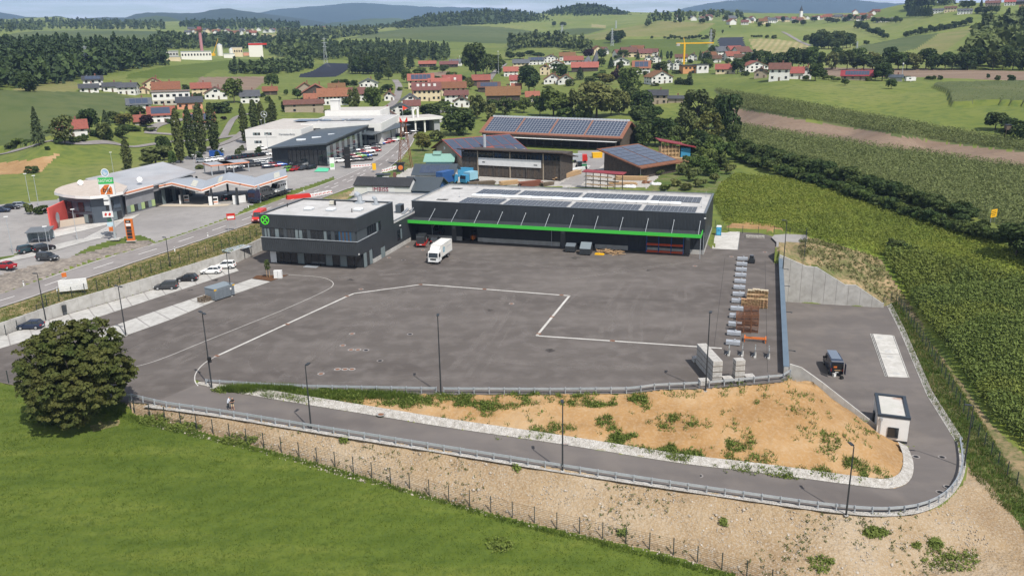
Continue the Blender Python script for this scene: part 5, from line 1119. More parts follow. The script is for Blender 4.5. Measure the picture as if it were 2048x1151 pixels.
# rusty mesh crates
cr=MB()
for x in(-.6,.6):
    for y in(-.45,.45):cr.box((x,y,.5),(.07,.07,1.0))
for z in(.12,.95):
    for y in(-.45,.45):cr.box((0,y,z),(1.2,.06,.06))
    for x in(-.6,.6):cr.box((x,0,z),(.06,.9,.06))
crw=MB()
for k in range(8):
    for y in(-.45,.45):crw.box((-.52+k*.15,y,.53),(.025,.02,.8))
for k in range(6):
    for x in(-.6,.6):crw.box((x,-.37+k*.15,.53),(.02,.025,.8))
for k in range(4):
    for y in(-.45,.45):crw.box((0,y,.25+k*.18),(1.2,.02,.025))
crm,crwm,crf=cr.mesh('frame',k_rust),crw.mesh('mesh_side',k_rust),MB().box((0,0,.12),(1.15,.85,.04)).mesh('floor',k_black)
for c,x in enumerate((473,522,568)):
    for r_,y in enumerate((688,632,600)):
        for k in range((3,3,2)[r_]if c else(3,2,1)[r_]):
            t=thing('mesh_crate',f"rusty mesh crate, {('bottom', 'middle', 'top')[k]} of the {nth(c)} stack from the left, {('front', 'middle', 'rear')[r_]} row",'crate',np.array(G(1340+x/3.385,460+y/3.385))+np.array([0,0,k*1.02]),BR,'rusty mesh crates')
            link('frame',crm,t);link('mesh_side',crwm,t);link('floor',crf,t)
tr=thing('steel_trestle','orange steel trestle lying flat beside the last ballast block','trestle',G(1510,682),BR)
for sx in(-1,1):MB().box((sx*1.55,0,.6),(.16,1.6,.16)).box((sx*1.55,-.6,.26),(.14,.14,.52)).box((sx*1.55,.6,.26),(.14,.14,.52)).build('end_post',k_orange,tr)
MB().box((0,.22,.55),(3.1,.12,.12),.1).build('cross_bar',k_orange,tr);MB().box((0,.05,.55),(3.1,.12,.12),-.09).build('cross_bar',k_orange,tr);MB().box((0,-.35,.55),(3.1,.14,.14)).build('cross_bar',k_orange,tr)
for i,(x,y)in enumerate(((398,838),(489,842),(575,850),(668,858))):
    t=thing('formwork_prop',f'slim grey steel formwork stand, {nth(i)} from the left beside the paver stacks','stand',G(1340+x/3.385,460+y/3.385),BR+math.pi/2,'row of slim grey stands')
    MB().extrude([(-1.0,.12),(1.1,.12),(1.1,.3),(.2,1.15),(-.1,1.3),(-1.0,.5)],'y',-.1,.1).build('panel',k_galv,t)if False else t
    MB().box((0,0,.1),(2.1,.35,.2)).build('foot',m_conc,t);MB().box((.2,0,.7),(1.7,.12,1.0)).box((.9,0,1.25),(.3,.14,.3)).build('panel',mat('grey_board',(.22,.23,.23),.7),t);MB().tube((1.0,0,.2),(-.6,.5,.1),.04).build('brace',k_galv,t)
# paver packs
k_pav=mat('paver_grey',(.36,.345,.32),.9,(.43,.41,.385),2.5,(.5,.48,.45),bump=.3,bscale=20)
pp=MB()
for i in range(6):
    for j in range(5): 
        for k in range(4):pp.box((-.55+i*.22,-.44+j*.22,.17+k*.17),(.205,.205,.155))
pp.box((0,0,.045),(1.3,1.1,.09),mi=1);ppm=pp.mesh('pavers',[k_pav,k_woodd])
def pack(loc,k,label):t=link('paver_pack',ppm,None,(loc[0],loc[1],k*.8),pang);tag(t,label,'pavers','packs of grey concrete pavers')
f0,f1=G(1434,766)[:2],G(1404,731)[:2];dv=(f1-f0)/np.linalg.norm(f1-f0);pang=math.atan2(dv[1],dv[0])-math.pi/2
for j in range(6):
    for k in range(4):
        if j==0 and False:continue
        pack(f0+dv*(.6+j*1.18),k,f"grey paver pack in the {('bottom', 'second', 'third', 'top')[k]} layer, {nth(j)} from the guard rail in the long stack")
for k in range(4):pack(G(1478,763)[:2]+dv*.4,k,f"grey paver pack, {('bottom', 'second', 'third', 'top')[k]} one of the lone tall stack")
pack(G(1456,766)[:2]+dv*.4,0,'single grey paver pack on the ground between the two tall stacks');pack(G(1500,762)[:2]+dv*.4,0,'single grey paver pack right of the lone tall stack');pack(G(1409,770)[:2]+dv*.3,0,'single grey paver pack at the guard rail left of the long stack');pack(f0+dv*7.9+np.array([-.2,0]),0,'low grey paver pack behind the far end of the long stack')
# car park things
ct=thing('steel_container','grey steel skip container with lid standing on the parking strip','container',G(441,594),heading(G(429,601),G(460,591)))
CW,CDp,CH=4.4,2.8,2.2
k_cont=ribbed('container_grey',(.16,.18,.2),1.2);MB().box((0,0,CH/2+.1),(CW,CDp,CH-.2)).build('body',k_cont,ct);MB().box((0,0,CH+.06),(CW+.1,CDp+.1,.14)).build('lid',mat('container_lid',(.2,.235,.26),.5),ct)
for sx in(-1,1):MB().box((sx*CW*.47,-CDp/2-.02,CH-.1),(.5,.06,.25)).build('warning_marker',k_yellow,ct)
for k in range(9):MB().box((0,-CDp/2-.03,.35+k*.2),(CW-.4,.06,.06)).build('rib',k_cont,ct)
MB().box((0,-CDp/2+.1,.08),(CW,.15,.16)).box((0,CDp/2-.1,.08),(CW,.15,.16)).build('skid',k_black,ct);MB().box((CW*.3,-CDp/2-.08,CH*.7),(.35,.02,.4)).build('notice',k_white,ct)
fwx=thing('firewood_box','low crate of split firewood beside the grey container','firewood',G(410,602),heading(G(429,601),G(460,591)))
for sy in(-1,1): 
    for z in(.15,.45,.75):MB().box((0,sy*.75,z),(2.1,.06,.2)).build('slat',k_woodd,fwx)
for sx in(-1,1):
    for z in(.15,.45,.75):MB().box((sx*1.05,0,z),(.06,1.5,.2)).build('slat',k_woodd,fwx)
for k in range(24): 
    a=random.uniform(0,3);x,y=random.uniform(-.75,.75),random.uniform(-.5,.5);MB().tube((x-.2*math.cos(a),y-.2*math.sin(a),.5+.02*k),(x+.2*math.cos(a),y+.2*math.sin(a),.55+.02*k),.12,.1,5).build('log',k_woodd,fwx)
ca=thing('control_cabinet','white control cabinet standing on the mulch bed','cabinet',G(557,556),BR+.3);MB().box((0,0,.9),(1.6,.7,1.5)).build('cabinet',k_white,ca);MB().box((0,0,.08),(1.7,.8,.16)).build('base',m_conc,ca);MB().box((0,-.36,.9),(.03,.03,1.3)).build('door_gap',k_dark,ca)
# bicycle shelter
B0,B1=G(462,526),G(504,514);bs=thing('bicycle_shelter','open steel bicycle shelter with glass roof beside the parking wall','shelter',B0,heading(B0,B1));bl_=np.linalg.norm(B1-B0)
for x in np.linspace(0,bl_,4):
    for y,h in((0,2.3),(2.4,2.5)):MB().box((x,y,h/2),(.08,.08,h)).build('post',k_dark,bs)
MB().box((bl_/2,1.2,2.5),(bl_+.3,2.9,.06),rx=.07).build('roof',mat('milky_glass',(.42,.48,.55),.2,spec=.6),bs);MB().box((bl_/2,-.25,2.42),(bl_+.34,.08,.14)).box((bl_/2,2.65,2.62),(bl_+.34,.08,.14)).build('roof_beam',k_dark,bs)
bk=thing('bicycle','dark bicycle standing in the left half of the shelter','bicycle',np.array(B0)+np.array([*rot(2,1.2,bs.rotation_euler.z),0]),bs.rotation_euler.z+1.3)
def ring_mb(c,r,t=.03,n=14):
    M=MB()
    for k in range(n):
        a,b=2*math.pi*k/n,2*math.pi*(k+1)/n;M.tube((c[0]+r*math.cos(a),c[1],c[2]+r*math.sin(a)),(c[0]+r*math.cos(b),c[1],c[2]+r*math.sin(b)),t,n=4,cap=False)
    return M
for x in(-.52,.52):ring_mb((x,0,.35),.33).build('wheel',k_tyre,bk)
MB().tube((-.52,0,.35),(-.05,0,.3),.02).tube((-.05,0,.3),(.35,0,.8),.025).tube((-.05,0,.3),(-.2,0,.85),.025).tube((-.2,0,.8),(.35,0,.85),.025).tube((.35,0,.95),(.52,0,.35),.02).tube((-.52,0,.35),(-.2,0,.8),.018).build('frame',k_dark,bk)
MB().tube((.33,-.28,1.0),(.33,.28,1.0),.018).build('handlebar',k_black,bk);MB().box((-.2,0,.93),(.25,.14,.06)).build('saddle',k_black,bk)
copy_tree(bk,np.array(B0)+np.array([*rot(4.2,1.2,bs.rotation_euler.z),0]),bs.rotation_euler.z+1.35,'dark bicycle standing in the right half of the shelter')
for k in range(6):MB().box((.6+k*(bl_-1)/5,1.2,.45),(.05,1.6,.05)).box((.6+k*(bl_-1)/5,1.9,.25),(.05,.05,.5)).box((.6+k*(bl_-1)/5,.5,.25),(.05,.05,.5)).build('rack_hoop',k_galv,bs)
lv_=thing('louvre_screen','grey slatted steel screen against the parking wall beside the shelter','screen',G(444,525),bs.rotation_euler.z)
for k in range(9):MB().box((.2,0,.4+k*.25),(2.1,.08,.14)).build('slat',k_cont,lv_)
for x in(-.8,1.2):MB().box((x,.06,1.3),(.08,.08,2.6)).build('post',k_dark,lv_)
bn=thing('litter_bin','dark litter bin on a post against the parking wall','bin',G(128,630),.3);MB().tube((0,0,0),(0,0,1.9),.05,n=8).build('post',k_dark,bn);MB().box((.25,0,1.2),(.6,.6,1.2),taper=1.1).build('bin',k_dark,bn)
# hut of the lower yard
hb0,hb1,hb2=G(1757,868,LOW),G(1815,893,LOW),None
ra=heading(G(1760,866,LOW),G(1816,891,LOW));hh_=3.6
tlf,trf,trb,tlb=G(1756,831,LOW+3.6),G(1821,839,LOW+3.6),G(1804,794,LOW+3.6),G(1750,790,LOW+3.6)
hut=thing('service_hut','small white service hut with dark edged flat roof at the road bend','hut',(tlf[0],tlf[1],LOW),heading(tlf,trf));hw_,hd_=np.linalg.norm(trf-tlf),np.linalg.norm(trb-trf)
c_ht=mat('white_render',(.68,.67,.65),.9,(.75,.74,.72),.5)
MB().box((hw_/2,hd_/2,hh_/2+.15),(hw_-.1,hd_-.1,hh_-.3)).build('walls',c_ht,hut);MB().box((hw_/2,hd_/2,.17),(hw_-.06,hd_-.06,.34)).build('plinth',k_dark,hut)
MB().box((hw_/2,hd_/2,hh_-.02),(hw_-.8,hd_-.8,.1)).build('roof',mat('stained_roof',(.45,.44,.4),.8,(.5,.48,.45),.35,(.28,.13,.07),lo=.4,hi=.72),hut)
for c,s in(((hw_/2,.2,hh_+.1),(hw_+.1,.42,.34)),((hw_/2,hd_-.2,hh_+.1),(hw_+.1,.42,.34)),((.2,hd_/2,hh_+.1),(.42,hd_-.8,.34)),((hw_-.2,hd_/2,hh_+.1),(.42,hd_-.8,.34))):MB().box(c,s).build('roof_edge',mat('roof_edge_metal',(.035,.045,.058),.45),hut)
o=MB().box((hw_*.52,.02,1.45),(1.25,.12,1.35)).build('window',k_glass,hut);MB().box((hw_*.52,-.02,.78),(1.4,.2,.1)).box((hw_*.52,-.03,2.14),(1.35,.08,.08)).box((hw_*.52-.64,-.03,1.45),(.08,.08,1.4)).box((hw_*.52+.64,-.03,1.45),(.08,.08,1.4)).build('frame',k_dark,o)
MB().tube((.45,-.08,.3),(.45,-.08,hh_-.4),.06,n=8).box((.45,-.15,hh_-.35),(.3,.3,.4)).build('downpipe',k_galv,hut)
MB().box((-.1,hd_*.6,1.1),(.2,1.1,2.2)).build('door',k_dark,hut)
ys=thing('road_sign','yellow direction sign board standing by the lane behind the maize','sign',np.array([0,0,0]))
p=T(1985,446);ys.location=(p[0],p[1],p[2]-.6);ys.rotation_euler=(0,0,.5)
MB().box((0,0,2.9),(2.2,.06,1.8)).build('board',k_yellow,ys)
for sx in(-.8,.8):MB().tube((sx,.08,0),(sx,.08,2.9),.05).build('post',k_galv,ys)
for k,w in enumerate((1.5,1.8,1.2)):MB().box((-.1,-.04,3.35-k*.45),(w,.02,.14)).build('lettering',k_black,ys)
# ------------------------------------------------------------------ main road and lanes
RL=[T(*p)for p in((-260,658),(0,590),(40,576),(182,524),(313,488),(400,458),(480,430),(560,400),(671,361),(760,318),(795,288),(806,270),(800,252))]
RR=[T(*p)for p in((-260,694),(0,618),(130,573),(260,529),(400,483),(500,449),(600,413),(713,374),(770,345),(805,314),(826,288),(832,266),(822,250))]
RL,RR=resample(chaikin(RL,2),200),resample(chaikin(RR,2),200)
strip('main_road',RL,RR,m_road,.14,200,4)
MID=(RL+RR)/2
def dash(P,a,ln,w,m=m_line,lift=.17):
    s=np.r_[0,np.cumsum(np.linalg.norm(np.diff(P[:,:2],axis=0),axis=1))];t=np.linspace(a,a+ln,4)
    return path('road_marking',np.stack([np.interp(t,s,P[:,k])for k in range(2)],-1),w,m,lift,4,1)
for k in range(34):dash(MID,6+k*11.5,5.0,.22)
for k in range(14):dash(MID*.62+RL*.38,92+k*6.5,3.0,.22)
for P_ in(RL*.96+RR*.04,RR*.96+RL*.04):path('edge_line',P_[:,:2],.14,m_line,.17,200,1)
def lane(pts,w,m=m_road,n=60):return path('lane',np.array(chaikin([T(*p)for p in pts],2))[:,:2],w,m,.25,n,2)
lane([(-60,312),(0,307),(52,297),(140,291),(235,288),(352,281),(443,276),(490,270),(520,262)],4.5);lane([(300,268),(304,256),(318,249),(354,241),(385,236)],5);lane([(302,266),(330,268),(352,270)],4)
lane([(690,238),(713,232),(773,216),(791,204),(797,186),(799,172),(790,160)],5);lane([(822,252),(840,238),(870,226),(905,220)],6);lane([(978,160),(984,152),(994,141),(1010,128)],5)
lane([(1565,64),(1580,72),(1596,81),(1622,92)],5);lane([(405,300),(470,279),(490,262),(500,255)],5);lane([(445,277),(455,256),(478,232),(500,228)],4);lane([(600,130),(608,122),(615,116),(625,112)],6);lane([(580,120),(598,127),(604,131)],4)
# zebra path, service strip
za,zb,zc,zd=T(167,478),T(201,477),T(250,440),T(227,447)
for k in range(15):
    t0,t1=k/15,(k+.55)/15;A_,B_=za+(zd-za)*t0,zb+(zc-zb)*t0;C2,D2=zb+(zc-zb)*t1,za+(zd-za)*t1
    strip('road_marking',[A_,B_],[D2,C2],m_line,.1,2,1)
strip('footway',[T(0,527),T(60,515),T(105,503),T(205,475)],[T(0,520),T(55,508),T(100,492),T(160,478)],m_conc,.08,20,1)
strip('footway',[T(105,462),T(160,452),T(245,436),T(280,428)],[T(96,478),T(165,462),T(235,444),T(262,440)],m_concw,.08,20,1)
strip('service_strip',[T(318,413),T(420,414),T(455,412)],[T(312,409),T(420,408),T(462,408)],m_dry if False else mat('tan_paving',(.42,.36,.28),.9,(.48,.42,.34),.4),.08,20,1)
def text(parent,body,size,loc,rot3,m,ext=.01,name='lettering',al='CENTER',sx=1.0):
    cu=bpy.data.curves.new(name,'FONT');cu.body=body;cu.size=size;cu.extrude=ext;cu.align_x=al;cu.align_y='CENTER';cu.materials.append(m);cu.resolution_u=3
    q=bpy.data.objects.new('tmp',cu);COL.objects.link(q);me=bpy.data.meshes.new_from_object(q.evaluated_get(bpy.context.evaluated_depsgraph_get()));bpy.data.objects.remove(q)
    o=link(name,me,parent);o.location=loc;o.rotation_euler=rot3;o.scale=(sx,1,1);return o
UPR=(math.pi/2,0,0)
# ================================================================== filling station
ZS=3.5
w_grey=ribbed('grey_cladding',(.2,.2,.21),1.0);r_zinc=mat('zinc_sheet',(.30,.31,.33),.5,(.35,.36,.38),.2,(.39,.4,.42),metal=.1,spec=.5,wave=None);w_beige=mat('beige_render',(.5,.46,.41),.9,(.56,.52,.47),.4)
k_orfasc=mat('orange_stripe',(.6,.24,.13),.5);k_wfasc=mat('white_fascia',(.74,.72,.7),.5)
st=thing('filling_station','filling station shop with long grey sheet roof and rounded restaurant end','filling station',(0,0,0))
rs=[G(171,359.5,10.2),G(326,325.6,10.6),G(392,346,9.6),G(306,372.5,9.2),G(245,388.5,9.0)]
rxy=[(p[0],p[1])for p in rs]
MB().add([tuple(p)for p in rs]+[(p[0],p[1],p[2]+.35)for p in rs],[(4,3,2,1,0),(5,6,7,8,9)]+[(i,(i+1)%5,5+(i+1)%5,5+i)for i in range(5)]).build('roof',mat('station_roof',(.31,.315,.33),.5,(.36,.365,.38),.12,(.4,.4,.41),spec=.45,fine=(.2,.13,.09),fscale=.09,famt=.25),st)
cen=np.mean(np.array(rxy),0);wp=[tuple(cen+(np.array(p)-cen)*.93)for p in rxy]
area=sum(wp[i][0]*wp[(i+1)%5][1]-wp[(i+1)%5][0]*wp[i][1]for i in range(5));wp=wp if area>0 else wp[::-1]
MB().prism(wp,2.8,9.0).build('walls',w_grey,st)
def band(A,B,z0,z1,n,m,nm,out=.12,gap=.12,frame=None):
    A,B=np.array(A[:2]),np.array(B[:2]);d=(B-A);L_=np.linalg.norm(d);d/=L_;nn=np.array([d[1],-d[0]])
    if nn@(-A)<0:nn=-nn
    for k in range(n):
        c=A+d*L_*(k+.5)/n+nn*out;MB().box((c[0],c[1],(z0+z1)/2),(L_/n-gap,.12,z1-z0),math.atan2(d[1],d[0])).build(nm,m[k%len(m)]if isinstance(m,list)else m,st)
wE=min(wp,key=lambda p:np.hypot(p[0]-rs[4][0],p[1]-rs[4][1]));wD=min(wp,key=lambda p:np.hypot(p[0]-rs[3][0],p[1]-rs[3][1]));wC=min(wp,key=lambda p:np.hypot(p[0]-rs[2][0],p[1]-rs[2][1]))
band(wE,wD,3.9,5.6,8,[k_glassb,mat('lime_pane',(.35,.45,.2),.3),k_glass],'window');band(wD,wC,3.5,7.6,12,[k_glass,k_glass,k_glassb],'window')
def fascia(A,B,z,parent,h=.9):
    A,B=np.array(A),np.array(B);d=(B-A)[:2];L_=np.linalg.norm(d);a=math.atan2(d[1],d[0]);nn=np.array([d[1],-d[0]])/L_
    if nn@(-A[:2])<0:nn=-nn
    for off_,hh,dz,m_,nm in((.1,h,0,k_wfasc,'fascia'),(.18,h*.42,h*.12,k_orfasc,'fascia_stripe')):
        q=[(A[0]+nn[0]*off_,A[1]+nn[1]*off_),(B[0]+nn[0]*off_,B[1]+nn[1]*off_)];M=MB();t=.1
        vs=[]
        for(x,y),zz in zip(q,(A[2],B[2])):
            for s_,z_ in((0,-hh/2),(t,-hh/2),(t,hh/2),(0,hh/2)):vs.append((x-nn[0]*s_,y-nn[1]*s_,zz+z_+dz))
        M.add(vs,[(0,3,2,1),(4,5,6,7),(0,4,7,3),(3,7,6,2),(2,6,5,1),(1,5,4,0)]).build(nm,m_,parent)
fascia(rs[4],rs[3],0,st)
# rounded restaurant
rc=[(108,384),(111,378),(124,372),(145,366),(170,360),(215,358),(255,372),(246,383),(212,390),(180,392.5),(150,391.5),(125,388.5)]
rw3=[G(x,y,10.4)for x,y in rc];rcx=[(p[0],p[1])for p in rw3];ar=sum(rcx[i][0]*rcx[(i+1)%12][1]-rcx[(i+1)%12][0]*rcx[i][1]for i in range(12));rcx=rcx if ar>0 else rcx[::-1]
MB().prism(rcx,9.7,10.4,0,1).build('round_roof',[k_wfasc,mat('gravel_roof',(.42,.36,.31),.9,(.48,.42,.37),.8)],st)
c2_=np.mean(np.array(rcx),0);inn=[tuple(c2_+(np.array(p)-c2_)*.96)for p in rcx];MB().prism(inn,10.4,10.62).build('roof_rim',r_zinc,st)if False else None
wl_=[tuple(c2_+(np.array(p)-c2_)*.88)for p in rcx];MB().prism(wl_,2.8,9.7).build('restaurant_wall',mat('blue_grey_facade',(.055,.07,.09),.35,(.075,.09,.11),.3,spec=.5),st)
fr=sorted(wl_,key=lambda p:np.hypot(*p))[:6];fr.sort(key=lambda p:p[0])
for a,b in zip(fr,fr[1:]):band(a,b,3.6,5.6,3,[k_glass,k_glassb,k_glass],'window',.1,.15);band(a,b,6.4,8.6,2,[k_glass,mat('facade_panel',(.07,.09,.115),.3)],'window',.1,.3)
# red screen wall, terrace
def slab(parent,name,A,B,z0,z1,th,m,z1b=None):
    A,B=np.array(A),np.array(B);d=(B-A)[:2];L_=np.linalg.norm(d);o=MB().extrude([(0,z0),(L_,z0),(L_,z1 if z1b is None else z1b),(0,z1)],'y',-th/2,th/2).build(name,m,parent);o.location=(A[0],A[1],0);o.rotation_euler=(0,0,math.atan2(d[1],d[0]));return o
slab(st,'screen_wall',G(103,462,ZS),G(137,440,ZS),3.2,9.0,.35,mat('coral_red_render',(.62,.09,.075),.8,(.66,.11,.09),.5),8.6)
p=G(113,437,6.2);d_=np.array([p[0],p[1]]);vent=MB();disc(vent,(0,0,0),1.3,'y',20);disc(vent,(0,-.02,0),.9,'y',20,mi=1,r_in=0);o=vent.build('round_vent',[k_galv,k_frame],st);o.location=tuple(G(116.5,432.5,6.1)+np.array([.6,-1.4,0]));o.rotation_euler=(0,0,heading(G(103,462,ZS),G(137,440,ZS)))
slab(st,'terrace_wall',G(104,456,ZS),G(165,446,ZS),3.2,5.0,.2,mat('sand_render',(.5,.42,.34),.9));slab(st,'terrace_wall',G(165,446,ZS),G(208,441,ZS),3.2,5.0,.2,mat('sand_render',(.5,.42,.34),.9));slab(st,'banner',G(184,446,ZS),G(204,444,ZS),3.9,5.1,.06,mat('banner_print',(.2,.35,.6),.5,(.6,.3,.35),.6,(.7,.7,.7)))
slab(None,'banner_sign',G(257,427,ZS),G(270,423,ZS),3.5,5.2,.1,k_red);bs_=bpy.data.objects['banner_sign'];tag(bs_,'small red banner standing before the shop window band','banner')
um=thing('parasol','closed green parasol standing on the restaurant terrace','parasol',G(142,440,ZS));MB().tube((0,0,0),(0,0,3.6),.05).build('pole',k_galv,um);MB().tube((0,0,1.2),(0,0,3.5),.4,.08,8).build('canvas',mat('green_canvas',(.03,.15,.1),.9),um)
for px,py in((161,368),(279,362)):
    q=G(px,py,10.6);MB().tube((q[0],q[1],9.9),(q[0],q[1],10.9),.12,n=6).tube((q[0],q[1],10.9),(q[0]+.3,q[1]-.5,11.1),.7,.7,12).build('satellite_dish',k_white,st)
# forecourt canopy
fe=[G(318,371.5,8.9),G(343.5,366,9.6),G(403,380,7.9),G(453,362,9.6),G(509,373,8.0),G(574,352,9.3)]
dd=np.array([fe[4][0]-fe[2][0],fe[4][1]-fe[2][1]]);dd/=np.linalg.norm(dd);bk_=np.array([-dd[1],dd[0]])
cn=thing('forecourt_canopy','folded grey canopy with white and orange edge over the fuel pumps','canopy',(0,0,0))
def bkp(p,L_,dz=0):return np.array([p[0]+bk_[0]*L_,p[1]+bk_[1]*L_,p[2]+dz])
dep=[17,17,17,17,17,16]
for i in range(5):
    a,b=fe[i],fe[i+1];c,d=bkp(b,dep[i+1]),bkp(a,dep[i])
    MB().add([tuple(v)for v in(a,b,c,d)]+[(v[0],v[1],v[2]-.35)for v in(a,b,c,d)],[(0,1,2,3),(7,6,5,4),(0,4,5,1),(1,5,6,2),(2,6,7,3),(3,7,4,0)]).build('roof_panel',mat('canopy_sheet_grey',(.29,.31,.34),.45,(.33,.35,.38),.1,spec=.5),cn)
    if i in(1,2,4):
        m0,m1=a*.4+b*.6,a*.22+b*.78
        for k in range(4):
            u0,u1=3+k*2.6,5.3+k*2.6;MB().add([tuple(bkp(m0,u0,.03)),tuple(bkp(m1,u0,.03)),tuple(bkp(m1,u1,.03)),tuple(bkp(m0,u1,.03))],[(0,1,2,3)]).build('rooflight',mat('cream_rooflight',(.55,.53,.44),.4),cn)
    fascia(a+np.array([0,0,-.2]),b+np.array([0,0,-.2]),0,cn)
    mid=(a+b)/2;text(cn,'bft',.7,(mid[0]-bk_[0]*.2,mid[1]-bk_[1]*.2,mid[2]-.1),(math.pi/2,0,math.atan2(dd[1],dd[0])),k_black)
for px,py in((364,409),(424,411),(475,411),(519,406),(395,385),(455,385),(505,384)):
    q=G(px,py,ZS);MB().box((q[0],q[1]+.6,5.8),(.5,.5,4.9)).build('column',k_dark if px<480 else k_galv,cn)
for i,(px,py)in enumerate(((374,405),(432,409),(415,393))):
    q=G(px,py,ZS);t=thing('fuel_pump',f"white fuel pump under the canopy, {('left', 'right', 'rear')[i]} one of the three",'fuel pump',q,math.atan2(dd[1],dd[0]),'fuel pumps under the canopy')
    MB().box((0,0,1.1),(1.3,.7,2.0)).build('cabinet',k_white,t);MB().box((0,-.36,1.55),(1.0,.03,.6)).build('display',k_black,t);MB().box((0,0,.1),(2.4,1.2,.2)).build('island',m_conc,t);MB().box((0,-.37,.75),(1.1,.03,.35)).build('stripe',k_orfasc,t)
for i,(px,py)in enumerate(((363,408),(422,411),(470,409))):
    q=G(px,py,ZS);t=thing('price_post',f'slim white totem at the canopy edge, {nth(i)} from the left','totem',q,.2,'white totems at the canopy edge');MB().box((0,0,1.3),(.9,.25,2.4)).build('panel',k_white,t);MB().box((0,0,.06),(1.2,.6,.12)).build('base',m_conc,t)
bd=thing('screen_board','white advertising board beside the parked lorry under the canopy','board',G(481,407,ZS),-.5+1.2);MB().box((0,0,1.2),(3.2,.1,2.0)).build('board',k_white,bd);MB().box((0,.1,.5),(3.0,.1,1.0)).build('foot',k_galv,bd)
# car wash roofs behind
for i,(a,b)in enumerate(((424,470),(450,500))):
    q0,q1=G(a,352-i*3,ZS),G(b,347-i*3,ZS);t=thing('wash_box',f"car wash bay roof with orange trim behind the canopy, {('left', 'right')[i]} one",'car wash',q0,heading(q0,q1));W_=np.linalg.norm(q1-q0)
    MB().box((W_/2,4,3.4),(W_,8,.3)).build('roof',r_zinc,t);MB().box((W_/2,-.05,3.35),(W_+.2,.12,.4)).box((W_+.05,4,3.35),(.12,8,.4)).box((-.05,4,3.35),(.12,8,.4)).build('trim',k_orfasc,t)
    for x in(.2,W_-.2):
        for y in(.3,7.6):MB().box((x,y,1.6),(.25,.25,3.2)).build('column',k_galv,t)
# mast sign
ms=thing('mast_sign','tall mast with green and orange filling station boards and a round emblem','sign',G(231,479,ZS),.12);ms.scale=(.84,.84,.93)
MB().tube((0,0,0),(0,0,14.5),.32,.26,10).build('mast',k_galv,ms);MB().box((0,0,.15),(2.4,1.8,.3)).build('base',m_conc,ms)
MB().box((-.1,-.1,14.3),(3.7,.6,1.45)).build('green_board',mat('board_green',(.03,.4,.08),.5),ms);text(ms,'RASTHOF',1.05,(-.1,-.42,14.3),UPR,k_white,sx=.8)
MB().box((.0,-.1,12.25),(3.7,.6,2.6)).build('white_board',k_white,ms)
MB().add([(-1.7,-.42,11.1),(1.3,-.42,11.1),(1.3,-.42,12.6),(.7,-.42,13.4),(-.4,-.42,13.4),(-1.7,-.42,12.2)],[(0,1,2,3,4,5)]).build('orange_field',k_orange,ms);MB().add([(-.9,-.44,11.0),(-.55,-.44,11.0),(1.2,-.44,13.45),(.9,-.44,13.45)],[(0,1,2,3)]).build('white_stripe',k_white,ms)
text(ms,'bft',1.7,(-.1,-.47,12.15),UPR,k_black,sx=1.1)
for z,w,h,m_ in((10.2,1.3,.8,k_white),(9.0,1.4,.9,k_white),(4.9,1.1,.7,mat('dark_green_board',(.03,.1,.07),.5)),(3.9,1.5,.9,mat('pale_blue_board',(.45,.6,.68),.5)),(2.7,1.0,1.0,k_orange)):MB().box((-.6,-.3,z),(w,.2,h)).build('board',m_,ms)
MB().box((-.8,-.3,6.3),(2.6,.25,1.4)).build('board',k_white,ms)
for x in(-1.3,-.3):MB().box((x,-.44,6.3),(.5,.02,.7),ry=.4).build('red_mark',k_red,ms)
eb=disc(MB(),(0,-.12,16.2),1.0,'y',24,r_in=.82);disc(eb,(0,-.1,16.2),.82,'y',24,mi=1);eb.tube((0,0,14.9),(0,0,15.3),.1)
for x0,x1 in((-.5,-.2),(-.2,0),(0,.2),(.2,.5)):eb.tube((x0,-.16,16.6 if abs(x0)>abs(x1)else 15.6),(x1,-.16,15.6 if abs(x0)>abs(x1)else 16.2),.07,n=4)
eb.build('round_emblem',[k_white,mat('emblem_pale_blue',(.25,.4,.55),.4)],ms)
ps=thing('price_sign','slender orange fuel price sign beside the gabion slope','sign',G(263,482,ZS),.1);ps.scale=(.85,.85,.8)
MB().box((0,0,3.2),(2.0,.5,6.2)).build('frame',k_orange,ps)
for k,m_ in enumerate((k_black,k_white,k_black,k_dark,k_black,k_dark)):MB().box((-.1,-.27,5.6-k*.88),(1.25,.04,.74)).build('price_panel',m_,ps)
MB().box((0,0,.1),(2.4,1.0,.2)).build('base',m_conc,ps);text(ps,'bft',.6,(-.1,-.3,5.6),UPR,k_white)
rb=thing('roadside_board','red and white board on two thin legs at the roadside','sign',T(465,463),.3);MB().box((0,0,3.6),(1.9,.12,1.5)).build('board',k_red,rb);MB().box((0,-.08,3.45),(1.5,.02,.6)).build('white_panel',k_white,rb)
for x in(-.85,.85):MB().tube((x,.05,0),(x,.05,4.2),.05).build('leg',k_galv,rb)
nb_=thing('notice_board','white slatted board on the bank above the car park wall','board',T(149,588),.35)
for k in range(6):MB().box((0,0,.9+k*.36),(4.6,.08,.3)).build('slat',k_white,nb_)
for x in(-2.1,1.4):MB().box((x,.1,1.4),(.1,.1,2.8)).build('post',k_dark,nb_)
os_=thing('road_sign','small orange road sign on the verge behind the white slatted board','sign',T(132,572),.4);MB().tube((0,0,0),(0,0,2.4),.04).build('post',k_galv,os_);MB().box((0,-.05,2.2),(.8,.04,.8)).build('board',k_orange,os_)
for i,(px,py)in enumerate(((48,572),(115,585),(350,503),(416,474),(497,415),(608,385))):
    t=thing('marker_post',f'white roadside marker post, {nth(i)} from the left along the main road','post',T(px,py),.3,'marker posts along the main road');MB().box((0,0,.5),(.2,.16,1.0)).build('post',k_white,t);MB().box((0,0,.82),(.21,.17,.16)).build('black_band',k_black,t)
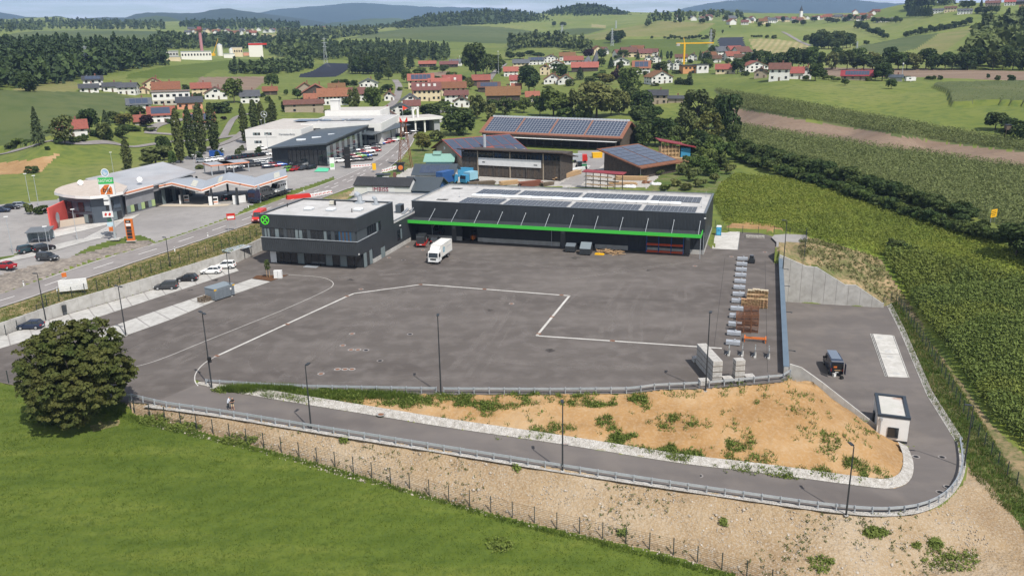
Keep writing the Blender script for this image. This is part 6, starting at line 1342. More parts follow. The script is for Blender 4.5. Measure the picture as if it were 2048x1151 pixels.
for i,(px,py,h)in enumerate(((227,345,7),(60,404,8),(78,413,8.5),(26,508,8),(155,480,7),(101,520,7),(390,345,6),(450,333,6),(526,282,9),(538,318,9))):
    t=thing('street_lamp',f'thin grey lamp mast, {nth(i)} of those around the station and car lot','lamp',T(px,py),.5,'grey lamp masts');MB().tube((0,0,0),(0,0,h),.08,.05,6).build('pole',k_galv,t);MB().box((0,0,h+.05),(.8,.4,.15)).build('lamp_head',k_white,t)
# trolley shelter and cars on the lower lot
ss=thing('trolley_shelter','small glazed shelter with grey flat roof on the station lot','shelter',G(57,487,ZS),heading(G(57,487,ZS),G(101,484,ZS)));SW=np.linalg.norm(G(101,484,ZS)-G(57,487,ZS))
MB().box((SW/2,1.8,2.65),(SW+.4,5.0,.14),rx=.05).build('roof',mat('shelter_roof',(.13,.14,.15),.5),ss)
for x in(0,SW/2,SW):
    for y in(0,3.8):MB().box((x,y,1.3),(.09,.09,2.6)).build('post',k_galv,ss)
MB().box((SW/2,3.85,1.2),(SW,.04,1.9)).box((.0,1.9,1.2),(.04,3.6,1.9)).build('glass_wall',mat('clear_pane',(.3,.36,.38),.1,spec=.7),ss)
car('mpv',c_teal,G(58,503,ZS),.95,'dark teal family car parked before the trolley shelter');car('suv',c_black,G(89,501,ZS),.95,'black car beside the dark teal one at the shelter');car('mpv',c_grey,G(96,519,ZS),-.15,'dark grey car on the drive above the gabion slope');car('sedan',c_red,G(10,536,ZS),2.9,'dark red saloon at the left edge above the stone slope')
car('estate',c_silver,T(44,414),.2,'silver estate car on the upper lot at the left edge');car('sedan',c_black,T(22,418),.2,'black saloon beside the silver estate on the upper lot');car('hatch',c_navy,T(4,424),.2,'dark blue hatchback at the left edge of the upper lot',False);car('suv',c_black,G(458,400,ZS),1.3,'black car refuelling behind the right pump')
# lorry with campers
lo=G(505,408,ZS);la=heading(G(570,387,ZS),G(503,408,ZS));lt_=thing('car_transporter','dark blue lorry pulling a flat trailer beside the canopy','lorry',lo,la)
MB().extrude([(-2.2,.6),(.1,.6),(.2,1.4),(.05,3.2),(-.3,3.75),(-2.2,3.75)],'y',-1.2,1.2).build('cab',c_navy,lt_);MB().quad((.22,-1.1,1.9),(.22,1.1,1.9),(.08,1.05,3.0),(.08,-1.05,3.0)).build('windscreen',k_glass,lt_);MB().box((.15,0,1.1),(.1,1.6,.5)).build('grille',k_black,lt_)
MB().box((-10.5,0,1.0),(15.5,2.4,.3)).build('trailer_bed',k_dark,lt_);MB().box((-6,0,.7),(11,.9,.35)).build('chassis',k_black,lt_)
for x in(-.9,-4,-5.3,-12,-13.3,-14.6):
    for sy in(-1,1):MB().tube((x,sy*.85,.5),(x,sy*1.2,.5),.5,n=14).build('wheel',k_tyre,lt_)
for k,(m_,lab)in enumerate(((paint('camper_dark',(.06,.065,.07),.35),'dark camper van carried on the front half of the trailer'),(c_white,'white camper van carried on the rear end of the trailer'))):
    c=np.array(lo)+np.array([*rot(-5.9-k*6.9,0,la),1.15]);v=van('camper_van',m_,c,la+math.pi*(k==0),lab,6.2,2.1,2.75,cat='van')
    for sx in(-2.2,-1.2,-.2):
        for sy in(-1,1):MB().box((sx,sy*1.06,1.9),(.6,.02,.45)).build('cabin_window',k_glass,v)
# ================================================================== car dealer
w_white=mat('white_cladding',(.66,.65,.62),.7,(.72,.71,.68),.2);w_showr=ribbed('showroom_cladding',(.03,.036,.042),1.2);r_slate=mat('slate_grey_sheet',(.05,.062,.072),.45,(.062,.075,.085),.1,spec=.5)
dl=thing('dealership_building','large white flat roofed car dealership with chimney like tower','dealership',(*G(494,301,4)[:2],4),heading(G(494,301,4),G(606,300,4)))
DW=np.linalg.norm(G(606,300,4)-G(494,301,4))
MB().box((DW/2,24,4.1),(DW,48,8.4)).build('front_block',w_white,dl);MB().box((DW/2,24,8.32),(DW-.8,47,.14)).build('roof',mat('roof_gravel',(.4,.37,.34),.9,(.46,.43,.4),.3),dl)
MB().box((DW*.9+14,38,4.3),(34,42,8.8)).build('workshop_block',w_white,dl);MB().box((DW*.9+14,38,8.72),(33.2,41,.1)).build('roof',r_memb,dl)
MB().box((DW*.9+10,66,5.5),(26,22,11)).build('rear_block',w_white,dl);MB().box((DW*.9+10,66,11.02),(25,21,.1)).build('roof',mat('roof_gravel',(.4,.37,.34)),dl)
MB().box((DW*.9+1.5,58,8),(3.8,3.8,16)).build('tower',w_white,dl);MB().box((DW*.9+1.5,58,15.9),(4.4,4.4,.5)).build('tower_cap',w_white,dl)
for x,z in((4.6,6.6),(9.3,6.6),(4.9,3.4)):
    for k in range(4):MB().box((x+k*.75-1.1,-.02,z),(.7,.1,1.0)).build('window',k_glass if k%2 else k_glassb,dl)
MB().box((DW*.28,-.03,5.25),(DW*.55,.05,.1)).build('joint',mat('grey_joint',(.3,.3,.3)),dl)
text(dl,'Mercedes-Benz',1.05,(DW*.74,-.12,6.4),UPR,k_frame,.06)
for k in range(4):o=MB().box((DW*.9+2.5+k*7.6,16.95,4.4),(5.6,.12,5.0)).build('garage_door',k_glass,dl)
for x0,n_ in((DW*.5,4),(DW*.5+11.5,4),(DW*.5+23,4)):
    MB().box((x0+5,32,9.0),(10.5,9,.12)).build('solar_array',k_pvb,dl)['kind']='stuff'
sx_=thing('star_emblem','large silver three pointed star in a ring on a roof pole','emblem',(*G(530,250,12.6)[:2],12.6),heading(G(494,301,4),G(606,300,4)))
ring_mb((0,0,4.4),1.25,.13,24).build('ring',k_frame,sx_);s3=MB()
for k in range(3):
    a=math.pi/2+k*2*math.pi/3;e=(1.2*math.cos(a),0,4.4+1.2*math.sin(a));l_,r_=(.16*math.cos(a+1.57),0,4.4+.16*math.sin(a+1.57)),(.16*math.cos(a-1.57),0,4.4+.16*math.sin(a-1.57))
    for y in(-.1,.1):s3.add([l_,e,(0,y,4.4)],[(0,1,2)]);s3.add([r_,e,(0,y,4.4)],[(0,2,1)])
s3.build('star',k_frame,sx_);MB().tube((0,0,-.4),(0,0,3.2),.09).build('pole',k_galv,sx_)
# dark showroom
zb_=4.0;FL,FR,BR3=G(546,329,zb_),G(655,331,zb_),G(738,288,zb_);BL3=FL+(BR3-FR)
sh=thing('showroom','dark car showroom under a large slanting slate grey roof','showroom',(0,0,0))
tz=[10.0,11.8,12.0,10.4];cs=[FL,FR,BR3,BL3]
MB().add([(p[0],p[1],zb_-.5)for p in cs]+[(p[0],p[1],z-.4)for p,z in zip(cs,tz)],[(0,1,5,4),(1,2,6,5),(2,3,7,6),(3,0,4,7)]).build('walls',w_showr,sh)
cc=np.mean(cs,0);oh_=[p+(p-cc)/np.linalg.norm((p-cc)[:2])*2.2 for p in cs]
MB().add([(p[0],p[1],z-.3)for p,z in zip(oh_,tz)]+[(p[0],p[1],z+.2)for p,z in zip(oh_,tz)],[(3,2,1,0),(4,5,6,7),(0,1,5,4),(1,2,6,5),(2,3,7,6),(3,0,4,7)]).build('roof',r_slate,sh)
def bandp(parent,A,B,z0,z1,n,ms_,nm,out=.15,gap=.2):
    A,B=np.array(A[:2]),np.array(B[:2]);d=(B-A);L_=np.linalg.norm(d);d/=L_;nn=np.array([d[1],-d[0]]);nn=nn if nn@(-A)>0 or abs(nn@A)<1 else-nn
    for k in range(n):
        c=A+d*L_*(k+.5)/n+nn*out;MB().box((c[0],c[1],(z0+z1)/2),(L_/n-gap,.14,z1-z0),math.atan2(d[1],d[0])).build(nm,ms_[k%len(ms_)],parent)
bandp(sh,FL*.7+FR*.3,FR,4.2,9.4,9,[k_glass],'window');bandp(sh,FR,BR3,4.2,10.6,16,[k_glassb,k_glass],'window')
for t,u in((.3,.25),(.5,.35),(.68,.5)):
    q=FL*(1-t)+FR*t+(BL3-FL)*u;MB().box((q[0],q[1],10.9+.6*t),(3.4,1.6,.5),.2).build('roof_light',k_dome,sh)
q0,q1=G(757,290,4),G(815,272,4);cp_=thing('carport','dark slanting carport roof on posts beyond the showroom','carport',q0,heading(q0,q1));CL=np.linalg.norm(q1-q0)
MB().box((CL/2-4,6,5.6),(CL+10,15,.35),rx=.08).build('roof',r_slate,cp_)
for x in np.linspace(1,CL-1,5):
    for y in(1,11):MB().box((x,y,2.7),(.3,.3,5.4)).build('post',k_dark,cp_)
for k in range(6):MB().box((-2+k*4.2,10,6.6),(.12,.12,1.6)).box((-.5+k*4.2,10,6.6),(.12,.12,1.6)).build('roof_vent',k_galv,cp_)
q0,q1=T(803,268),T(880,262);wc=thing('white_canopy','white flat canopy building with tall frame beyond the lattice tower','building',q0,heading(q0,q1));CL=np.linalg.norm(q1-q0)
MB().box((CL/2,8,6.3),(CL+4,17,1.1)).build('roof_slab',w_white,wc);MB().box((CL/2,8,6.87),(CL+2.4,15.4,.06)).build('roof',mat('roof_gravel',(.4,.37,.34)),wc);MB().box((CL*.55,11,2.9),(CL*.8,8,5.8)).build('hall',k_dark,wc);MB().box((CL*.95,6,2.9),(3,10,5.8)).build('side_wall',r_zinc,wc)
for x in(CL*.05,CL*.38,CL*.62):MB().box((x,.8,3),(.7,.7,6)).build('column',w_white,wc)
MB().box((CL*.38,3,9),(.9,.9,5)).box((CL*.5,3,9),(.9,.9,5)).box((CL*.44,3,11.3),(3.5,.9,.8)).build('tall_frame',w_white,wc)
# lattice tower
tw=thing('lattice_tower','slender rusty lattice tower with red triangles and a red flag','tower',T(811,334),.3);TH=15.5;tm_=MB()
for sx in(-1,1):
    for sy in(-1,1):MB().tube((sx*2.2,sy*2.2,0),(sx*.7,sy*.7,TH),.11,.08,5).build('leg',k_rust,tw)
for k in range(6):
    z0,z1=TH*k/6,TH*(k+1)/6;r0,r1=2.2-1.5*k/6,2.2-1.5*(k+1)/6
    for s in(-1,1):
        MB().tube((-r0,s*r0,z0),(r1,s*r1,z1),.06,n=4).tube((r0,s*r0,z0),(-r1,s*r1,z1),.06,n=4).tube((s*r0,-r0,z0),(s*r1,r1,z1),.06,n=4).tube((s*r0,r0,z0),(s*r1,-r1,z1),.06,n=4).build('brace',k_rust,tw)
MB().box((0,0,TH),(2.2,2.2,.15)).build('platform',k_rust,tw);MB().tube((0,0,TH),(0,0,TH+5.6),.06).build('flag_pole',k_galv,tw)
for s in(-1,1):MB().add([(s*1.4,-.9,TH+.1),(s*.3,-.9,TH+.1),(s*1.3,-.9,TH+1.9)],[(0,1,2)]).add([(s*1.4,-.82,TH+.1),(s*.3,-.82,TH+.1),(s*1.3,-.82,TH+1.9)],[(2,1,0)]).build('red_triangle',k_red,tw)
MB().add([(.05,0,TH+5.5),(1.9,.2,TH+4.6),(.05,0,TH+3.9)],[(0,1,2)]).add([(.05,.03,TH+5.5),(1.9,.23,TH+4.6),(.05,.03,TH+3.9)],[(2,1,0)]).build('flag',paint('flag_red',(.65,.05,.02)),tw)
# signs at the dealer entrance
py_=thing('pylon_sign','tall black pylon sign at the showroom entrance','sign',T(696,336),.3);MB().box((0,0,3.6),(2.0,.5,7.2)).build('slab',k_black,py_);MB().box((0,-.27,4.6),(1.3,.03,.5)).build('logo_plate',k_dark,py_)
py_=thing('pylon_sign','short white and green pylon beside the green charging bay','sign',T(665,339),.3);MB().box((0,0,2),(1.6,.4,4)).build('slab',k_white,py_);MB().box((0,-.22,1.5),(1.3,.03,1.3)).build('green_panel',mat('pale_green_panel',(.25,.55,.2),.5),py_)
strip('charging_bay',[T(628,344),T(655,344)],[T(637,336),T(660,337)],mat('mint_paint',(.1,.5,.3),.7),.16,4,1)
os_=thing('road_sign','orange sign board standing at the roadworks','sign',T(749,345),.2);MB().box((0,0,2),(1.2,.06,2.2)).build('board',k_yellow,os_);MB().tube((0,.06,0),(0,.06,2),.05).build('post',k_galv,os_)
kb=thing('drink_kiosk','small dark kiosk with round picture beside the lattice tower','kiosk',T(801,343),.2);MB().box((0,0,1.4),(2.4,2.2,2.8)).build('walls',k_dark,kb);MB().box((0,0,2.9),(3.2,2.8,.2)).build('roof',k_black,kb);disc(MB(),(0,-1.12,1.5),.8,'y',16).build('round_picture',k_orange,kb)
brm=MB().box((0,0,.5),(2.0,.45,1.0),taper=.8);brr=MB()
for k in range(3):brr.box((-.65+k*.65,-.24,.6),(.3,.03,.3),ry=.4)
bm_,br_=brm.mesh('barrier_body',k_white),brr.mesh('red_stripe',k_red)
for i,(px,py)in enumerate([(704+k*5.6,335.5-k*.35)for k in range(7)]+[(769+k*5.4,344-k*1.6)for k in range(5)]+[(626+k*8,394-k*1.6)for k in range(5)]):
    w_='row by the black pylon' if i<7 else 'row by the kiosk' if i<12 else 'row behind the office roof';t=thing('road_barrier',f"red and white road barrier, {nth(i if i < 7 else i - 7 if i < 12 else i - 12)} from the left in the {w_}",'barrier',T(px,py),.35,'red and white road barriers');link('barrier_body',bm_,t);link('red_stripe',br_,t)
tag(MB().box((0,0,.6),(7,1.6,1.2),taper=.9).build('stacked_barriers',k_red,None,loc=tuple(T(597,397)),rz=.5),'long pile of red plastic barriers behind the office roof','barriers')
# cars for sale: rows given as (px from, py from, px to, py to, count, heading, colours, row name)
CC={'w':c_white,'k':c_black,'g':c_grey,'s':c_silver,'r':c_red,'b':c_blue,'n':c_navy,'e':c_green};CN={'w':'white','k':'black','g':'dark grey','s':'silver','r':'red','b':'blue','n':'navy blue','e':'green'}
rows=[(404,325,444,320,4,.15,'swww','row under the poplars'),(462,319,525,312,7,.9,'nkgnkkk','row before the white wall'),(526,300,534,311,2,.2,'ww','pair at the white wall'),(462,331,545,325,9,.1,'wgkgkwwww','back row of the open lot'),(468,337,530,331,7,.1,'wskggkw','front row of the open lot'),(536,336,562,332,3,.4,'nrb','short row beside the showroom'),
        (574,343,622,338,4,-2.0,'ergk','front row before the showroom glass'),(586,334,640,327,5,-2.0,'kgskk','rear row before the showroom glass'),(681,325,735,321,4,.25,'wkgk','first roadside row'),(700,318,744,312,5,.25,'krebg','second roadside row'),(702,311,752,303,5,.25,'kgrwr','third roadside row'),(712,303,752,297,4,.25,'skwg','fourth roadside row'),(752,292,800,280,6,.35,'gbrrwe','row by the carport'),(800,273,842,262,4,.3,'kkgk','row at the white canopy')]
kinds=['hatch','suv','sedan','estate','mpv']
for(x0,y0,x1,y1,n_,a,cols,rn)in rows:
    for k in range(n_):
        t=k/max(1,n_-1);p=T(x0+(x1-x0)*t,y0+(y1-y0)*t)
        car(kinds[(k*3+int(x0))%5],CC[cols[k]],(p[0],p[1],p[2]+.05),a+random.uniform(-.05,.05),f'{CN[cols[k]]} car, {nth(k)} from the left in the {rn}',False,'car','cars on the dealer lot')
tag(link('parked_van',van_mesh(5.5,2,2.4)[0].mesh('small_van',c_blue),None,T(434,313),.3),'bright blue van parked under the clipped ball trees','van')
# ================================================================== snack bar and sheds
r_dark=ribbed('dark_roof_tiles',(.03,.03,.032),1.6);r_tile=mat('clay_tiles',(.17,.062,.038),.85,(.215,.082,.05),.8,(.14,.055,.038),detail=6,rnd=.3,bump=.3,bscale=6);r_brown=mat('brown_tiles',(.1,.05,.038),.85,(.135,.066,.05),.8,rnd=.2,bump=.3,bscale=6);r_grey=mat('grey_tiles',(.07,.075,.085),.7,(.1,.105,.115),.8,rnd=.2)
w_wood=mat('dark_boards',(.05,.04,.033),.9,(.085,.07,.058),1.2,(.035,.03,.025),stretch=(0,6,.3)if False else None,detail=6);w_wood2=mat('pale_boards',(.3,.25,.19),.9,(.36,.3,.23),1.5)
def gable_house(name,label,cat,loc,a,w,d,he,hr,wallm,roofm,ov=.6,axis='x',group=None,wins=None,chim=True,roof2=None,door=True,pv=None,base=None,gwall=None,dormers=0):
    """origin at the front-left corner of the base; front along local x. axis: the way the ridge runs"""
    t=thing(name,label,cat,loc,a,group)
    if axis=='x':MB().extrude([(0,-1.5),(d,-1.5),(d,he),(d/2,hr-.25),(0,he)],'x',0,w).build('wall',wallm,t)
    else:MB().extrude([(0,-1.5),(w,-1.5),(w,he),(w/2,hr-.25),(0,he)],'y',0,d).build('wall',wallm,t)
    half=(d if axis=='x' else w)/2;sl=(hr-he)/half;ln=(w if axis=='x' else d)
    th=.3
    for s,rm in((-1,roofm),(1,roof2 or roofm)):
        a0,z0=half+s*(half+ov),he-sl*ov;a1,z1=half+s*(-.0),hr
        prof=[(a0,z0),(a1,z1),(a1,z1-th),(a0,z0-th*.7)]
        o=MB().extrude(prof,'x' if axis=='x' else 'y',-ov,ln+ov).build('roof',rm,t)
        if chim and s==1: 
            q=(ln*.65,half+.3*half)if axis=='x' else(half+.3*half,ln*.6);MB().box((q[0],q[1],hr+.15),(.7,.7,2.0)).build('chimney',mat('chimney_brick',(.2,.09,.07),.9),o)
        if pv and s==-1 and axis=='x':
            for k in range(pv):
                u0,u1=.12+.78*k/pv,.12+.78*(k+.93)/pv;M=MB();f=lambda u,v:(ln*u,a0+(a1-a0)*v,z0+(z1-z0)*v+.07)
                M.add([f(u0,.18),f(u1,.18),f(u1,.85),f(u0,.85)],[(0,1,2,3)]).build('solar_panel',k_pvb,t)
        for k in range(dormers if s==-1 and axis=='x' else 0):
            x=ln*(k+1)/(dormers+1);MB().box((x,a0*.45+a1*.55+.2,(z0+z1)/2+.5),(1.6,1.6,1.5)).build('dormer',w_white,t)
    if wins is not None:
        nx,nz=wins;hz=he/nz
        for j in range(nz):
            for k in range(nx):
                x=w*(k+.5)/nx;isd=door and j==0 and k==nx//2
                MB().box((x,-.03,hz*(j+.55)if not isd else 1.05),(min(1.3,w/nx*.5)if not isd else 1.0,.12,min(1.4,hz*.5)if not isd else 2.1)).build('door' if isd else 'window',k_woodd if isd else k_glass,t)
            nd=max(1,int(nx*d/w))if w else 1
            for k in range(nd):
                for xx in(-.03,w+.03):MB().box((xx,d*(k+.5)/nd,hz*(j+.55)),(.12,1.1,min(1.3,hz*.5))).build('window',k_glass,t)
        if axis=='y' and hr-he>2:MB().box((w/2,-.03,he+(hr-he)*.3),(min(2.2,w*.25),.12,1.2)).build('window',k_glass,t)
    return t
q0,q1=G(710,398,3),G(820,401,3);im=gable_house('snack_bar','white snack bar hut with black roof and red lettering','snack bar',q0,heading(q0,q1),np.linalg.norm(q1-q0),6.5,4.1,5.9,w_white,r_dark,.25,wins=None)
iw=np.linalg.norm(q1-q0);text(im,'IMBISS',1.5,(iw*.48,-.12,2.9),UPR,mat('maroon_letters',(.25,.02,.05),.5),.03,sx=1.15);MB().box((iw*.48,-.04,2.9),(iw*.5,.06,1.9)).build('sign_board',k_white,im)
q0,q1=G(808,398,3),G(872,400,3);gable_house('blue_shed','blue walled shed with dark grey sheet roof behind the link building','shed',q0,heading(q0,q1),np.linalg.norm(q1-q0),10,3.0,5.6,k_blue,r_slate,.8,chim=False)
q0,q1=G(830,366,3),G(905,366,3);gable_house('solar_shed','low shed with dark solar roof below the turquoise roof','shed',q0,heading(q0,q1),np.linalg.norm(q1-q0),11,3.0,5.2,w_white,r_slate,1.0,chim=False,pv=6)
q0,q1=G(852,334,3),G(905,334,3);tq=gable_house('market_stall','small building with pale turquoise roof and raised vent','building',q0,heading(q0,q1),np.linalg.norm(q1-q0),7,2.4,4.2,mat('sky_blue_boards',(.15,.32,.42),.8),mat('turquoise_sheet',(.2,.35,.3),.5),.8,chim=False);MB().extrude([(2.2,4.0),(4.8,4.0),(4.4,5.0),(2.6,5.0)],'x',2.2,5.0).build('roof_vent',MATS['turquoise_sheet'],tq)
fsn=thing('sales_hut','tiny green sales hut with grey roof behind the snack bar','hut',G(762,365,3),.1);MB().box((0,0,1.2),(2.2,2,2.4)).build('walls',mat('dark_green_boards',(.03,.1,.05),.8),fsn);MB().box((1.6,-.6,1.2),(2,1.6,1.8)).build('counter',k_white,fsn);MB().box((.8,0,2.6),(4.6,3,.25)).build('roof',k_dark,fsn)
# ================================================================== sawmill
def boards(parent,A_len,z0,z1,n,mats_,y=-.06,x0=0):
    for k in range(n):MB().box((x0+A_len*(k+.5)/n,y,(z0+z1)/2+random.uniform(-.03,.03)),(A_len/n-.06,.08,z1-z0)).build('board',mats_[k%len(mats_)]if k%5 else mats_[0],parent)
w_b=[w_wood,mat('board_brown',(.07,.052,.04),.9,(.1,.08,.062),2),mat('board_grey',(.09,.08,.07),.9,(.06,.05,.042),2)]
# big barn with four blocks of solar panels
bz=3.2;e0,e1=G(962,263,8.2),G(1240,275,8.2);ba=heading(e0,e1);bwid=np.linalg.norm((e1-e0)[:2])
bb=thing('solar_barn','large timber barn whose long roof carries four fields of solar panels','barn',(e0[0],e0[1],bz),ba);bd_=20.0;he,hr=5.0,10.3
MB().extrude([(1.2,-1),(bd_-1,-1),(bd_-1,he),(bd_/2,hr-.3),(1.2,he)],'x',bwid-.5,bwid-.2).build('gable_wall',w_b[1],bb);MB().box((bwid/2,bd_*.6,he/2-.3),(bwid-1.2,bd_*.6,he-.2)).build('inner_hall',w_wood,bb)
MB().extrude([(0,he-.25),(bd_/2,hr),(bd_/2,hr-.35),(0,he-.55)],'x',-1,bwid+1).build('roof',mat('brown_red_tiles',(.2,.085,.055),.85,(.24,.11,.07),1),bb);MB().extrude([(bd_,he-.25),(bd_/2,hr),(bd_/2,hr-.35),(bd_,he-.55)],'x',-1,bwid+1).build('roof',MATS['brown_red_tiles'],bb)
for k in range(16):MB().box((bwid*(k+.5)/16,.6,he/2-.4),(.3,.3,he)).build('post',w_b[2],bb)
MB().box((bwid/2,.7,he-1.1),(bwid,.12,1.0)).build('girt_band',w_b[1],bb);MB().box((bwid/2,-1.2,he-1.7),(bwid*.96,3.0,.12),rx=-.05).build('white_awning',k_white,bb)
for b_ in range(4):
    u0=.015+b_*.2475;nx,ny=11,7;M=MB()
    f=lambda u,v:(bwid*u,(bd_/2)*v,he-.25+(hr-he+.25)*v+.1)
    for i in range(nx):
        for j in range(ny):
            a0,a1=u0+.235*(i+.06)/nx,u0+.235*(i+.94)/nx;c0,c1=.1+.87*(j+.05)/ny,.1+.87*(j+.95)/ny
            p4=[f(a0,c0),f(a1,c0),f(a1,c1),f(a0,c1)];M.add(p4,[(0,1,2,3)],0)
    M.add([f(u0,.095),f(u0+.235,.095),f(u0+.235,.975),f(u0,.975)],[(0,1,2,3)],1);vv=M.v;M.v=vv[:-4]+[(x,y,z-.04)for x,y,z in vv[-4:]]
    o=M.build('solar_field',[k_pvb,k_frame],bb);o['kind']='stuff'
for k in range(44):MB().box((bwid*(k+.5)/44,bd_/2+.4,hr+.25),(bwid/44-.12,.08,.9),rx=-.5).build('ridge_panel',k_galv,bb)
# long dark hall in front
q0,q1=G(926,349,3),G(1121,360,3);lh=thing('timber_hall','dark timber hall with long white banner across its front','hall',(q0[0],q0[1],3),heading(q0,q1));lw_=np.linalg.norm(q1-q0);lhh=8.2
MB().box((lw_/2,5.5,lhh/2-.4),(lw_,11,lhh-.3)).build('walls',w_wood,lh);MB().extrude([(-1.6,lhh+.5),(12,lhh-2.2),(12,lhh-2.5),(-1.6,lhh+.2)],'x',-1.2,lw_+1.5).build('roof',mat('dark_shingle',(.05,.035,.028),.9,(.075,.055,.045),1),lh)
boards(lh,lw_,.0,5.6,46,w_b)
for k in range(7):MB().box((lw_*k/6,-.2,lhh/2-.2),(.3,.3,lhh)).build('post',w_wood2 if k%2 else w_b[2],lh)
for k in range(24):MB().box((lw_*(k+.5)/24,-.06,6.7),(lw_/24-.25,.06,1.5)).build('louvre',k_glass,lh)
MB().box((lw_*.495,-.42,4.7),(lw_*.64,.05,2.4)).build('banner',mat('white_tarpaulin',(.6,.6,.61),.7,(.68,.68,.68),.6),lh);MB().box((lw_*.23,-.46,4.5),(1.0,.01,.35)).box((lw_*.76,-.46,4.3),(1.2,.01,.3)).build('small_print',k_dark,lh)
# beige barn with solar roof on the left
q0,q1=G(874,322,3),G(931,336,3);bb2=thing('sawmill_house','beige gabled timber building with blue grey solar roof and chimney pipe','barn',(q0[0],q0[1],3),heading(q0,q1));w2=np.linalg.norm(q1-q0);d2=26
MB().extrude([(0,-1),(w2,-1),(w2,3.6),(w2*.32,8.2),(0,5.8)],'y',0,d2).build('walls',w_wood2,bb2)
for(xa,za),(xb,zb2)in((((w2*.32),8.6),(w2+1.5,2.9)),((w2*.32,8.6),(-2.5,4.6))):
    pr=[(xa,za),(xb,zb2),(xb,zb2-.3),(xa,za-.3)];o=MB().extrude(pr,'y',-1.2,d2+1).build('roof',r_tile,bb2)
for i in range(2):
    for j in range(7):
        if i==1 and j==3:continue
        f=lambda u,v:(w2*.32+(w2*.68+1.5)*u,-1+(d2+1.8)*v,8.6-5.7*u+.08);a0,a1,c0,c1=.04+.48*i,.5+.48*i,(j+.04)/7,(j+.96)/7
        MB().add([f(a0,c0),f(a1,c0),f(a1,c1),f(a0,c1)],[(0,1,2,3)]).build('solar_panel',k_pvb,bb2)
MB().tube((w2*.75,d2*.42,4),(w2*.75,d2*.42,10.2),.55,n=10).build('chimney',k_galv,bb2);MB().box((-2,6,1.8),(4,10,4)).build('lean_to',w_wood,bb2);MB().box((-2.2,6,4.0),(5,11.4,.25),ry=-.3).build('roof',MATS['dark_shingle'],bb2)
tri=disc(MB(),(w2*.3,-.08,5.4),.9,'y',3).build('triangle_sign',k_white,bb2)
# shed with tilted solar roof on the right
q0,q1=G(1208,345,3),G(1281,356,3);s2=thing('solar_shed','dark timber shed with orange edged solar roof tilted to the road','shed',(q0[0],q0[1],3),heading(q0,q1));w3=np.linalg.norm(q1-q0);d3=17
MB().extrude([(0,-1),(w3,-1),(w3,3.9),(0,7.2)],'y',0,d3).build('walls',w_wood,s2);boards(s2,w3,0,3.4,26,w_b); 
f=lambda u,v:(-1.8+(w3+3.6)*u,-1.8+(d3+3)*v,7.75-4.2*u)
MB().add([f(0,0),f(1,0),f(1,1),f(0,1)]+[(x,y,z-.35)for x,y,z in(f(0,0),f(1,0),f(1,1),f(0,1))],[(0,1,2,3),(7,6,5,4),(0,4,5,1),(1,5,6,2),(2,6,7,3),(3,7,4,0)]).build('roof',r_tile,s2)
for i in range(6):
    for j in range(2):
        for h_ in range(3):
            u0,u1=.05+.86*(i+.03)/6,.05+.86*(i+.97)/6;v0=.04+j*.47+h_*.15;v1=v0+.145;M=MB();q=[f(u0,v0),f(u1,v0),f(u1,v1),f(u0,v1)];M.add([(x,y,z+.1)for x,y,z in q],[(0,1,2,3)]).build('solar_panel',k_pvb,s2)
MB().tube((w3+.5,-.6,0),(w3+.5,-.6,3.6),.08).build('downpipe',k_galv,s2)
# red roofed timber shed, storage racks, timber piles
q0,q1=G(1322,319,3),G(1382,318,3);s3_=thing('timber_shed','open timber shed with dark red sheet roof and blue end','shed',(q0[0],q0[1],3),heading(q0,q1));w4=np.linalg.norm(q1-q0)
MB().extrude([(-1,7.0),(w4+1.5,4.4),(w4+1.5,4.1),(-1,6.7)],'y',-1,8).build('roof',mat('dark_red_sheet',(.2,.028,.035),.5,(.24,.035,.04),.5),s3_);MB().box((w4*.82,3.5,2),(w4*.32,6.4,4)).build('blue_end',k_cyan,s3_)
for k in range(6):MB().box((w4*.12*k,0,3.1-.15*k),(.2,.2,6.2-.3*k)).build('post',k_wood,s3_)
for z in(1,2.2,3.6):MB().box((w4*.3,.05,z),(w4*.62,.12,.25)).build('girt',k_wood,s3_)
MB().box((w4*.3,3,2.2),(w4*.6,5,4)).build('stored_timber',k_wood,s3_)
q0,q1=G(1170,375,2.8),G(1243,381,2.8);rk2=thing('timber_rack','steel timber rack with narrow dark red sheet roof','rack',(q0[0],q0[1],2.8),heading(q0,q1));w5=np.linalg.norm(q1-q0)
MB().box((w5/2,.5,4.9),(w5+1.4,2.8,.16),rx=.12).build('roof',MATS['dark_red_sheet'],rk2)
for k in range(6):
    MB().box((w5*k/5,.6,2.4),(.18,.18,4.8)).build('post',k_dark,rk2)
    for z in(1.0,2.2,3.4):MB().box((w5*k/5,0,z),(.12,1.6,.12)).build('arm',k_dark,rk2)
for z,L_,x in((1.1,9,.45),(2.35,10,.5),(3.5,8,.4)):
    for k in range(3):MB().box((w5*x,-.6+k*.3,z+.1),(L_,.22,.2)).build('beam',k_wood if z!=2.35 else k_woodd,rk2)
tp_=[('long pale planks stacked beside the end wall of the dark hall',1135,354,16,6,.95,k_wood),('long white wrapped beams on a rack beside the dark hall',1148,343,18,4,.95,k_white),('brown weathered planks in a low stack before the banner hall',962,372,9,6,.35,k_woodd),('reddish beams in a slanted stack before the banner hall',1060,373,8,7,.5,mat('red_brown_timber',(.2,.075,.05),.8)),('pale boards in a small stack before the banner hall',1018,369,7,5,.5,k_wood),('pale planks stacked along the dark solar shed',1262,360,11,5,-.2,k_wood),('low stack of pale boards right of the red roofed rack',1245,369,9,3,-.2,k_wood),('block of new pale timber packs under the red shed',1358,328,10,9,-.15,k_wood),('dark pallets piled beside the light blue lorry',945,362,4,9,.3,k_woodd),('short dark posts piled before the banner hall',1093,371,5,4,.7,k_woodd)]
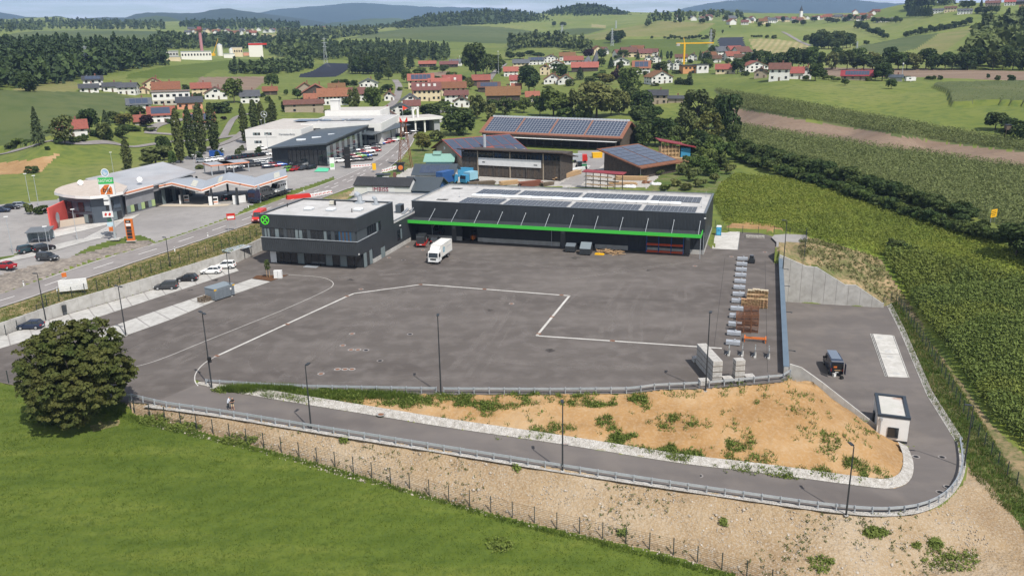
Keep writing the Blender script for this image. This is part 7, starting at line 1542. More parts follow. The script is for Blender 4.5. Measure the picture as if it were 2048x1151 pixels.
for lab,px,py,L_,n_,a,m_ in tp_:
    t=thing('plank_stack',lab,'timber',T(px,py),a)
    for k in range(n_):
        for j in range(3):MB().box((random.uniform(-.4,.4),-.6+j*.55,.2+k*.24),(L_*random.uniform(.8,1.0),.45,.18),random.uniform(-.02,.02)).build('plank',m_,t)
def boxtruck(px,py,a,cabm,boxm,lab,L_=7,H_=2.6):
    t=thing('lorry',lab,'lorry',T(px,py),a);MB().box((-L_/2+1,0,1.1+H_/2),(L_,2.5,H_)).build('load_box',boxm,t);MB().extrude([(1.2,.6),(3.0,.6),(3.05,1.5),(2.8,2.9),(1.2,2.9)],'y',-1.2,1.2).build('cab',cabm,t);MB().quad((3.06,-1.1,1.7),(3.06,1.1,1.7),(2.86,1.0,2.7),(2.86,-1.0,2.7)).build('windscreen',k_glass,t)
    for x in(2.1,-1.5,-3.2):
        for sy in(-1,1):MB().tube((x,sy*.85,.5),(x,sy*1.2,.5),.5,n=12).build('wheel',k_tyre,t)
boxtruck(899,369,1.0,k_cyan,k_blue,'blue box lorry standing behind the blue shed',6,3.4);boxtruck(938,366,-2.2,k_cyan,mat('pale_blue_box',(.25,.45,.55),.5),'light blue lorry with pale box before the banner hall',4,2.4);boxtruck(1158,325,-.1,k_red,k_galv,'red lorry with grey load parked between the barns',8,2.0)
tag(MB().box((0,0,1.3),(5.6,2.4,2.6)).box((0,0,2.65),(5.7,2.5,.1)).build('container',k_cyan,None,loc=tuple(T(929,352)),rz=.2),'light blue container at the left end of the banner hall','container')
tag(MB().box((0,0,.9),(3.4,2.2,1.8),taper=1.08).box((0,0,1.82),(3.8,2.5,.08)).build('skip',k_yellow,None,loc=tuple(T(1194,315)),rz=.1),'yellow skip under the awning of the solar barn','skip')
gt=thing('tractor','green tractor standing at the end of the dark hall','tractor',T(1163,338),.3);MB().box((.6,0,1.2),(2.4,.9,.9)).build('bonnet',mat('tractor_green',(.02,.15,.06),.5),gt);MB().box((-.9,0,1.9),(1.4,1.5,1.6)).build('cab',k_glass,gt)
for x,r in((-1,.85),(1.2,.5)):
    for sy in(-1,1):MB().tube((x,sy*.7,r),(x,sy*1.1,r),r,n=14).build('wheel',k_tyre,gt)
for lab,px,py,s,m_ in(('white tarpaulin bundle lying right of the timber rack',1258,374,1.5,k_white),('white sheet of plastic on the gravel track',1310,369,1.2,k_white),('white big bags beside the dark solar shed',1326,335,1.6,k_white),('small rusty trailer on the gravel track',1296,366,1.2,k_rust)):
    M=MB()
    for k in range(4):M.box((random.uniform(-1,1)*s,random.uniform(-.6,.6)*s,.35),(1.3*s,.9*s,.6),random.uniform(0,2),taper=.7)
    tag(M.build('bundle',m_,None,loc=tuple(T(px,py))),lab,'bundle')
# ------------------------------------------------------------------ village houses
w_plain=mat('white_plaster',(.66,.65,.62),.9,(.72,.71,.68),.3,rnd=.06);w_cream=mat('cream_plaster',(.6,.5,.33),.9,(.64,.54,.37),.3);w_salmon=mat('salmon_plaster',(.58,.27,.17),.9,(.62,.3,.2),.3);w_orange=mat('orange_plaster',(.55,.27,.12),.9)
r_oran=mat('orange_tiles',(.2,.082,.045),.85,(.245,.105,.06),.8,(.165,.068,.04),detail=6,rnd=.3,bump=.3,bscale=6);r_anth=mat('anthracite_tiles',(.045,.047,.053),.7,(.06,.063,.07),.8,rnd=.2)
WM={'w':w_plain,'c':w_cream,'s':w_salmon,'o':w_orange,'b':w_wood,'p':w_wood2,'g':mat('grey_plaster',(.4,.4,.39),.9)}
RM={'r':r_tile,'o':r_oran,'b':r_brown,'g':r_grey,'a':r_anth,'s':r_slate,'d':MATS['dark_red_sheet']}
def H(x0,x1,y,kind,wc,rc,label,he=5.0,hr=8.2,dr=.9,yaw=0.0,wins=None,pv=0,roof2=None,cat='house',chim=True,ov=.7,door=True,dormers=0,name='house'):
    a,b=T(x0,y),T(x1,y);dist=np.hypot(a[0],a[1]);b=at_dist(x1,y,dist);w=np.linalg.norm((b-a)[:2]);rz=heading(a,b)+yaw
    c=(a+b)/2;w*=1/max(.75,math.cos(yaw))if abs(yaw)<.7 else 1
    d=max(6.0,min(w*dr,14));o=rot(-w/2,0,rz);loc=(c[0]+o[0],c[1]+o[1],min(gz(c[0],c[1]),a[2]+1)-.05)
    nx=max(2,min(6,int(w/3)))if wins is None else wins
    return gable_house(name,label,cat,loc,rz,w,d,he,hr,WM[wc],RM[rc],ov,'x' if kind=='e' else 'y',None,(nx,2 if he>4 else 1)if nx else None,chim,RM[roof2]if roof2 else None,door,pv,dormers=dormers)
HS=[
 (168,208,178,'e','w','a','white house with dark roof, leftmost and highest of the western row',dict(he=6,hr=8,pv=4)),(160,198,184,'e','w','a','low white house with hipped dark roof in front of the leftmost one',dict(he=3,hr=5)),(207,244,183,'e','w','a','white bungalow with dark roof, second of the western row',dict(he=3.6,hr=5.6)),(236,271,188,'e','w','g','white house with grey hipped roof and balcony, third of the western row',dict(he=4.5,hr=6.8,yaw=-.3)),
 (287,330,180,'f','c','r','yellow gabled house with red roof above the long red roofed one',dict(he=4.5,hr=8)),(275,299,187,'f','c','r','small yellow garage with red roof left of the long house',dict(he=2.4,hr=4.2)),(306,361,189,'e','w','r','long white house with wide plain red roof in the western cluster',dict(he=4,hr=8,dr=.6)),(384,423,190,'e','c','r','pale yellow house with red roof beside the ploughed patch',dict(he=4.6,hr=7.6)),(410,455,199,'f','w','b','white house with dark brown gable and balcony in the western cluster',dict(he=4,hr=7.5)),(482,520,207,'e','w','g','white house with grey roof at the right end of the western cluster',dict(he=4.4,hr=7.4)),
 (255,303,217,'e','w','g','low white house with grey solar roof at the maize edge',dict(he=3,hr=5.8,pv=3)),(355,406,219,'e','s','a','salmon house with dark roof below the flat white house',dict(he=4,hr=6.6)),(298,351,244,'e','w','r','white house with red roof, glazed gable and one solar field',dict(he=4.2,hr=7.8,pv=1)),(270,291,250,'e','g','r','small garage with red roof beside the purple tree',dict(he=2.5,hr=5,wins=1)),(372,432,262,'e','g','o','house with orange roof and blue solar panels behind the poplars',dict(he=4.5,hr=8.2,pv=6)),(118,177,277,'e','w','r','white house with red hipped roof behind the drooping tree',dict(he=4.2,hr=7.2)),
 (527,555,190,'e','b','r','small dark wooden barn with red roof in the meadow',dict(he=3,hr=5.4,wins=1,cat='barn')),(594,628,192,'f','p','o','grey boarded barn with orange roof behind the white farmhouse',dict(he=5,hr=8.6,cat='barn',wins=0)),(606,660,200,'f','b','o','weathered barn gable with orange roof beside the white farmhouse',dict(he=5,hr=9.5,cat='barn',wins=0)),(637,697,210,'e','w','o','long white farmhouse with half orange half brown roof',dict(he=5.6,hr=9.6,dr=.55,wins=8)),(610,640,206,'e','b','o','low wooden lean barn with orange roof left of the farmhouse',dict(he=3,hr=5.5,wins=0,cat='barn')),(658,690,183,'e','b','o','small bright orange roofed shed behind the farmhouse',dict(he=3,hr=5.4,wins=0,cat='shed')),(570,648,225,'e','p','b','long boarded barn with brown red roof above the dealership',dict(he=4.8,hr=6.6,dr=.3,wins=2,cat='barn')),(699,732,202,'e','w','b','white house with brown roof behind the bare tree',dict(he=4.6,hr=8)),(719,756,176,'f','w','g','white house with wide grey gable near the solar farm',dict(he=3.4,hr=6.4)),(769,789,202,'f','w','r','tiny white house with red gable at the village lane',dict(he=3.4,hr=6)),
 (817,868,178,'e','c','o','large cream house with orange roof and grey solar panels',dict(he=6,hr=10,pv=5)),(858,900,180,'e','w','o','long orange roof between the inn and the hipped roof',dict(he=5,hr=8)),(886,923,180,'e','w','r','house with pointed orange red hipped roof and two dormers',dict(he=5,hr=10.5,dormers=2)),(826,882,203,'e','c','b','big cream inn with brown roof and row of white dormers',dict(he=7,hr=11,dormers=4,wins=6)),(883,932,192,'e','c','r','cream house with red roof at the right of the inn',dict(he=6,hr=9.4)),(890,936,205,'e','w','b','house with brown roof terrace in front of the inn',dict(he=5,hr=7.4)),(908,940,214,'f','w','b','white gable with brown roof half hidden by the big green tree',dict(he=3.6,hr=6.4)),(803,840,214,'f','w','g','white gabled house with grey solar roof on the village lane',dict(he=4,hr=7.4)),(810,840,221,'e','w','b','low house with brown roof on the village lane',dict(he=3,hr=5.6)),(782,822,234,'f','w','a','white house with dark grey gable near the white canopy',dict(he=4.4,hr=7.2)),(748,792,246,'f','w','b','white gable with brown roof behind the dealership',dict(he=4,hr=7.6)),
 (945,980,172,'e','b','r','red roofed barn behind the solar roof',dict(he=5,hr=8.5,cat='barn',wins=0)),(956,1000,184,'e','b','b','brown building with pale blue solar roof in the village',dict(he=4.4,hr=7.6,pv=7,wins=0)),(973,1040,210,'e','b','o','large dark wooden barn with broad orange roof',dict(he=6.5,hr=11,dr=.7,cat='barn',wins=0)),(1008,1036,153,'e','w','o','white house with orange roof beside the white mast',dict(he=4.6,hr=7.8)),(838,872,135,'e','b','o','long orange roof left of the far brown roofs',dict(he=3.4,hr=6)),(880,916,136,'e','b','b','far brown roofed house right of the dark conifers',dict(he=3.4,hr=6)),(900,924,132,'e','w','g','far white house with grey roof right of the dark conifers',dict(he=4,hr=6.4)),
 (1026,1058,138,'e','c','g','cream house with grey red roof left of the dark pine',dict(he=5.5,hr=8.5)),(1058,1088,130,'e','w','g','white house with grey solar roof above the dark pine',dict(he=4.4,hr=7.2,pv=3)),(1088,1116,126,'f','w','b','white gabled house with brown roof on the village rise',dict(he=5,hr=8)),(1119,1150,122,'e','w','o','white house with bright orange roof at the village top',dict(he=4.5,hr=8)),(1128,1166,130,'e','w','r','white house with broad red roof in the upper village',dict(he=4,hr=7.6)),(1098,1128,138,'f','w','o','white house with orange gable on the slope',dict(he=4.5,hr=7.8)),(1080,1100,150,'f','c','o','narrow yellow house with orange roof on the slope',dict(he=6,hr=8.6)),(1143,1196,145,'e','b','o','long red orange barn below the pointed grey roof',dict(he=4,hr=8,cat='barn',wins=0)),(1088,1122,169,'f','w','r','white house with glazed double gable, left half',dict(he=3.6,hr=7.8)),(1116,1147,170,'f','w','r','white house with red gable, right of the glazed double gable',dict(he=3.6,hr=7.2)),(1224,1241,160,'f','b','r','narrow brown house with steep red roof between the trees',dict(he=4,hr=9)),(1224,1259,132,'f','w','g','white house with pale grey roof right of the pointed roof',dict(he=4,hr=7.4)),(1265,1300,149,'e','w','o','house with orange roof and a large solar field',dict(he=5,hr=10,pv=3)),(1303,1345,169,'f','w','o','white house with orange roof alone on the meadow edge',dict(he=4.6,hr=8.4,yaw=.4)),(1288,1306,127,'f','w','g','white grey roofed house left of the crane',dict(he=4.4,hr=7.6)),(1304,1322,126,'f','w','b','white house with brown gable left of the crane',dict(he=4.4,hr=7.6)),(1328,1346,140,'f','w','g','left half of the white grey roofed twin house',dict(he=5,hr=8)),(1346,1364,140,'f','w','g','right half of the white grey roofed twin house',dict(he=5,hr=8)),(1350,1374,124,'e','w','b','white house with brown roof just behind the crane',dict(he=4.4,hr=7)),(1376,1394,122,'f','w','b','small white house with brown roof right of the crane',dict(he=4.4,hr=7)),(1431,1470,149,'e','c','r','yellowish house with red roof right of the building site',dict(he=3.8,hr=7)),(1422,1442,126,'e','w','b','small white house with brown roof below the solar rows',dict(he=4,hr=6.6)),(1442,1464,121,'f','w','b','white gabled house below the solar rows',dict(he=4.5,hr=7.6)),(1468,1490,124,'e','w','b','white brown roofed house at the right of the solar rows',dict(he=4,hr=6.6)),(1490,1536,145,'f','w','r','white house with long red roof at the meadow corner',dict(he=4.6,hr=8,yaw=.3)),(1508,1534,158,'f','p','b','grey boarded shed beside the villa meadow',dict(he=4,hr=6.6)),(1296,1334,210,'e','p','a','modern house of pale timber and white walls with grey roof',dict(he=5.2,hr=7.6)),(1336,1366,206,'e','p','a','low timber garage with dark roof right of the modern house',dict(he=2.6,hr=3.8,wins=1)),(1052,1078,204,'e','w','o','small white house with orange roof under the dark pine',dict(he=3.5,hr=6.4)),(1024,1042,190,'e','c','o','orange roofed house at the left of the dark pine',dict(he=4.5,hr=7.6)),(1020,1036,171,'e','w','r','red roofed white house left above the dark pine',dict(he=4.5,hr=7.6)),
 (1537,1578,164,'e','w','b','large white villa with small roof tower at the meadow',dict(he=7,hr=10,dr=.8)),(1576,1606,158,'e','w','r','white house with red roof right of the villa',dict(he=4,hr=7)),(1600,1622,158,'f','w','r','white gabled house beside the dark conifer',dict(he=4.6,hr=7.6)),(1682,1744,160,'e','p','d','long low barn with solar roof at the ploughed field',dict(he=3.2,hr=5.8,dr=.25,pv=9,cat='barn',wins=4)),(1778,1804,163,'e','g','s','white metal shed beside the thin pole',dict(he=2.6,hr=3.8,wins=0,cat='shed')),
 (1864,1886,29,'e','w','g','long white farm stable on the right hill, left end',dict(he=5,hr=7,dr=.5)),(1888,1912,27,'e','c','b','cream farm building in the middle of the hill farm',dict(he=6,hr=8,dr=.5)),(1914,1944,30,'e','w','g','white farm stable on the right hill, right end',dict(he=5,hr=7,dr=.5)),(1970,2000,14,'e','p','b','brown roofed farmhouse left of the hilltop farm',dict(he=4.5,hr=8)),(2008,2030,12,'e','w','r','white red roofed farmhouse at the upper right corner',dict(he=5,hr=8)),(2030,2060,10,'e','b','g','dark barn with grey roof at the upper right corner',dict(he=5,hr=8,cat='barn')),(2038,2062,24,'e','c','o','cream house with orange roof at the right edge of the hill',dict(he=5,hr=8)),(1752,1768,46,'e','w','b','white house with brown roof below the town, left',dict(he=4.5,hr=7.4)),(1770,1778,45,'e','w','g','tiny white house below the town, middle',dict(he=4,hr=6)),(1782,1794,43,'e','w','g','tiny white house below the town, right',dict(he=3.5,hr=5.5)),(1712,1738,43,'e','w','b','long brown roofed farm below the town',dict(he=4,hr=7))]
for x0,x1,y,kind,wc,rc,lab,kw in HS:H(x0,x1,y,kind,wc,rc,lab,**kw)
fh=T(306,209);fhw=np.linalg.norm(at_dist(382,209,np.hypot(fh[0],fh[1]))-fh);fha=heading(fh,at_dist(382,209,np.hypot(fh[0],fh[1])))
t=thing('house','long white flat roofed house in front of the long red roof','house',fh,fha)
MB().box((fhw/2,5,2.9),(fhw,10,7.4)).build('wall',w_plain,t);MB().box((fhw/2,5,6.75),(fhw+1,11,.35)).build('roof',mat('flat_brown_roof',(.2,.15,.13),.9),t);MB().box((fhw/2,-.05,.8),(fhw*.99,.14,3.0)).build('base',mat('beige_base',(.45,.42,.36),.9),t)
for k in range(6):
    for z in(.9,4.6):MB().box((fhw*(k+.5)/6,-.1,z),(1.8,.16,1.3)).build('window',k_glass,t)
pr_=T(1182,131);t=thing('church','building with steep pointed dark grey roof in the upper village','church',pr_,.1)
for x,w,h in((-4,9,9),(4,6,14)):MB().add([(x-w/2,-4,2),(x+w/2,-4,2),(x+w/2,4,2),(x-w/2,4,2),(x+w*.2,0,h)],[(0,1,4),(1,2,4),(2,3,4),(3,0,4)]).build('roof',r_grey,t)
MB().box((-.5,0,1),(14,7.5,4)).build('wall',w_plain,t)
bs2=T(1367,148);t=thing('house','orange cube house with dark flat roof at the building site','house',bs2,.1);MB().box((5,5,3),(11,10,6)).build('wall',w_orange,t);MB().box((5,5,6.1),(12.5,11.5,.5)).build('roof',r_anth,t)
for k in range(3):MB().box((2+k*3,-.05,4.2),(1.6,.14,1.2)).build('window',k_glass,t)
MB().box((7,-.05,1.2),(2.2,.14,2.2)).build('window',k_glass,t)
bs2=T(1395,147);t=thing('house','white cube house right of the orange one at the building site','house',bs2,.1);MB().box((4,5,3),(9,9,6.4)).build('wall',w_plain,t);MB().box((4,5,6.3),(10,10,.3)).build('roof',r_anth,t)
for k in range(2):MB().box((2+k*4,-.05,4.2),(1.6,.14,1.4)).build('window',k_glass,t)
# tiny far houses: one mesh each
TH_={}
def tiny_mesh(wc,rc,ax):
    if(wc,rc,ax)not in TH_:
        w,d,he,hr=12,9,4.6,8;M=MB()
        M.extrude([(0,-3),(d,-3),(d,he),(d/2,hr-.2),(0,he)],'x',0,w,0);sl=(hr-he)/(d/2)
        for s in(-1,1):M.extrude([(d/2+s*(d/2+.7),he-sl*.7),(d/2,hr),(d/2,hr-.3),(d/2+s*(d/2+.7),he-sl*.7-.25)],'x',-.7,w+.7,1)
        for k in range(3):
            for z in(1.4,3.6):M.box((2+k*4,-.04,z),(1.4,.1,1.2),mi=2)
        TH_[(wc,rc,ax)]=M.mesh('far_house',[WM[wc],RM[rc],k_glass])
    return TH_[(wc,rc,ax)]
def hamlet(where,boxes):
    k=0
    pts=[]
    for(x0,y0,x1,y1,n_,roofs)in boxes:
        for i in range(n_):pts.append((x0+(x1-x0)*(i+random.uniform(.2,.8))/n_,random.uniform(y0,y1)if y1>y0 else y0,roofs[i%len(roofs)]))
    pts.sort()
    for x,y,rc in pts:
        p=T(x,y);o=link('far_house',tiny_mesh('wcw'[k%3],rc,0),None,p,random.choice((0,.3,-.4,1.3,1.6))+.1);o.scale=(random.uniform(.8,1.3),)*3
        rn={'r':'red','o':'orange','b':'brown','g':'grey','a':'dark'}[rc];tag(o,f'tiny {rn} roofed house, {nth(k)} from the left in {where}','house','houses of '+where);k+=1
hamlet('the hilltop town',[(1540,38,1650,46,16,'rborgb'),(1640,34,1740,42,12,'brbgr'),(1700,22,1760,30,5,'brg')])
hamlet('the ridge hamlet',[(1360,39,1432,42,6,'bgrb'),(1470,42,1545,50,8,'rbgbr'),(1440,41,1470,44,2,'rg')])
hamlet('the valley village',[(366,62,510,72,20,'gabrg'),(520,62,580,68,8,'gab')])
hamlet('the distant hill village',[(628,58,690,68,12,'rorb')])
hamlet('the upper village edge',[(1190,108,1300,116,9,'brgb'),(1400,112,1500,122,7,'rbgr')])
cht=thing('church_tower','thin pale church tower above the hilltop town','tower',T(1601,42),.2);MB().box((0,0,9),(5,5,20)).build('tower',w_plain,cht);MB().add([(-2.7,-2.7,19),(2.7,-2.7,19),(2.7,2.7,19),(-2.7,2.7,19),(0,0,30)],[(0,1,4),(1,2,4),(2,3,4),(3,0,4)]).build('spire',r_anth,cht)
# ------------------------------------------------------------------ solar farms, factory, masts
def solar_farm(label,quad,n,tilt=.35):
    A,B,C_,D_=[T(*p)for p in quad];t=thing('solar_farm',label,'solar farm',A)
    for k in range(n):
        u=(k+.5)/n;a,b=A+(D_-A)*u,B+(C_-B)*u;L_=np.linalg.norm((b-a)[:2]);c=(a+b)/2;pit=np.linalg.norm((D_-A)[:2])/n
        MB().box((c[0]-A[0],c[1]-A[1],gz(c[0],c[1])-A[2]+1.5),(L_,pit*.52,.12),heading(a,b),rx=tilt,ry=-math.atan2(b[2]-a[2],L_)).build('panel_row',k_pv,t)
solar_farm('dark solar farm on the meadow left of the conifer clump',((596,155),(672,154),(704,132),(650,130)),9)
solar_farm('slanting rows of solar panels on the right hillside',((1447,111),(1490,111),(1484,79),(1436,80)),9)
def fbox(name,label,x0,x1,y,h,d,wm,rm,cat='factory building',nwin=0):
    a=T(x0,y);b=at_dist(x1,y,np.hypot(a[0],a[1]));w=np.linalg.norm((b-a)[:2]);t=thing(name,label,cat,a,heading(a,b));MB().box((w/2,d/2,h/2-1),(w,d,h+2)).build('wall',wm,t);MB().box((w/2,d/2,h+.2),(w+.6,d+.6,.5)).build('roof',rm,t);t.scale=(1,1,.6)
    for k in range(nwin):MB().box((w*(k+.5)/nwin,-.1,h*.6),(w/nwin*.5,.3,h*.25)).build('window',k_glass,t)
    return t
wf=mat('factory_white',(.7,.68,.62),.8);fbox('factory_hall','long white factory hall below the pink tower',363,424,119,12,30,wf,k_galv,nwin=10);fbox('factory_hall','grey factory hall left of the long white one',328,358,117,11,30,mat('factory_grey',(.45,.44,.42),.8),k_galv,nwin=5);fbox('factory_hall','low factory shed with beige wall before the halls',333,362,122,6,14,w_cream,k_galv);fbox('factory_block','cream factory block right of the crane',464,486,113,17,18,w_cream,wf,nwin=5);fbox('factory_hall','low white shed left of the silo tower',448,470,116,7,14,wf,k_galv);fbox('factory_hall','reddish shed between the cream block and the silo tower',487,501,112,8,14,w_salmon,k_galv)
si=fbox('silo_tower','tall white silo tower with red top band at the factory',499,527,114,27,20,wf,k_galv,'silo');MB().box((11,-.2,25),(22,.3,3.4)).build('red_band',k_red,si)
for i,(x,y,h)in enumerate(((441,112,20),(463,113,13))):
    t=thing('silo',f"pale cylindrical silo beside the factory crane, {('left taller', 'right shorter')[i]} one",'silo',T(x,y));t.scale=(.8,.8,.62);MB().tube((0,0,-1),(0,0,h),4-i,n=12).build('shell',wf,t);MB().tube((0,0,h),(0,0,h+3),4-i,.6,12).build('cone',k_galv,t)
pk=thing('chimney_tower','tall pink tower with flared platform at the factory','tower',T(405,112));k_pink=mat('pink_concrete',(.42,.2,.22),.8);pk.scale=(.75,.75,.78);MB().tube((0,0,0),(0,0,36),2.4,2.2,12).build('shaft',k_pink,pk);MB().tube((0,0,33),(0,0,36.5),2.2,5.5,12).build('flare',k_pink,pk);MB().box((0,0,38.5),(5,5,4)).build('head',mat('dark_pink',(.3,.1,.11),.8),pk)
cr_=thing('mobile_crane','slanting yellow crane boom beside the pink tower','crane',T(426,112));MB().tube((0,0,1),(8,0,19),.45,.25,5).build('boom',k_yellow,cr_);MB().box((0,0,1.5),(5,3,3)).build('cab',k_yellow,cr_)
tc=thing('tower_crane','yellow tower crane above the village building site','crane',T(1367,145),-.05);s_=np.hypot(*T(1367,145)[:2])/F
TCH=53*s_;MB().box((0,0,TCH/2),(1.2,1.2,TCH)).build('mast',k_yellow,tc);MB().box((19*s_,0,TCH),(70*s_,.9,.9)).build('jib',k_yellow,tc);MB().tube((0,0,TCH),(-1,0,TCH+4),.3,n=4).build('apex',k_yellow,tc);MB().box((-12*s_,0,TCH-1),(2.5,1.2,2)).build('counterweight',k_conc if False else m_conc,tc)
def pylon(x,y,hpx,label):
    p=T(x,y);s=np.hypot(p[0],p[1])/F;h=hpx*s;t=thing('power_pylon',label,'pylon',p,.2);k=max(.18,s*.32);M=MB()
    for sx in(-1,1):
        for sy in(-1,1):M.tube((sx*h*.07,sy*h*.07,0),(sx*.3,sy*.3,h),k,k*.7,4)
    for i in range(5):
        z0,z1=h*i/6,h*(i+1)/6;r0,r1=h*.07*(1-i/6),h*.07*(1-(i+1)/6);M.tube((-r0,-r0,z0),(r1,-r1,z1),k*.6,n=4).tube((r0,-r0,z0),(-r1,-r1,z1),k*.6,n=4)
    M.build('lattice',k_galv,t)
    for z,w in((.96,.16),(.82,.22),(.68,.18)):MB().box((0,0,h*z),(h*w,k*1.4,k*1.4)).build('cross_arm',k_galv,t)
for a in((178,152,50,'lattice power pylon before the left forest'),(652,131,50,'lattice power pylon behind the dark solar farm'),(1124,87,34,'lattice power pylon left of the hill tree clump'),(1224,92,32,'lattice power pylon before the hill tree clump'),(1420,108,44,'lattice power pylon beside the tall hill tree'),(1713,104,18,'small power pylon below the right tree clump'),(1232,57,14,'tiny pylon below the wooded hill')):pylon(*a)
for i,(x,y,h,lab)in enumerate(((997,148,42,'white mast beside the big village tree'),(1803,160,28,'thin white pole beside the metal shed'),(904,258,46,'thin pole beside the tree before the sawmill'),(920,134,20,'thin pole beside the far brown roofs'))):
    p=T(x,y);s=np.hypot(p[0],p[1])/F;t=thing('mast',lab,'mast',p);MB().tube((0,0,0),(0,0,h*s),.22,.12,6).build('pole',k_galv,t);MB().box((0,0,h*s),(.6,.6,.8)).build('head',k_white,t)
ds_=thing('hunting_stand','small wooden hunting stand beside the right field bushes','stand',T(2012,276)); 
for sx in(-1,1):
    for sy in(-1,1):MB().tube((sx*.9,sy*.9,0),(sx*.7,sy*.7,3),.08).build('leg',k_woodd,ds_)
MB().box((0,0,3.8),(1.7,1.7,1.7)).build('cabin',k_woodd,ds_);MB().box((0,0,4.75),(2.1,2.1,.15)).build('roof',k_dark,ds_)
tl_=T(1820,163);tag(MB().box((0,0,1.4),(5.5,2.2,2.0)).box((2.4,0,.7),(1.2,.2,.15)).tube((0,-1,.35),(0,1,.35),.35).box((-.6,-1.12,1.7),(1.2,.04,.6),mi=1).build('caravan',[k_white,k_glass],None,loc=tuple(tl_)),'white caravan parked at the ploughed field edge','caravan')
# ------------------------------------------------------------------ foliage
def leafm(name,c,c2,tr=.25,rnd=.22):return mat(name,c,.75,c2,.35,spec=.25,rnd=rnd,trans=tr,lo=.3,hi=.7,fine=tuple(v*1.7 for v in c2),fscale=.9,famt=.35)
L_dark=leafm('leaves_dark',(.044,.068,.018),(.066,.094,.027));L_mid=leafm('leaves_mid',(.064,.098,.022),(.09,.128,.032));L_oliv=leafm('leaves_olive',(.095,.116,.034),(.128,.143,.048));L_yel=leafm('leaves_yellowish',(.105,.11,.026),(.13,.128,.034));L_purp=leafm('leaves_purple',(.022,.010,.012),(.034,.014,.018));L_con=leafm('needles',(.036,.056,.022),(.052,.076,.03),.1);L_popl=leafm('leaves_poplar',(.055,.072,.022),(.078,.095,.03));L_maple=leafm('leaves_maple',(.05,.075,.015),(.09,.088,.022),.2,.1)
L_forest=leafm('forest_leaves',(.055,.085,.026),(.1,.13,.042),.1);L_pine=leafm('forest_needles',(.038,.06,.022),(.06,.084,.032),.1)
k_bark=mat('bark',(.06,.05,.04),.95,(.09,.075,.06),3,bump=.5)
def leaf_quads(P,N,size,rng,aspect=.75,jitter=.9):
    n=len(P);R=rng.normal(size=(n,3));nn=N+R*jitter;nn/=np.linalg.norm(nn,axis=1)[:,None]+1e-9
    a=np.cross(nn,rng.normal(size=(n,3)));a/=np.linalg.norm(a,axis=1)[:,None]+1e-9;b=np.cross(nn,a)
    s=(size*rng.uniform(.6,1.35,n))[:,None];a=a*s;b=b*s*aspect
    V=np.stack([P-a-b*.6,P+a*.2-b,P+a,P+a*-.1+b],1).reshape(-1,3);return V,np.arange(4*n).reshape(n,4)
def crown_pts(kind,n,rng):              # unit crown: height 1, radius .5 (before scaling)
    if kind=='cone':
        z=rng.uniform(0,1,n)**.8;lay=np.floor(z*11)/11;fr=(z-lay)*11;r=.5*(1-z)**.85*(.62+.45*(1-fr))+.015;a=rng.uniform(0,2*np.pi,n);r=r*np.sqrt(rng.uniform(.35,1,n))*(1+.18*np.sin(5*a+lay*40))
        P=np.stack([r*np.cos(a),r*np.sin(a),.08+z*.92-.05*r],-1);N=np.stack([np.cos(a),np.sin(a),np.full(n,.5)],-1);return P,N
    if kind=='column':
        z=rng.uniform(0,1,n);r=.5*np.sin(np.clip(z*.92+.08,0,1)*np.pi)**.55*(.75+.35*rng.uniform(0,1,n));a=rng.uniform(0,2*np.pi,n);r*=1+.25*np.sin(3*a+z*17)*np.cos(z*31);r*=rng.uniform(.45,1,n)**.5
        P=np.stack([r*np.cos(a),r*np.sin(a),.06+z*.94],-1);N=np.stack([np.cos(a),np.sin(a),np.full(n,.9)],-1);return P,N
    k={'round':17,'loose':22,'bush':9,'big':58}[kind];lo=.06 if kind!='bush' else .03
    C_=rng.normal(size=(k,3));C_/=np.linalg.norm(C_,axis=1)[:,None];C_*=rng.uniform(.35,1,k)[:,None]**(.6 if kind!='big' else .25);C_[:,2]=np.where(C_[:,2]<-.9,-C_[:,2],C_[:,2])
    rr=rng.uniform(.13,.22,k)if kind!='big' else rng.uniform(.085,.15,k)
    if kind=='loose':rr*=.8
    cen=np.stack([C_[:,0]*.34,C_[:,1]*.34,lo+(1-lo)*(.44+C_[:,2]*.4)],-1)
    i=rng.integers(0,k,n);d=rng.normal(size=(n,3));d/=np.linalg.norm(d,axis=1)[:,None];d[:,2]=np.where((d[:,2]<-.3)&(rng.uniform(size=n)<.6),-d[:,2],d[:,2])
    q=rng.uniform(.55,1.05,n)**({'loose':.9,'big':.22}.get(kind,.5))
    P=cen[i]+d*(rr[i]*q)[:,None]*np.array([1,1,.85]);N=d*.8+(P-np.array([0,0,.5]))*.8;return P,N
CR={}
def crown_mesh(kind,m,seed,n,H_,W_,leaf):
    key=(kind,m.name,seed,n)
    if key not in CR:
        rng=np.random.default_rng(seed);P,N=crown_pts(kind,n,rng);P=P*np.array([W_,W_,H_]);V,Q=leaf_quads(P,N,np.full(n,leaf),rng);CR[key]=np_mesh('crown',V,Q,m)
    return CR[key]
TRK={}
def trunk_mesh(kind,H_,W_,seed):
    key=(kind,seed,H_)
    if key not in TRK:
        r=random.Random(seed);M=MB();top=H_*{'cone':.9,'column':.8}.get(kind,.55);r0=H_*.022
        M.tube((0,0,-.6),(0,0,top*.5),r0,r0*.75,7).tube((0,0,top*.5),(r.uniform(-.3,.3),r.uniform(-.3,.3),top),r0*.75,r0*.25,6)
        if kind not in('cone','column'):
            for k in range(6):
                a=k*1.05+r.uniform(-.3,.3);z=H_*r.uniform(.18,.45);M.tube((0,0,z),(math.cos(a)*W_*.3,math.sin(a)*W_*.3,z+H_*r.uniform(.15,.35)),r0*.5,r0*.12,5)
        TRK[key]=M.mesh('trunk',k_bark)
    return TRK[key]
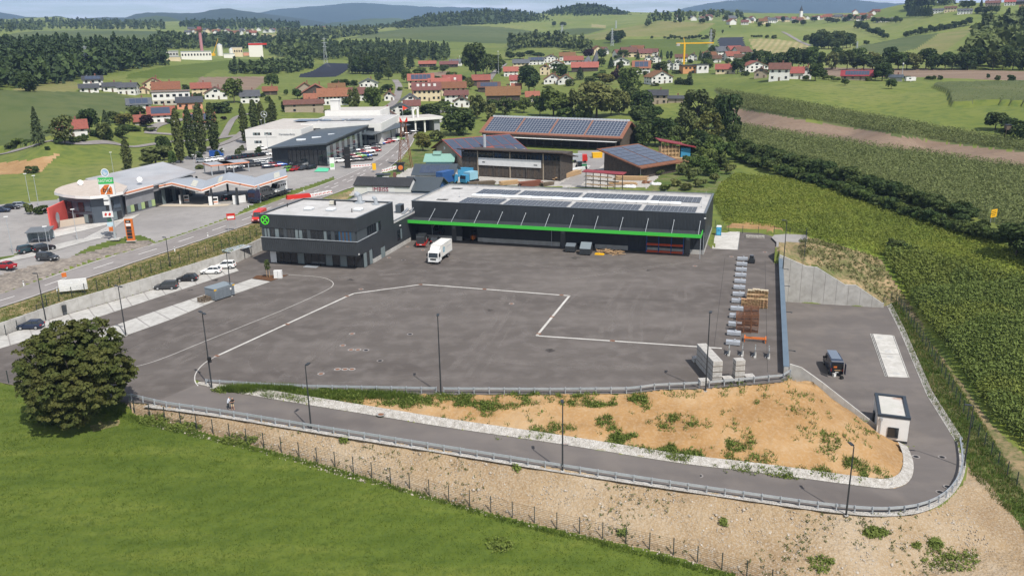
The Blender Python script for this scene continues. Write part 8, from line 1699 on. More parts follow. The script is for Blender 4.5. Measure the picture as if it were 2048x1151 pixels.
SP={  # species: shape, material, quads, height, width, leaf size, seeds, wording
 'r':('round',L_mid,1500,14,11,.62,3,'rounded green tree'),'d':('round',L_dark,1500,14,11,.62,3,'dark green round tree'),'o':('loose',L_oliv,1500,14,11,.55,2,'loose olive green tree'),'y':('loose',L_yel,1500,14,11,.55,1,'yellowish green tree'),'p':('round',L_purp,900,9,8,.55,1,'dark purple leaved tree'),
 'c':('cone',L_con,1500,18,9,.6,2,'dark conifer'),'l':('column',L_popl,1300,20,5.5,.55,2,'slender poplar'),'b':('bush',L_mid,900,4,5,.34,3,'green bush'),'e':('bush',L_dark,900,4,5,.34,3,'dark green bush'),'h':('bush',L_oliv,600,4,5,.4,2,'pale olive bush'),'t':('column',L_con,350,5,1.8,.3,1,'narrow dark thuja'),'k':('bush',L_dark,700,4,4,.22,1,'clipped ball tree')}
def plant(x,y,hpx,wpx,sp,label,group=None,clump=None):
    kind,m,n,H0,W0,lf,ns,_w=SP[sp];p=T(x,y);s=np.hypot(p[0],p[1])/F;seed=random.randrange(ns)
    h,w=hpx*s*1.02,wpx*s
    nm={'b':'bush','e':'bush','h':'bush','c':'conifer_tree','t':'thuja','l':'poplar_tree','k':'ball_tree'}.get(sp,'tree')
    t=thing(nm,label,'bush' if nm=='bush' else 'tree',(p[0],p[1],p[2]-.1),random.uniform(0,6.28),group)
    t.scale=(w/W0,w/W0,h/H0);c=link('crown',crown_mesh(kind,m,100+seed,n,H0,W0,lf),t)
    if sp=='k':c.location=(0,0,.0)
    link('trunk',trunk_mesh(kind,H0,W0,seed),t);return t
def grove(where,lst):
    lst=sorted(lst);cnt={}
    for(x,y,h,w,sp)in lst:
        k=cnt.get(sp,0);cnt[sp]=k+1
        tot=sum(1 for q in lst if q[4]==sp);plant(x,y,h,w,sp,f"{SP[sp][7]} {where}"+(f", {nth(k)} from the left" if tot>1 else ''),'trees and bushes '+where)
grove('in the poplar rows by the dealership',[(362,326,97,20,'l'),(385,319,94,20,'l'),(405,309,92,22,'l'),(430,304,87,22,'l'),(491,286,72,16,'l'),(510,262,57,17,'l'),(524,255,48,14,'l'),(538,249,30,13,'l'),(547,246,42,16,'l')])
grove('on the car lot',[(401,320,17,16,'k'),(436,317,16,15,'k'),(443,308,13,12,'k'),(476,313,18,17,'k'),(484,305,16,14,'k'),(518,310,18,19,'k'),(523,300,13,12,'k'),(551,297,9,13,'k'),(563,294,10,10,'k')])
grove('behind the filling station',[(257,340,55,18,'l'),(312,331,42,74,'o'),(330,322,50,30,'d'),(345,330,30,20,'b'),(65,346,16,27,'e'),(400,338,9,22,'h'),(60,428,22,20,'h'),(84,428,20,30,'e')])
grove('in the western gardens',[(79,291,64,26,'c'),(131,289,60,47,'o'),(180,266,48,42,'d'),(250,253,28,38,'y'),(245,277,27,31,'d'),(208,279,33,34,'o'),(219,280,24,19,'d'),(294,254,25,29,'p'),(469,206,48,42,'r'),(56,188,38,34,'d'),(62,187,30,24,'d'),(443,226,25,50,'e'),(425,222,18,26,'e'),(278,236,22,34,'d'),(230,246,24,30,'d'),(213,255,30,20,'c'),(265,226,14,26,'h'),(39,293,17,32,'b'),(22,298,12,20,'e'),(60,290,13,22,'b'),(100,272,13,16,'e'),(165,283,12,20,'e'),(150,285,12,26,'b'),(172,280,12,14,'b'),(318,240,9,14,'b'),(340,247,10,16,'e'),(370,200,12,10,'d'),(372,182,14,16,'d'),(394,198,12,24,'e'),(350,232,8,20,'h'),(262,262,12,30,'b'),(300,262,8,26,'h'),(443,195,14,6,'t'),(448,240,8,14,'p'),(192,273,14,24,'e'),(275,262,10,18,'b'),(95,300,9,12,'e'),(118,288,14,22,'e')])
grove('around the farm above the dealership',[(545,176,28,29,'r'),(710,237,64,32,'o'),(748,225,56,39,'r'),(693,210,20,26,'d'),(595,198,22,22,'r'),(568,222,22,12,'d'),(572,190,12,12,'b'),(626,212,12,14,'b'),(672,176,18,22,'d'),(690,178,20,24,'d'),(708,176,16,18,'d'),(655,226,8,20,'b'),(680,205,18,14,'d'),(775,186,18,26,'d'),(760,190,12,18,'e'),(800,182,10,14,'b'),(560,200,8,8,'b'),(536,205,14,16,'e'),(525,195,9,14,'e'),(815,234,16,30,'e'),(806,243,12,20,'e')])
grove('beside the solar farm',[(704+k*7.6,148-abs(k-6)*.2,random.uniform(34,46),19,'c')for k in range(14)]+[(821,138,34,22,'c'),(715,148,34,24,'d'),(738,149,38,26,'d'),(770,148,36,26,'d')])
grove('along the northern village edge',[(758,166,21,21,'d'),(777,160,26,22,'d'),(814,166,28,23,'r'),(840,152,18,32,'r'),(952,160,78,58,'d'),(994,147,42,32,'r'),(974,150,44,30,'d'),(938,179,26,24,'y'),(902,156,14,26,'b'),(890,138,10,20,'e'),(868,140,9,20,'e'),(855,158,8,60,'e'),(920,160,10,30,'e'),(885,145,14,16,'d'),(1002,134,16,22,'d'),(1020,120,18,24,'d'),(800,118,14,16,'e'),(697,120,18,14,'d'),(930,128,16,20,'d')])
grove('before the sawmill and market shed',[(918,270,62,76,'d'),(955,238,52,44,'o'),(864,232,30,60,'d'),(846,302,42,44,'y'),(874,283,24,40,'o'),(1010,230,38,42,'o'),(888,216,16,26,'b'),(980,243,38,36,'o'),(900,234,24,30,'d'),(1032,222,22,26,'r'),(985,222,26,30,'d')])
grove('behind the solar barn',[(1058,188,62,48,'d'),(1120,152,28,40,'r'),(1107,234,62,68,'r'),(1193,236,82,88,'o'),(1258,185,56,56,'r'),(1238,230,54,52,'o'),(1284,230,50,48,'d'),(1280,254,44,54,'d'),(1150,232,56,44,'o'),(1080,232,44,36,'r'),(1048,226,34,32,'r'),(1222,232,62,44,'o'),(1168,238,36,40,'b'),(1130,238,28,40,'b'),(1310,238,26,50,'b'),(1200,160,18,34,'r'),(1210,170,26,44,'y'),(1180,172,20,26,'d'),(1160,160,24,20,'c'),(1140,172,16,26,'d'),(1095,180,10,20,'b'),(1268,210,36,36,'d'),(1065,212,22,24,'o'),(1040,210,16,20,'p'),(1295,248,46,40,'d'),(1120,216,12,50,'e')])
grove('in the upper village',[(1178,117,20,25,'p'),(1203,120,22,25,'d'),(1248,115,16,28,'r'),(1321,143,22,36,'d'),(1203,134,18,18,'d'),(1222,138,22,16,'c'),(1240,140,20,18,'d'),(1235,120,10,18,'e'),(1276,120,14,10,'c'),(1335,118,14,6,'t'),(1342,117,13,6,'t'),(1322,120,18,8,'c'),(1300,132,12,16,'d'),(1400,122,18,10,'c'),(1413,142,24,26,'r'),(1475,148,30,28,'d'),(1490,130,14,20,'e'),(1455,130,14,14,'d'),(1414,128,26,22,'d'),(1120,142,12,18,'e'),(1160,150,12,16,'p'),(1230,160,18,22,'p'),(1205,148,10,16,'e'),(1255,152,16,16,'d'),(1290,152,12,12,'e'),(1130,112,10,26,'e'),(1075,116,12,30,'e'),(1040,118,14,26,'d'),(1060,112,12,24,'d'),(1268,136,14,12,'d'),(1490,152,12,20,'e'),(1505,142,12,14,'d'),(1380,128,10,14,'e'),(1352,148,10,20,'e'),(1330,150,12,14,'d')]+[(1351+k*4.6,169+k*.2,random.uniform(9,14),6,'t')for k in range(8)]+[(1379,170,24,9,'t'),(1300,168,8,12,'e'),(1310,172,8,20,'e')])
grove('right of the solar barn',[(1394,252,82,76,'o'),(1452,272,94,62,'d'),(1415,294,78,66,'y'),(1330,292,64,68,'d'),(1285,294,56,50,'d'),(1430,306,38,56,'b'),(1370,282,70,56,'o'),(1352,296,48,44,'d'),(1442,258,82,48,'o'),(1400,300,46,44,'d'),(1465,290,48,36,'d'),(1310,290,46,40,'o'),(1380,312,40,46,'d'),(1340,300,30,40,'b')])
grove('on the rough ground beside the shed track',[(1450,325,46,48,'b'),(1400,348,40,44,'b'),(1385,362,30,34,'h'),(1420,352,34,40,'b'),(1440,340,40,36,'e'),(1470,318,40,34,'e'),(1378,335,30,36,'b'),(1365,350,26,30,'h'),(1412,330,40,40,'b'),(1430,366,22,26,'h'),(1400,374,20,30,'h'),(1352,372,16,30,'h'),(1330,378,12,30,'b'),(1372,380,16,30,'y'),(1316,350,14,24,'h'),(1284,358,10,18,'b'),(1458,348,24,26,'h')])
hd=[]
for k in range(46):
    t=k/45;x=1478+t*520;y=np.interp(x,[1478,1560,1640,1750,1880,1960,2048],[318,347,370,408,450,474,500]);hd.append((x,y+2,random.uniform(18,30),random.uniform(30,46),'eb'[k%3==1]))
for k in range(44):
    t=k/43;x=1492+t*440;y=np.interp(x,[1478,1560,1640,1750,1880,1960],[306,330,350,384,424,446]);hd.append((x,y,random.uniform(22,36),random.uniform(34,52),'d' if k%4==0 else 'e'))
hd+=[(2032,512,66,84,'d'),(1960,478,38,44,'e'),(1920,452,30,40,'e'),(2060,470,30,50,'e'),(2090,530,60,80,'d'),(1790,495,20,34,'e'),(1815,500,14,20,'e')]
grove('along the sunken lane hedge',hd)
grove('beside the villa and ploughed field',[(1630,162,34,35,'d'),(1645,158,20,20,'d'),(1764,162,36,34,'d'),(1750,160,18,24,'d'),(1774,158,28,24,'d'),(1700,160,15,14,'r'),(1782,178,19,20,'r'),(1690,171,14,17,'r'),(1657,160,10,24,'b'),(1672,163,8,20,'b'),(1735,162,10,16,'b'),(1814,158,7,18,'b'),(1860,160,8,20,'e'),(1869,160,9,8,'e'),(1880,160,10,11,'e'),(1976,157,9,8,'e'),(1995,161,11,11,'e'),(2021,165,16,19,'e'),(1990,260,33,40,'d'),(2018,264,26,28,'d'),(2040,278,36,38,'d'),(2005,274,18,26,'e'),(2060,268,30,30,'e'),(1640,150,24,18,'c'),(1530,150,14,20,'e'),(1612,162,12,16,'e')])
vb=[(1500+k*17.5+random.uniform(-5,5),138+(k%2)*2,random.uniform(26,44),random.uniform(26,38),'ddrdo'[k%5])for k in range(27)]
grove('in the belt behind the ploughed field',vb+[(1985+k*20,141,random.uniform(34,48),30,'d')for k in range(6)])
grove('on the eastern hillside',[(1231-10,86,22,24,'d'),(1231,86,27,26,'d'),(1241,85,24,22,'d'),(1424,88,30,17,'o'),(1426,113,22,22,'d'),(1304,77,6,7,'e'),(1445,68,8,6,'d'),(1460,56,4,4,'e'),(1108,54,11,10,'d'),(1126,54,10,14,'d'),(1612,85,16,15,'o'),(1709,93,9,9,'e'),(1733,90,9,14,'e'),(1548,78,9,12,'e'),(1534,77,7,10,'e'),(1500,112,12,10,'e'),(1508,106,8,8,'e')]+[(1329+k*7,78+(k%2),random.uniform(5,10),random.uniform(8,12),'e')for k in range(13)]+[(1503+k*5,75,5,6,'e')for k in range(5)])
grove('in the clump above the valley belt',[(1628+k*7.2,99-abs(k-5)*.6,random.uniform(24,34),random.uniform(20,26),'d')for k in range(11)]+[(1640+k*10,92,random.uniform(24,32),22,'d')for k in range(6)])
grove('in the hedges of the right hills',[(1812+k*9.6,74-k*1.75,random.uniform(10,15),13,'d')for k in range(14)]+[(1714+k*8,58+k*3.0,random.uniform(11,18),14,'d')for k in range(8)]+[(1746+k*9,46,random.uniform(8,14),11,'d')for k in range(7)]+[(1818+k*6,34,random.uniform(16,22),12,'c')for k in range(8)]+[(1925+k*9,16,14,15,'d')for k in range(3)]+[(1956+k*12,28,14,14,'d')for k in range(4)]+[(1962,14,12,7,'c'),(1975,10,9,6,'c'),(2040,38,8,12,'e')])
grove('among the hilltop town houses',[(x,46+random.uniform(-6,8),random.uniform(8,14),random.uniform(9,14),'d')for x in(1536,1550,1566,1590,1606,1628,1655,1664,1673,1690,1700,1712,1727,1404,1414,1451,1360,1490,1516,1520)])
# ---------------------------------------------------------------- woods that read as one mass
FT={}
def far_tree(kind,seed,n,leaf):
    rng=np.random.default_rng(seed);P,N=crown_pts(kind,n,rng);return leaf_quads(P*np.array([.42 if kind=='cone' else .62,.42 if kind=='cone' else .62,1.0]),N,np.full(n,leaf),rng,jitter=.6)
def scatter_px(poly,n,seed=0,spread=1.0):
    rng=np.random.default_rng(seed);C_=np.array([T(*p)[:2]for p in poly]);lo,hi=C_.min(0),C_.max(0);out=[]
    tot=0
    for _ in range(12):
        q=rng.uniform(lo,hi,(max(4000,n*2),2));z=zf(q[:,0],q[:,1]);P=np.c_[q,z];m=inpoly(*PX(P).T,poly);out.append(P[m]);tot+=m.sum()
        if tot>=n:break
    return np.concatenate(out)[:n]
def forest(name,poly,n,h,con=.5,nq=46,seed=1,leafs=.1,P=None):
    P=scatter_px(poly,n,seed)if P is None else P;rng=np.random.default_rng(seed);VV,QQ,MI=[],[],[];protos=[[far_tree('cone',40+s,nq,leafs)for s in range(4)],[far_tree('round',50+s,nq,leafs*1.25)for s in range(4)]];o=0
    for p in P:
        c=rng.uniform()<con;V,Q=protos[0 if c else 1][rng.integers(4)];a=rng.uniform(0,6.28);s=h*rng.uniform(.72,1.2)*(1 if c else .88);R2=np.array([[math.cos(a),-math.sin(a),0],[math.sin(a),math.cos(a),0],[0,0,1]])
        VV.append(V@R2.T*s+p+np.array([0,0,-.5]));QQ.append(Q+o);MI.append(np.full(len(Q),0 if c else 1));o+=len(V)
    if P.size:return link(name,np_mesh(name,np.concatenate(VV),np.concatenate(QQ),[L_pine,L_forest],np.concatenate(MI)),kind='stuff')
forest('western_forest',[(-300,185),(0,182),(60,178),(120,168),(170,157),(230,147),(290,136),(334,131),(330,123),(250,115),(120,114),(0,124),(-300,132)],850,20,.6,60,2,.085)
forest('middle_forest',[(600,116),(640,122),(700,116),(780,118),(850,122),(890,124),(900,112),(820,103),(720,100),(620,104)],480,15,.75,46,3,.1)
def forest_on(name,ob,n,h,con,nq,seed,leafs):
    rng=np.random.default_rng(seed);v=np.array([q.co[:]for q in ob.data.vertices]);v=v[v[:,2]>58];i=rng.integers(0,len(v),n);P=v[i]+np.c_[rng.uniform(-9,9,(n,2)),np.full(n,-1.)];forest(name,None,n,h,con,nq,seed,leafs,P)
forest_on('hill_forest',WH[0],2000,15,.55,22,4,.17);forest_on('hill_forest',WH[1],1900,15,.45,22,5,.17)
forest('valley_wood',[(1020,104),(1060,96),(1110,96),(1170,108),(1200,112),(1180,104),(1120,90),(1060,86),(1020,90)],200,18,.2,34,6,.13)
forest('far_woods',[(-300,66),(0,66),(130,58),(220,60),(330,60),(330,50),(200,46),(60,44),(-300,50)],800,15,.5,16,7,.2)
forest('far_woods',[(300,100),(340,99),(420,97),(520,98),(560,97),(560,90),(480,84),(400,85),(320,90)],420,16,.6,24,8,.16)
forest('hollow_wood',[(535,110),(600,122),(610,112),(640,110),(640,92),(590,88),(540,92)],120,20,.4,34,9,.13)
forest('hedge_wood',[(455,149),(520,149),(580,148),(625,138),(625,128),(600,128),(520,141),(458,145)],130,12,.1,40,10,.13)
forest('right_forest',[(1940,138),(2300,142),(2400,60),(2048,62),(1975,72),(1958,90),(1935,116)],520,24,.25,60,11,.095)
forest('hilltop_wood',[(1806,20),(1840,6),(1880,4),(1910,8),(1890,12),(1850,18),(1815,24)],130,26,.5,36,12,.12)
forest('far_woods',[(560,78),(640,82),(700,74),(760,68),(740,62),(640,66),(560,70)],300,15,.5,18,13,.2)
forest('far_woods',[(355,55),(420,62),(520,60),(600,62),(600,50),(480,44),(380,46)],600,15,.5,16,14,.2)
forest('far_woods',[(1290,60),(1400,36),(1500,40),(1545,44),(1500,36),(1400,30),(1300,40)],60,18,.3,24,15,.16)
# ---------------------------------------------------------------- the big maple
mp=T(165,846);ms_=np.hypot(mp[0],mp[1])/F;mh2=16.4
big=thing('maple_tree','big dense leafy tree at the near left bend of the yard road','tree',(mp[0],mp[1],mp[2]-.2),.4)
rng=np.random.default_rng(5);BP,BN=[],[]
for(x,y,z,r)in((-4.6,0,9.6,3.2),(-1.2,1,11.4,3.4),(3.4,.5,11.6,3.5),(5.2,0,8.6,2.9),(-5.2,-.5,6.9,2.6),(0,-2.4,8.4,4.0),(2.8,-3,6.2,3.3),(-2.6,-2.6,5.0,3.1),(1.0,-2.2,3.6,2.7),(4.9,-1,5.2,2.4),(0,4,8,4.4),(-3.5,3.5,6.5,3.2),(3.6,3.6,6.5,3.4),(-1.2,-4.2,6.6,2.4),(-5.6,1.5,8.2,2.2),(6.4,1.5,6.9,1.9),(1.2,0,12.6,2.3),(-3.2,0,11.6,2.0),(-.6,-3.6,3.0,1.9),(4.4,-2.6,9.2,2.2)):
    ns_=int(6.5*r*r)+8;d=rng.normal(size=(ns_,3));d/=np.linalg.norm(d,axis=1)[:,None];cs_=np.array([x,y,z])+d*r*rng.uniform(.78,1.06,ns_)[:,None]*np.array([1,1,.92]);rs_=rng.uniform(.45,.95,ns_)
    for c_,q_,r_ in zip(cs_,d,rs_):
        e=rng.normal(size=(46,3));e/=np.linalg.norm(e,axis=1)[:,None];e[:,2]=np.abs(e[:,2])*.62-.12;BP.append(c_+e*r_*rng.uniform(.55,1,46)[:,None]);BN.append(e*.7+q_*.5+np.array([0,0,.5]))
P,N=np.concatenate(BP),np.concatenate(BN);k_=P[:,2]>.3;P,N=P[k_],N[k_]
V,Q=leaf_quads(P*np.array([1.02,1,1.0]),N,np.full(len(P),.2),rng,.8,.55);link('crown',np_mesh('crown',V,Q,L_maple),big)
big.rotation_euler=(0,0,.1);big.scale=(.82,.85,.95)
M=MB();M.tube((0,0,-.8),(0,0,3.2),.42,.34,10);rr=random.Random(4)
for k in range(9):
    a=k*.72;z=1.8+(k%3)*.8;e=(math.cos(a)*rr.uniform(2.5,5),math.sin(a)*rr.uniform(2.5,5),z+rr.uniform(3,7));M.tube((0,0,z),e,.2,.08,6);M.tube(e,(e[0]*1.3,e[1]*1.3,e[2]+2),.08,.03,5)
M.build('trunk',k_bark,big,smooth=True)
plant(85,845,44,60,'b','leafy green bush growing at the foot of the big tree');plant(105,850,30,40,'e','small dark bush right of the leafy one under the big tree')
yt=thing('young_tree','young staked tree on the mulch bed before the office','tree',G(537,555));yt.scale=(.9,.9,.95)
rng=np.random.default_rng(9);P,N=crown_pts('round',420,rng);V,Q=leaf_quads(P*np.array([1.9,1.9,2.8])+np.array([0,0,1.4]),N,np.full(len(P),.16),rng);link('crown',np_mesh('crown',V,Q,L_dark),yt)
MB().tube((0,0,0),(0,0,3),.07,.03).build('trunk',k_bark,yt)
for sx in(-.3,.3):MB().tube((sx,0,0),(sx,0,2.0),.05).build('stake',k_wood,yt)
# ---------------------------------------------------------------- crops, weeds, grass: one object each
def tufts(name,P,nq,h,w,leaf,m,seed=0,droop=.5,hvar=.35):
    rng=np.random.default_rng(seed);n=len(P)
    if not n:return
    base=np.repeat(P,nq,0);k=len(base);hh=np.repeat(h*rng.uniform(1-hvar,1+hvar,n),nq);u=rng.uniform(.15,1,k);a=rng.uniform(0,2*np.pi,k);r=w*rng.uniform(.1,1,k)
    C_=base+np.stack([np.cos(a)*r,np.sin(a)*r,hh*u-.08],-1);N=np.stack([np.cos(a)*droop,np.sin(a)*droop,np.full(k,.8)],-1)
    V,Q=leaf_quads(C_,N,np.full(k,leaf),rng,.45,.6);return link(name,np_mesh(name,V,Q,m),kind='stuff')
def blades(name,P,nb,h,w,m,seed=0,spread=.3):
    rng=np.random.default_rng(seed);base=np.repeat(P,nb,0);k=len(base);a=rng.uniform(0,2*np.pi,k);base=base+np.stack([np.cos(a),np.sin(a),0*a],-1)*(spread*rng.uniform(0,1,k))[:,None]
    hh=h*rng.uniform(.5,1.3,k);b=rng.uniform(0,2*np.pi,k);d=np.stack([np.cos(b),np.sin(b),0*b],-1)*(w/2);tip=np.stack([np.cos(a)*hh*.35,np.sin(a)*hh*.35,hh],-1)
    V=np.stack([base-d,base+d,base+tip+d*.15,base+tip-d*.15],1).reshape(-1,3);V[:,2]-=.04;return link(name,np_mesh(name,V,np.arange(4*k).reshape(k,4),m),kind='stuff')
m_cl=leafm('maize_leaves',(.105,.15,.03),(.155,.195,.048),.3,0);m_ct=mat('maize_tassels',(.2,.18,.07),.9);m_yl=leafm('young_maize_leaves',(.15,.2,.028),(.235,.255,.05),.35,0);m_wd=leafm('weed_leaves',(.12,.165,.03),(.165,.2,.045),.3,0);m_gb=leafm('grass_blades',(.065,.11,.014),(.105,.15,.025),.3,0);m_dg=mat('dry_stalks',(.3,.24,.1),.9,(.2,.17,.07),1)
TALL=[(1765,512),(1830,506),(1930,535),(2048,570),(2300,680),(2300,1100),(2048,892),(1985,838),(1905,715),(1845,636),(1795,560)]
Pc=scatter_px(TALL,25000,21)
rd=np.array([math.sin(1.9),math.cos(1.9)]);u_=Pc[:,0]*-rd[1]+Pc[:,1]*rd[0];sh_=(np.round(u_/1.5)*1.5-u_)*.85;Pc[:,0]+=-rd[1]*sh_;Pc[:,1]+=rd[0]*sh_
pn=fbm(Pc[:,0]/14,Pc[:,1]/14,3,31);Pa=Pc[pn>-.09];Pb=Pc[pn<=-.09]
tufts('maize_crop',Pa,6,2.4,.36,.27,m_cl,1,1.0,.2);tufts('maize_crop',Pb,5,2.1,.36,.26,m_yl if False else leafm('maize_leaves_pale',(.13,.17,.03),(.18,.21,.048),.3,0),2,1.0,.25)
YNG=[(1425,402),(1440,370),(1470,349),(1550,355),(1640,373),(1750,408),(1860,443),(1960,478),(2048,505),(2300,610),(2300,690),(2048,570),(1930,535),(1830,506),(1755,510),(1640,477),(1560,460),(1450,447)]
Py=scatter_px(YNG,24000,22);py_=fbm(Py[:,0]/18,Py[:,1]/10,3,33);tufts('young_maize_crop',Py[py_>-.03],4,.9,.45,.21,m_yl,3,.8,.3);tufts('young_maize_crop',Py[py_<=-.03],4,.95,.45,.21,leafm('young_maize_dark',(.125,.165,.026),(.185,.215,.04),.3,0),4,.8,.3)
for poly,n_,sd_ in(([(1440,250),(1477,250),(1682,282),(2048,335),(2300,380),(2300,560),(2048,466),(1900,416),(1750,364),(1640,326),(1500,294)],30000,23),([(1430,180),(1536,197),(1692,223),(1797,244),(1927,265),(2048,286),(2200,315),(2200,330),(2048,302),(1927,288),(1797,269),(1666,247),(1536,226),(1478,215)],20000,24),([(1866,176),(1885,171),(2048,168),(2300,169),(2300,214),(2048,211),(1979,207),(1905,213),(1898,189)],9000,25)):
    tufts('maize_crop',scatter_px(poly,n_,sd_),3,2.0,.9,.27,leafm('maize_far_leaves',(.115,.145,.042),(.165,.185,.07),.2,0),sd_,.8,.2)
Pv=[]
def patch(cx,cy,rx,ry,n,seed): 
    return scatter_px([(cx+rx*math.cos(t),cy+ry*math.sin(t))for t in np.linspace(0,2*math.pi,12,endpoint=False)],n,seed)
E_=[(520,781,70,5,420),(640,792,60,9,420),(760,797,60,10,330),(830,806,34,8,90),(900,800,50,9,260),(960,812,60,6,170),(1060,797,55,8,240),(1180,800,60,9,330),(1265,806,28,14,220),(1100,862,30,14,160),(1150,862,14,12,90),(1210,850,14,14,80),(1230,876,16,16,130),(1262,884,30,10,170),(1315,898,26,9,150),(1370,912,30,7,130),(1480,885,22,14,90),(1500,920,40,18,130),(1590,946,50,8,110),(1690,940,40,18,240),(1750,950,30,12,120),(1350,845,40,12,60),(1470,845,50,16,60),(1620,830,30,30,70),(1660,880,14,30,110),(1720,880,20,30,60),(1540,800,60,16,60),(1480,775,60,6,60),(1400,790,60,6,70),(1580,765,10,8,30),(1030,846,60,26,50),(930,832,40,12,50),(1560,880,150,60,120)]
Pw=np.concatenate([patch(e[0],e[1],e[2]*1.35,e[3]*1.5,int(e[4]*(1.5 if i<9 or 12<i<22 else .75)),300+i)for i,e in enumerate(E_)]);Pw=Pw[fbm(Pw[:,0]/1.6,Pw[:,1]/1.6,3,71)+RNG.uniform(-.12,.12,len(Pw))>-.02];tufts('embankment_weeds',Pw,7,.36,.42,.15,m_wd,7,.9,.7);blades('embankment_grass',Pw,5,.5,.07,m_gb,77,.5)
blades('tall_bank_grass',patch(520,781,80,5,900,401),7,.8,.09,m_gb,8);blades('tall_bank_grass',patch(680,792,160,9,1100,402),6,.6,.08,m_gb,9)
RB=[(290,850),(500,900),(800,985),(1046,1048),(1330,1112),(1700,1228),(1990,1100),(1930,1000),(1690,1036),(1125,950),(620,868),(300,815)]
Pr=scatter_px(RB,900,41);nr=fbm(Pr[:,0]/6,Pr[:,1]/6,2,44);tufts('slope_weeds',Pr[nr>.02],7,.35,.3,.13,leafm('sparse_weeds',(.08,.1,.03),(.12,.125,.045),.2,0),11,.7,.6)
tufts('slope_weeds',np.concatenate([patch(x,y,rx,ry,n_,420+i)for i,(x,y,rx,ry,n_)in enumerate(((310,842,34,10,120),(370,855,40,8,110),(480,880,40,10,90),(690,882,8,5,24),(1035,938,6,4,18),(1245,1066,10,6,24),(1448,1045,6,8,20),(1750,1066,22,9,110),(1870,1088,14,8,60),(1835,1092,8,5,24),(1000,1090,30,14,40),(1640,1130,30,16,50),(1900,1120,60,24,110)))]),9,.5,.35,.16,m_wd,12,.7,.5)
GS_=[(1778,612),(1792,600),(1842,656),(1902,746),(2000,900),(2048,985),(2200,1200),(2200,1330),(2048,1060),(1990,1000),(1945,950),(1918,885),(1858,790),(1803,660)]
blades('verge_grass',scatter_px(GS_,5200,51),5,.38,.08,m_gb,13);blades('verge_grass',scatter_px(GS_,1200,52),4,.5,.06,m_dg,14)
BK=[(1600,478),(1640,480),(1752,513),(1790,562),(1838,640),(1795,604),(1763,600),(1700,556),(1630,528),(1600,512)]
tufts('bank_weeds',scatter_px(BK,900,53),7,.5,.4,.18,leafm('bank_leaves',(.075,.095,.025),(.12,.12,.04),.2,0),15,.7,.6)
VG=[(0,664),(122,624),(227,594),(310,570),(400,543),(470,521),(524,497),(600,424),(500,452),(400,486),(260,533),(130,577),(0,622)]
blades('verge_grass',scatter_px(VG,5000,54),5,.28,.09,m_gb,16);blades('verge_grass',scatter_px(VG,2200,55),4,.35,.08,m_dg,17)
ME=[(-40,770),(60,782),(200,806),(265,834),(350,856),(500,896),(600,922),(800,980),(1046,1048),(1144,1072),(1330,1114),(1480,1158),(1480,1200),(-60,1200)]
blades('meadow_blades',scatter_px(ME,24000,56),3,.16,.07,m_gb,18,.4)
blades('meadow_blades',scatter_px([(55,772),(265,830),(600,916),(1046,1044),(1144,1066),(1480,1152),(1470,1160),(1040,1052),(600,924),(260,842),(50,782)],3500,57),4,.4,.07,m_gb,19,.3)
# stones on the rubble slope
Ps=scatter_px(RB,5200,61);rng=np.random.default_rng(62);sz=rng.uniform(.05,.13,len(Ps))*(1+1.2*(rng.uniform(size=len(Ps))>.96));oct_=np.array([[1,0,0],[0,1,0],[-1,0,0],[0,-1,0],[0,0,.8],[0,0,-.8]]);of_=np.array([[0,1,4],[1,2,4],[2,3,4],[3,0,4],[1,0,5],[2,1,5],[3,2,5],[0,3,5]])
ra=rng.uniform(0,6.28,len(Ps));Vs=oct_[None]*sz[:,None,None]*rng.uniform(.6,1.3,(len(Ps),6,1));Vs=np.stack([Vs[...,0]*np.cos(ra)[:,None]-Vs[...,1]*np.sin(ra)[:,None],Vs[...,0]*np.sin(ra)[:,None]+Vs[...,1]*np.cos(ra)[:,None],Vs[...,2]],-1)+Ps[:,None]
link('slope_stones',np_mesh('slope_stones',Vs.reshape(-1,3),(of_[None]+np.arange(len(Ps))[:,None,None]*6).reshape(-1,3),mat('pale_stone',(.33,.28,.22),.9,(.45,.4,.34),2)),kind='stuff')
# ------------------------------------------------------------------ wear on the yard: faint tyre arcs, pale dusty runs, cut joints
def worn(name,c,amt,sc):
    m=bpy.data.materials.new(name);m.use_nodes=True;N,L=m.node_tree.nodes,m.node_tree.links;b=N['Principled BSDF'];b.inputs['Base Color'].default_value=(*c,1);b.inputs['Roughness'].default_value=.95
    g=N.new('ShaderNodeNewGeometry');no=N.new('ShaderNodeTexNoise');no.inputs['Scale'].default_value=sc;no.inputs['Detail'].default_value=5;L.new(g.outputs['Position'],no.inputs['Vector']);r=N.new('ShaderNodeMapRange');r.inputs['From Min'].default_value=.38;r.inputs['From Max'].default_value=.72;r.inputs['To Max'].default_value=amt;L.new(no.outputs['Fac'],r.inputs[0]);L.new(r.outputs[0],b.inputs['Alpha']);return m
m_tyre,m_dust,m_oil,m_joint=worn('tyre_polish',(.23,.205,.19),.55,.35),worn('dry_dust',(.27,.24,.22),.34,.22),worn('oil_stain',(.03,.027,.026),.8,.6),mat('cut_joint',(.045,.04,.038),.9)
rg=random.Random(11)
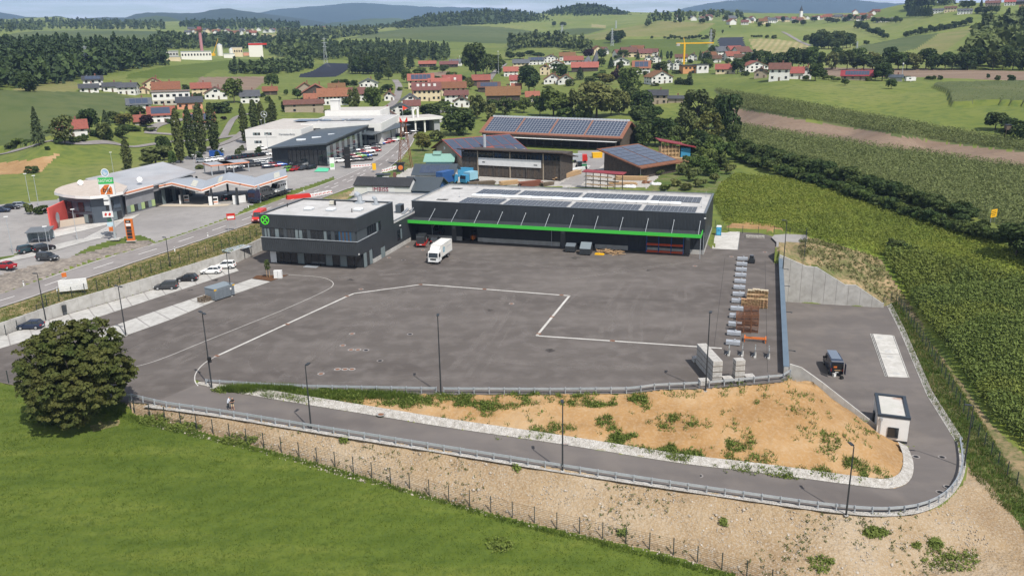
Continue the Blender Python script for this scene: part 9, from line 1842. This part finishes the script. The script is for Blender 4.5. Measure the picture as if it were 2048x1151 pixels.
for(cx,cy,r,a0,a1,n_)in((640,650,9,-.6,1.8,4),(655,640,13,.2,2.2,3),(690,625,7,.5,2.6,3),(830,600,6,-.9,1.0,4),(800,690,10,1.8,3.6,4),(1120,640,9,-1.2,1.1,2),(1190,645,12,3.4,5.2,3),(1235,655,16,3.9,5.0,3),(700,700,12,2.9,4.4,3),(1000,650,14,.4,1.6,2),(760,640,18,.1,1.2,2),(1080,575,20,3.8,4.9,3),(900,545,22,4.0,5.2,2),(1300,600,15,.6,1.9,2),(560,690,14,4.2,5.6,2),(640,560,12,.3,1.9,2)):
    c=G(cx,cy)
    for k in range(n_):
        rr_=r+k*.75+(1.3 if k>1 else 0);pts=[[c[0]+rr_*math.cos(t),c[1]+rr_*math.sin(t),0]for t in np.linspace(a0,a1,24)];path('tyre_mark',pts,.22,m_tyre,.007+.0006*k,24,1,z=0.0)
for(a,b,w)in(((830,560),(560,760),3),((1010,590),(900,740),2.2),((1035,600),(930,760),1.6),((1120,560),(1400,520),3.2),((900,520),(1380,560),2.6),((1250,560),(1200,680),1.8),((1300,560),(1260,690),1.5),((1350,570),(1330,690),1.8),((640,770),(1000,760),3),((300,700),(560,590),2.6),((330,730),(600,610),2.2),((820,700),(1280,740),2),((600,560),(880,540),2.6),((1000,530),(1400,545),2.2),((1100,620),(1180,560),1.6)):
    p,q=G(*a),G(*b);m0=(p+q)/2+np.array([rg.uniform(-2,2),rg.uniform(-2,2),0]);path('dust_run',chaikin([p,m0,q],3),w*.5,m_dust,.005,24,1,z=0.0);path('dust_run',[v+np.array([1.9,.4,0])for v in chaikin([p,m0,q],3)],w*.3,m_dust,.0062,24,1,z=0.0)
for a,b in(((1450,515),(1428,694)),((1530,520),(1535,744)),((1444,697),(1560,705)),((1480,500),(1553,504)),((560,552),(250,700)),((1139,592),(1440,606))):path('cut_joint',[G(*a),G(*b)],.06,m_joint,.009,8,1,z=0.0)
for x,y,r in((872,527,1.2),(850,494,.9),(1300,540,.8),(980,620,.7),(430,560,.8),(380,580,.6),(345,590,.6),(1150,515,1.2),(700,560,.8),(1100,700,.7)):
    c=G(x,y);M=MB();pts=[(c[0]+r*rg.uniform(.5,1.3)*math.cos(t),c[1]+r*rg.uniform(.5,1.3)*math.sin(t),.0105)for t in np.linspace(0,6.28,14,endpoint=False)];M.add(pts,[tuple(range(14))]).build('oil_stain',m_oil,None,kind='structure')
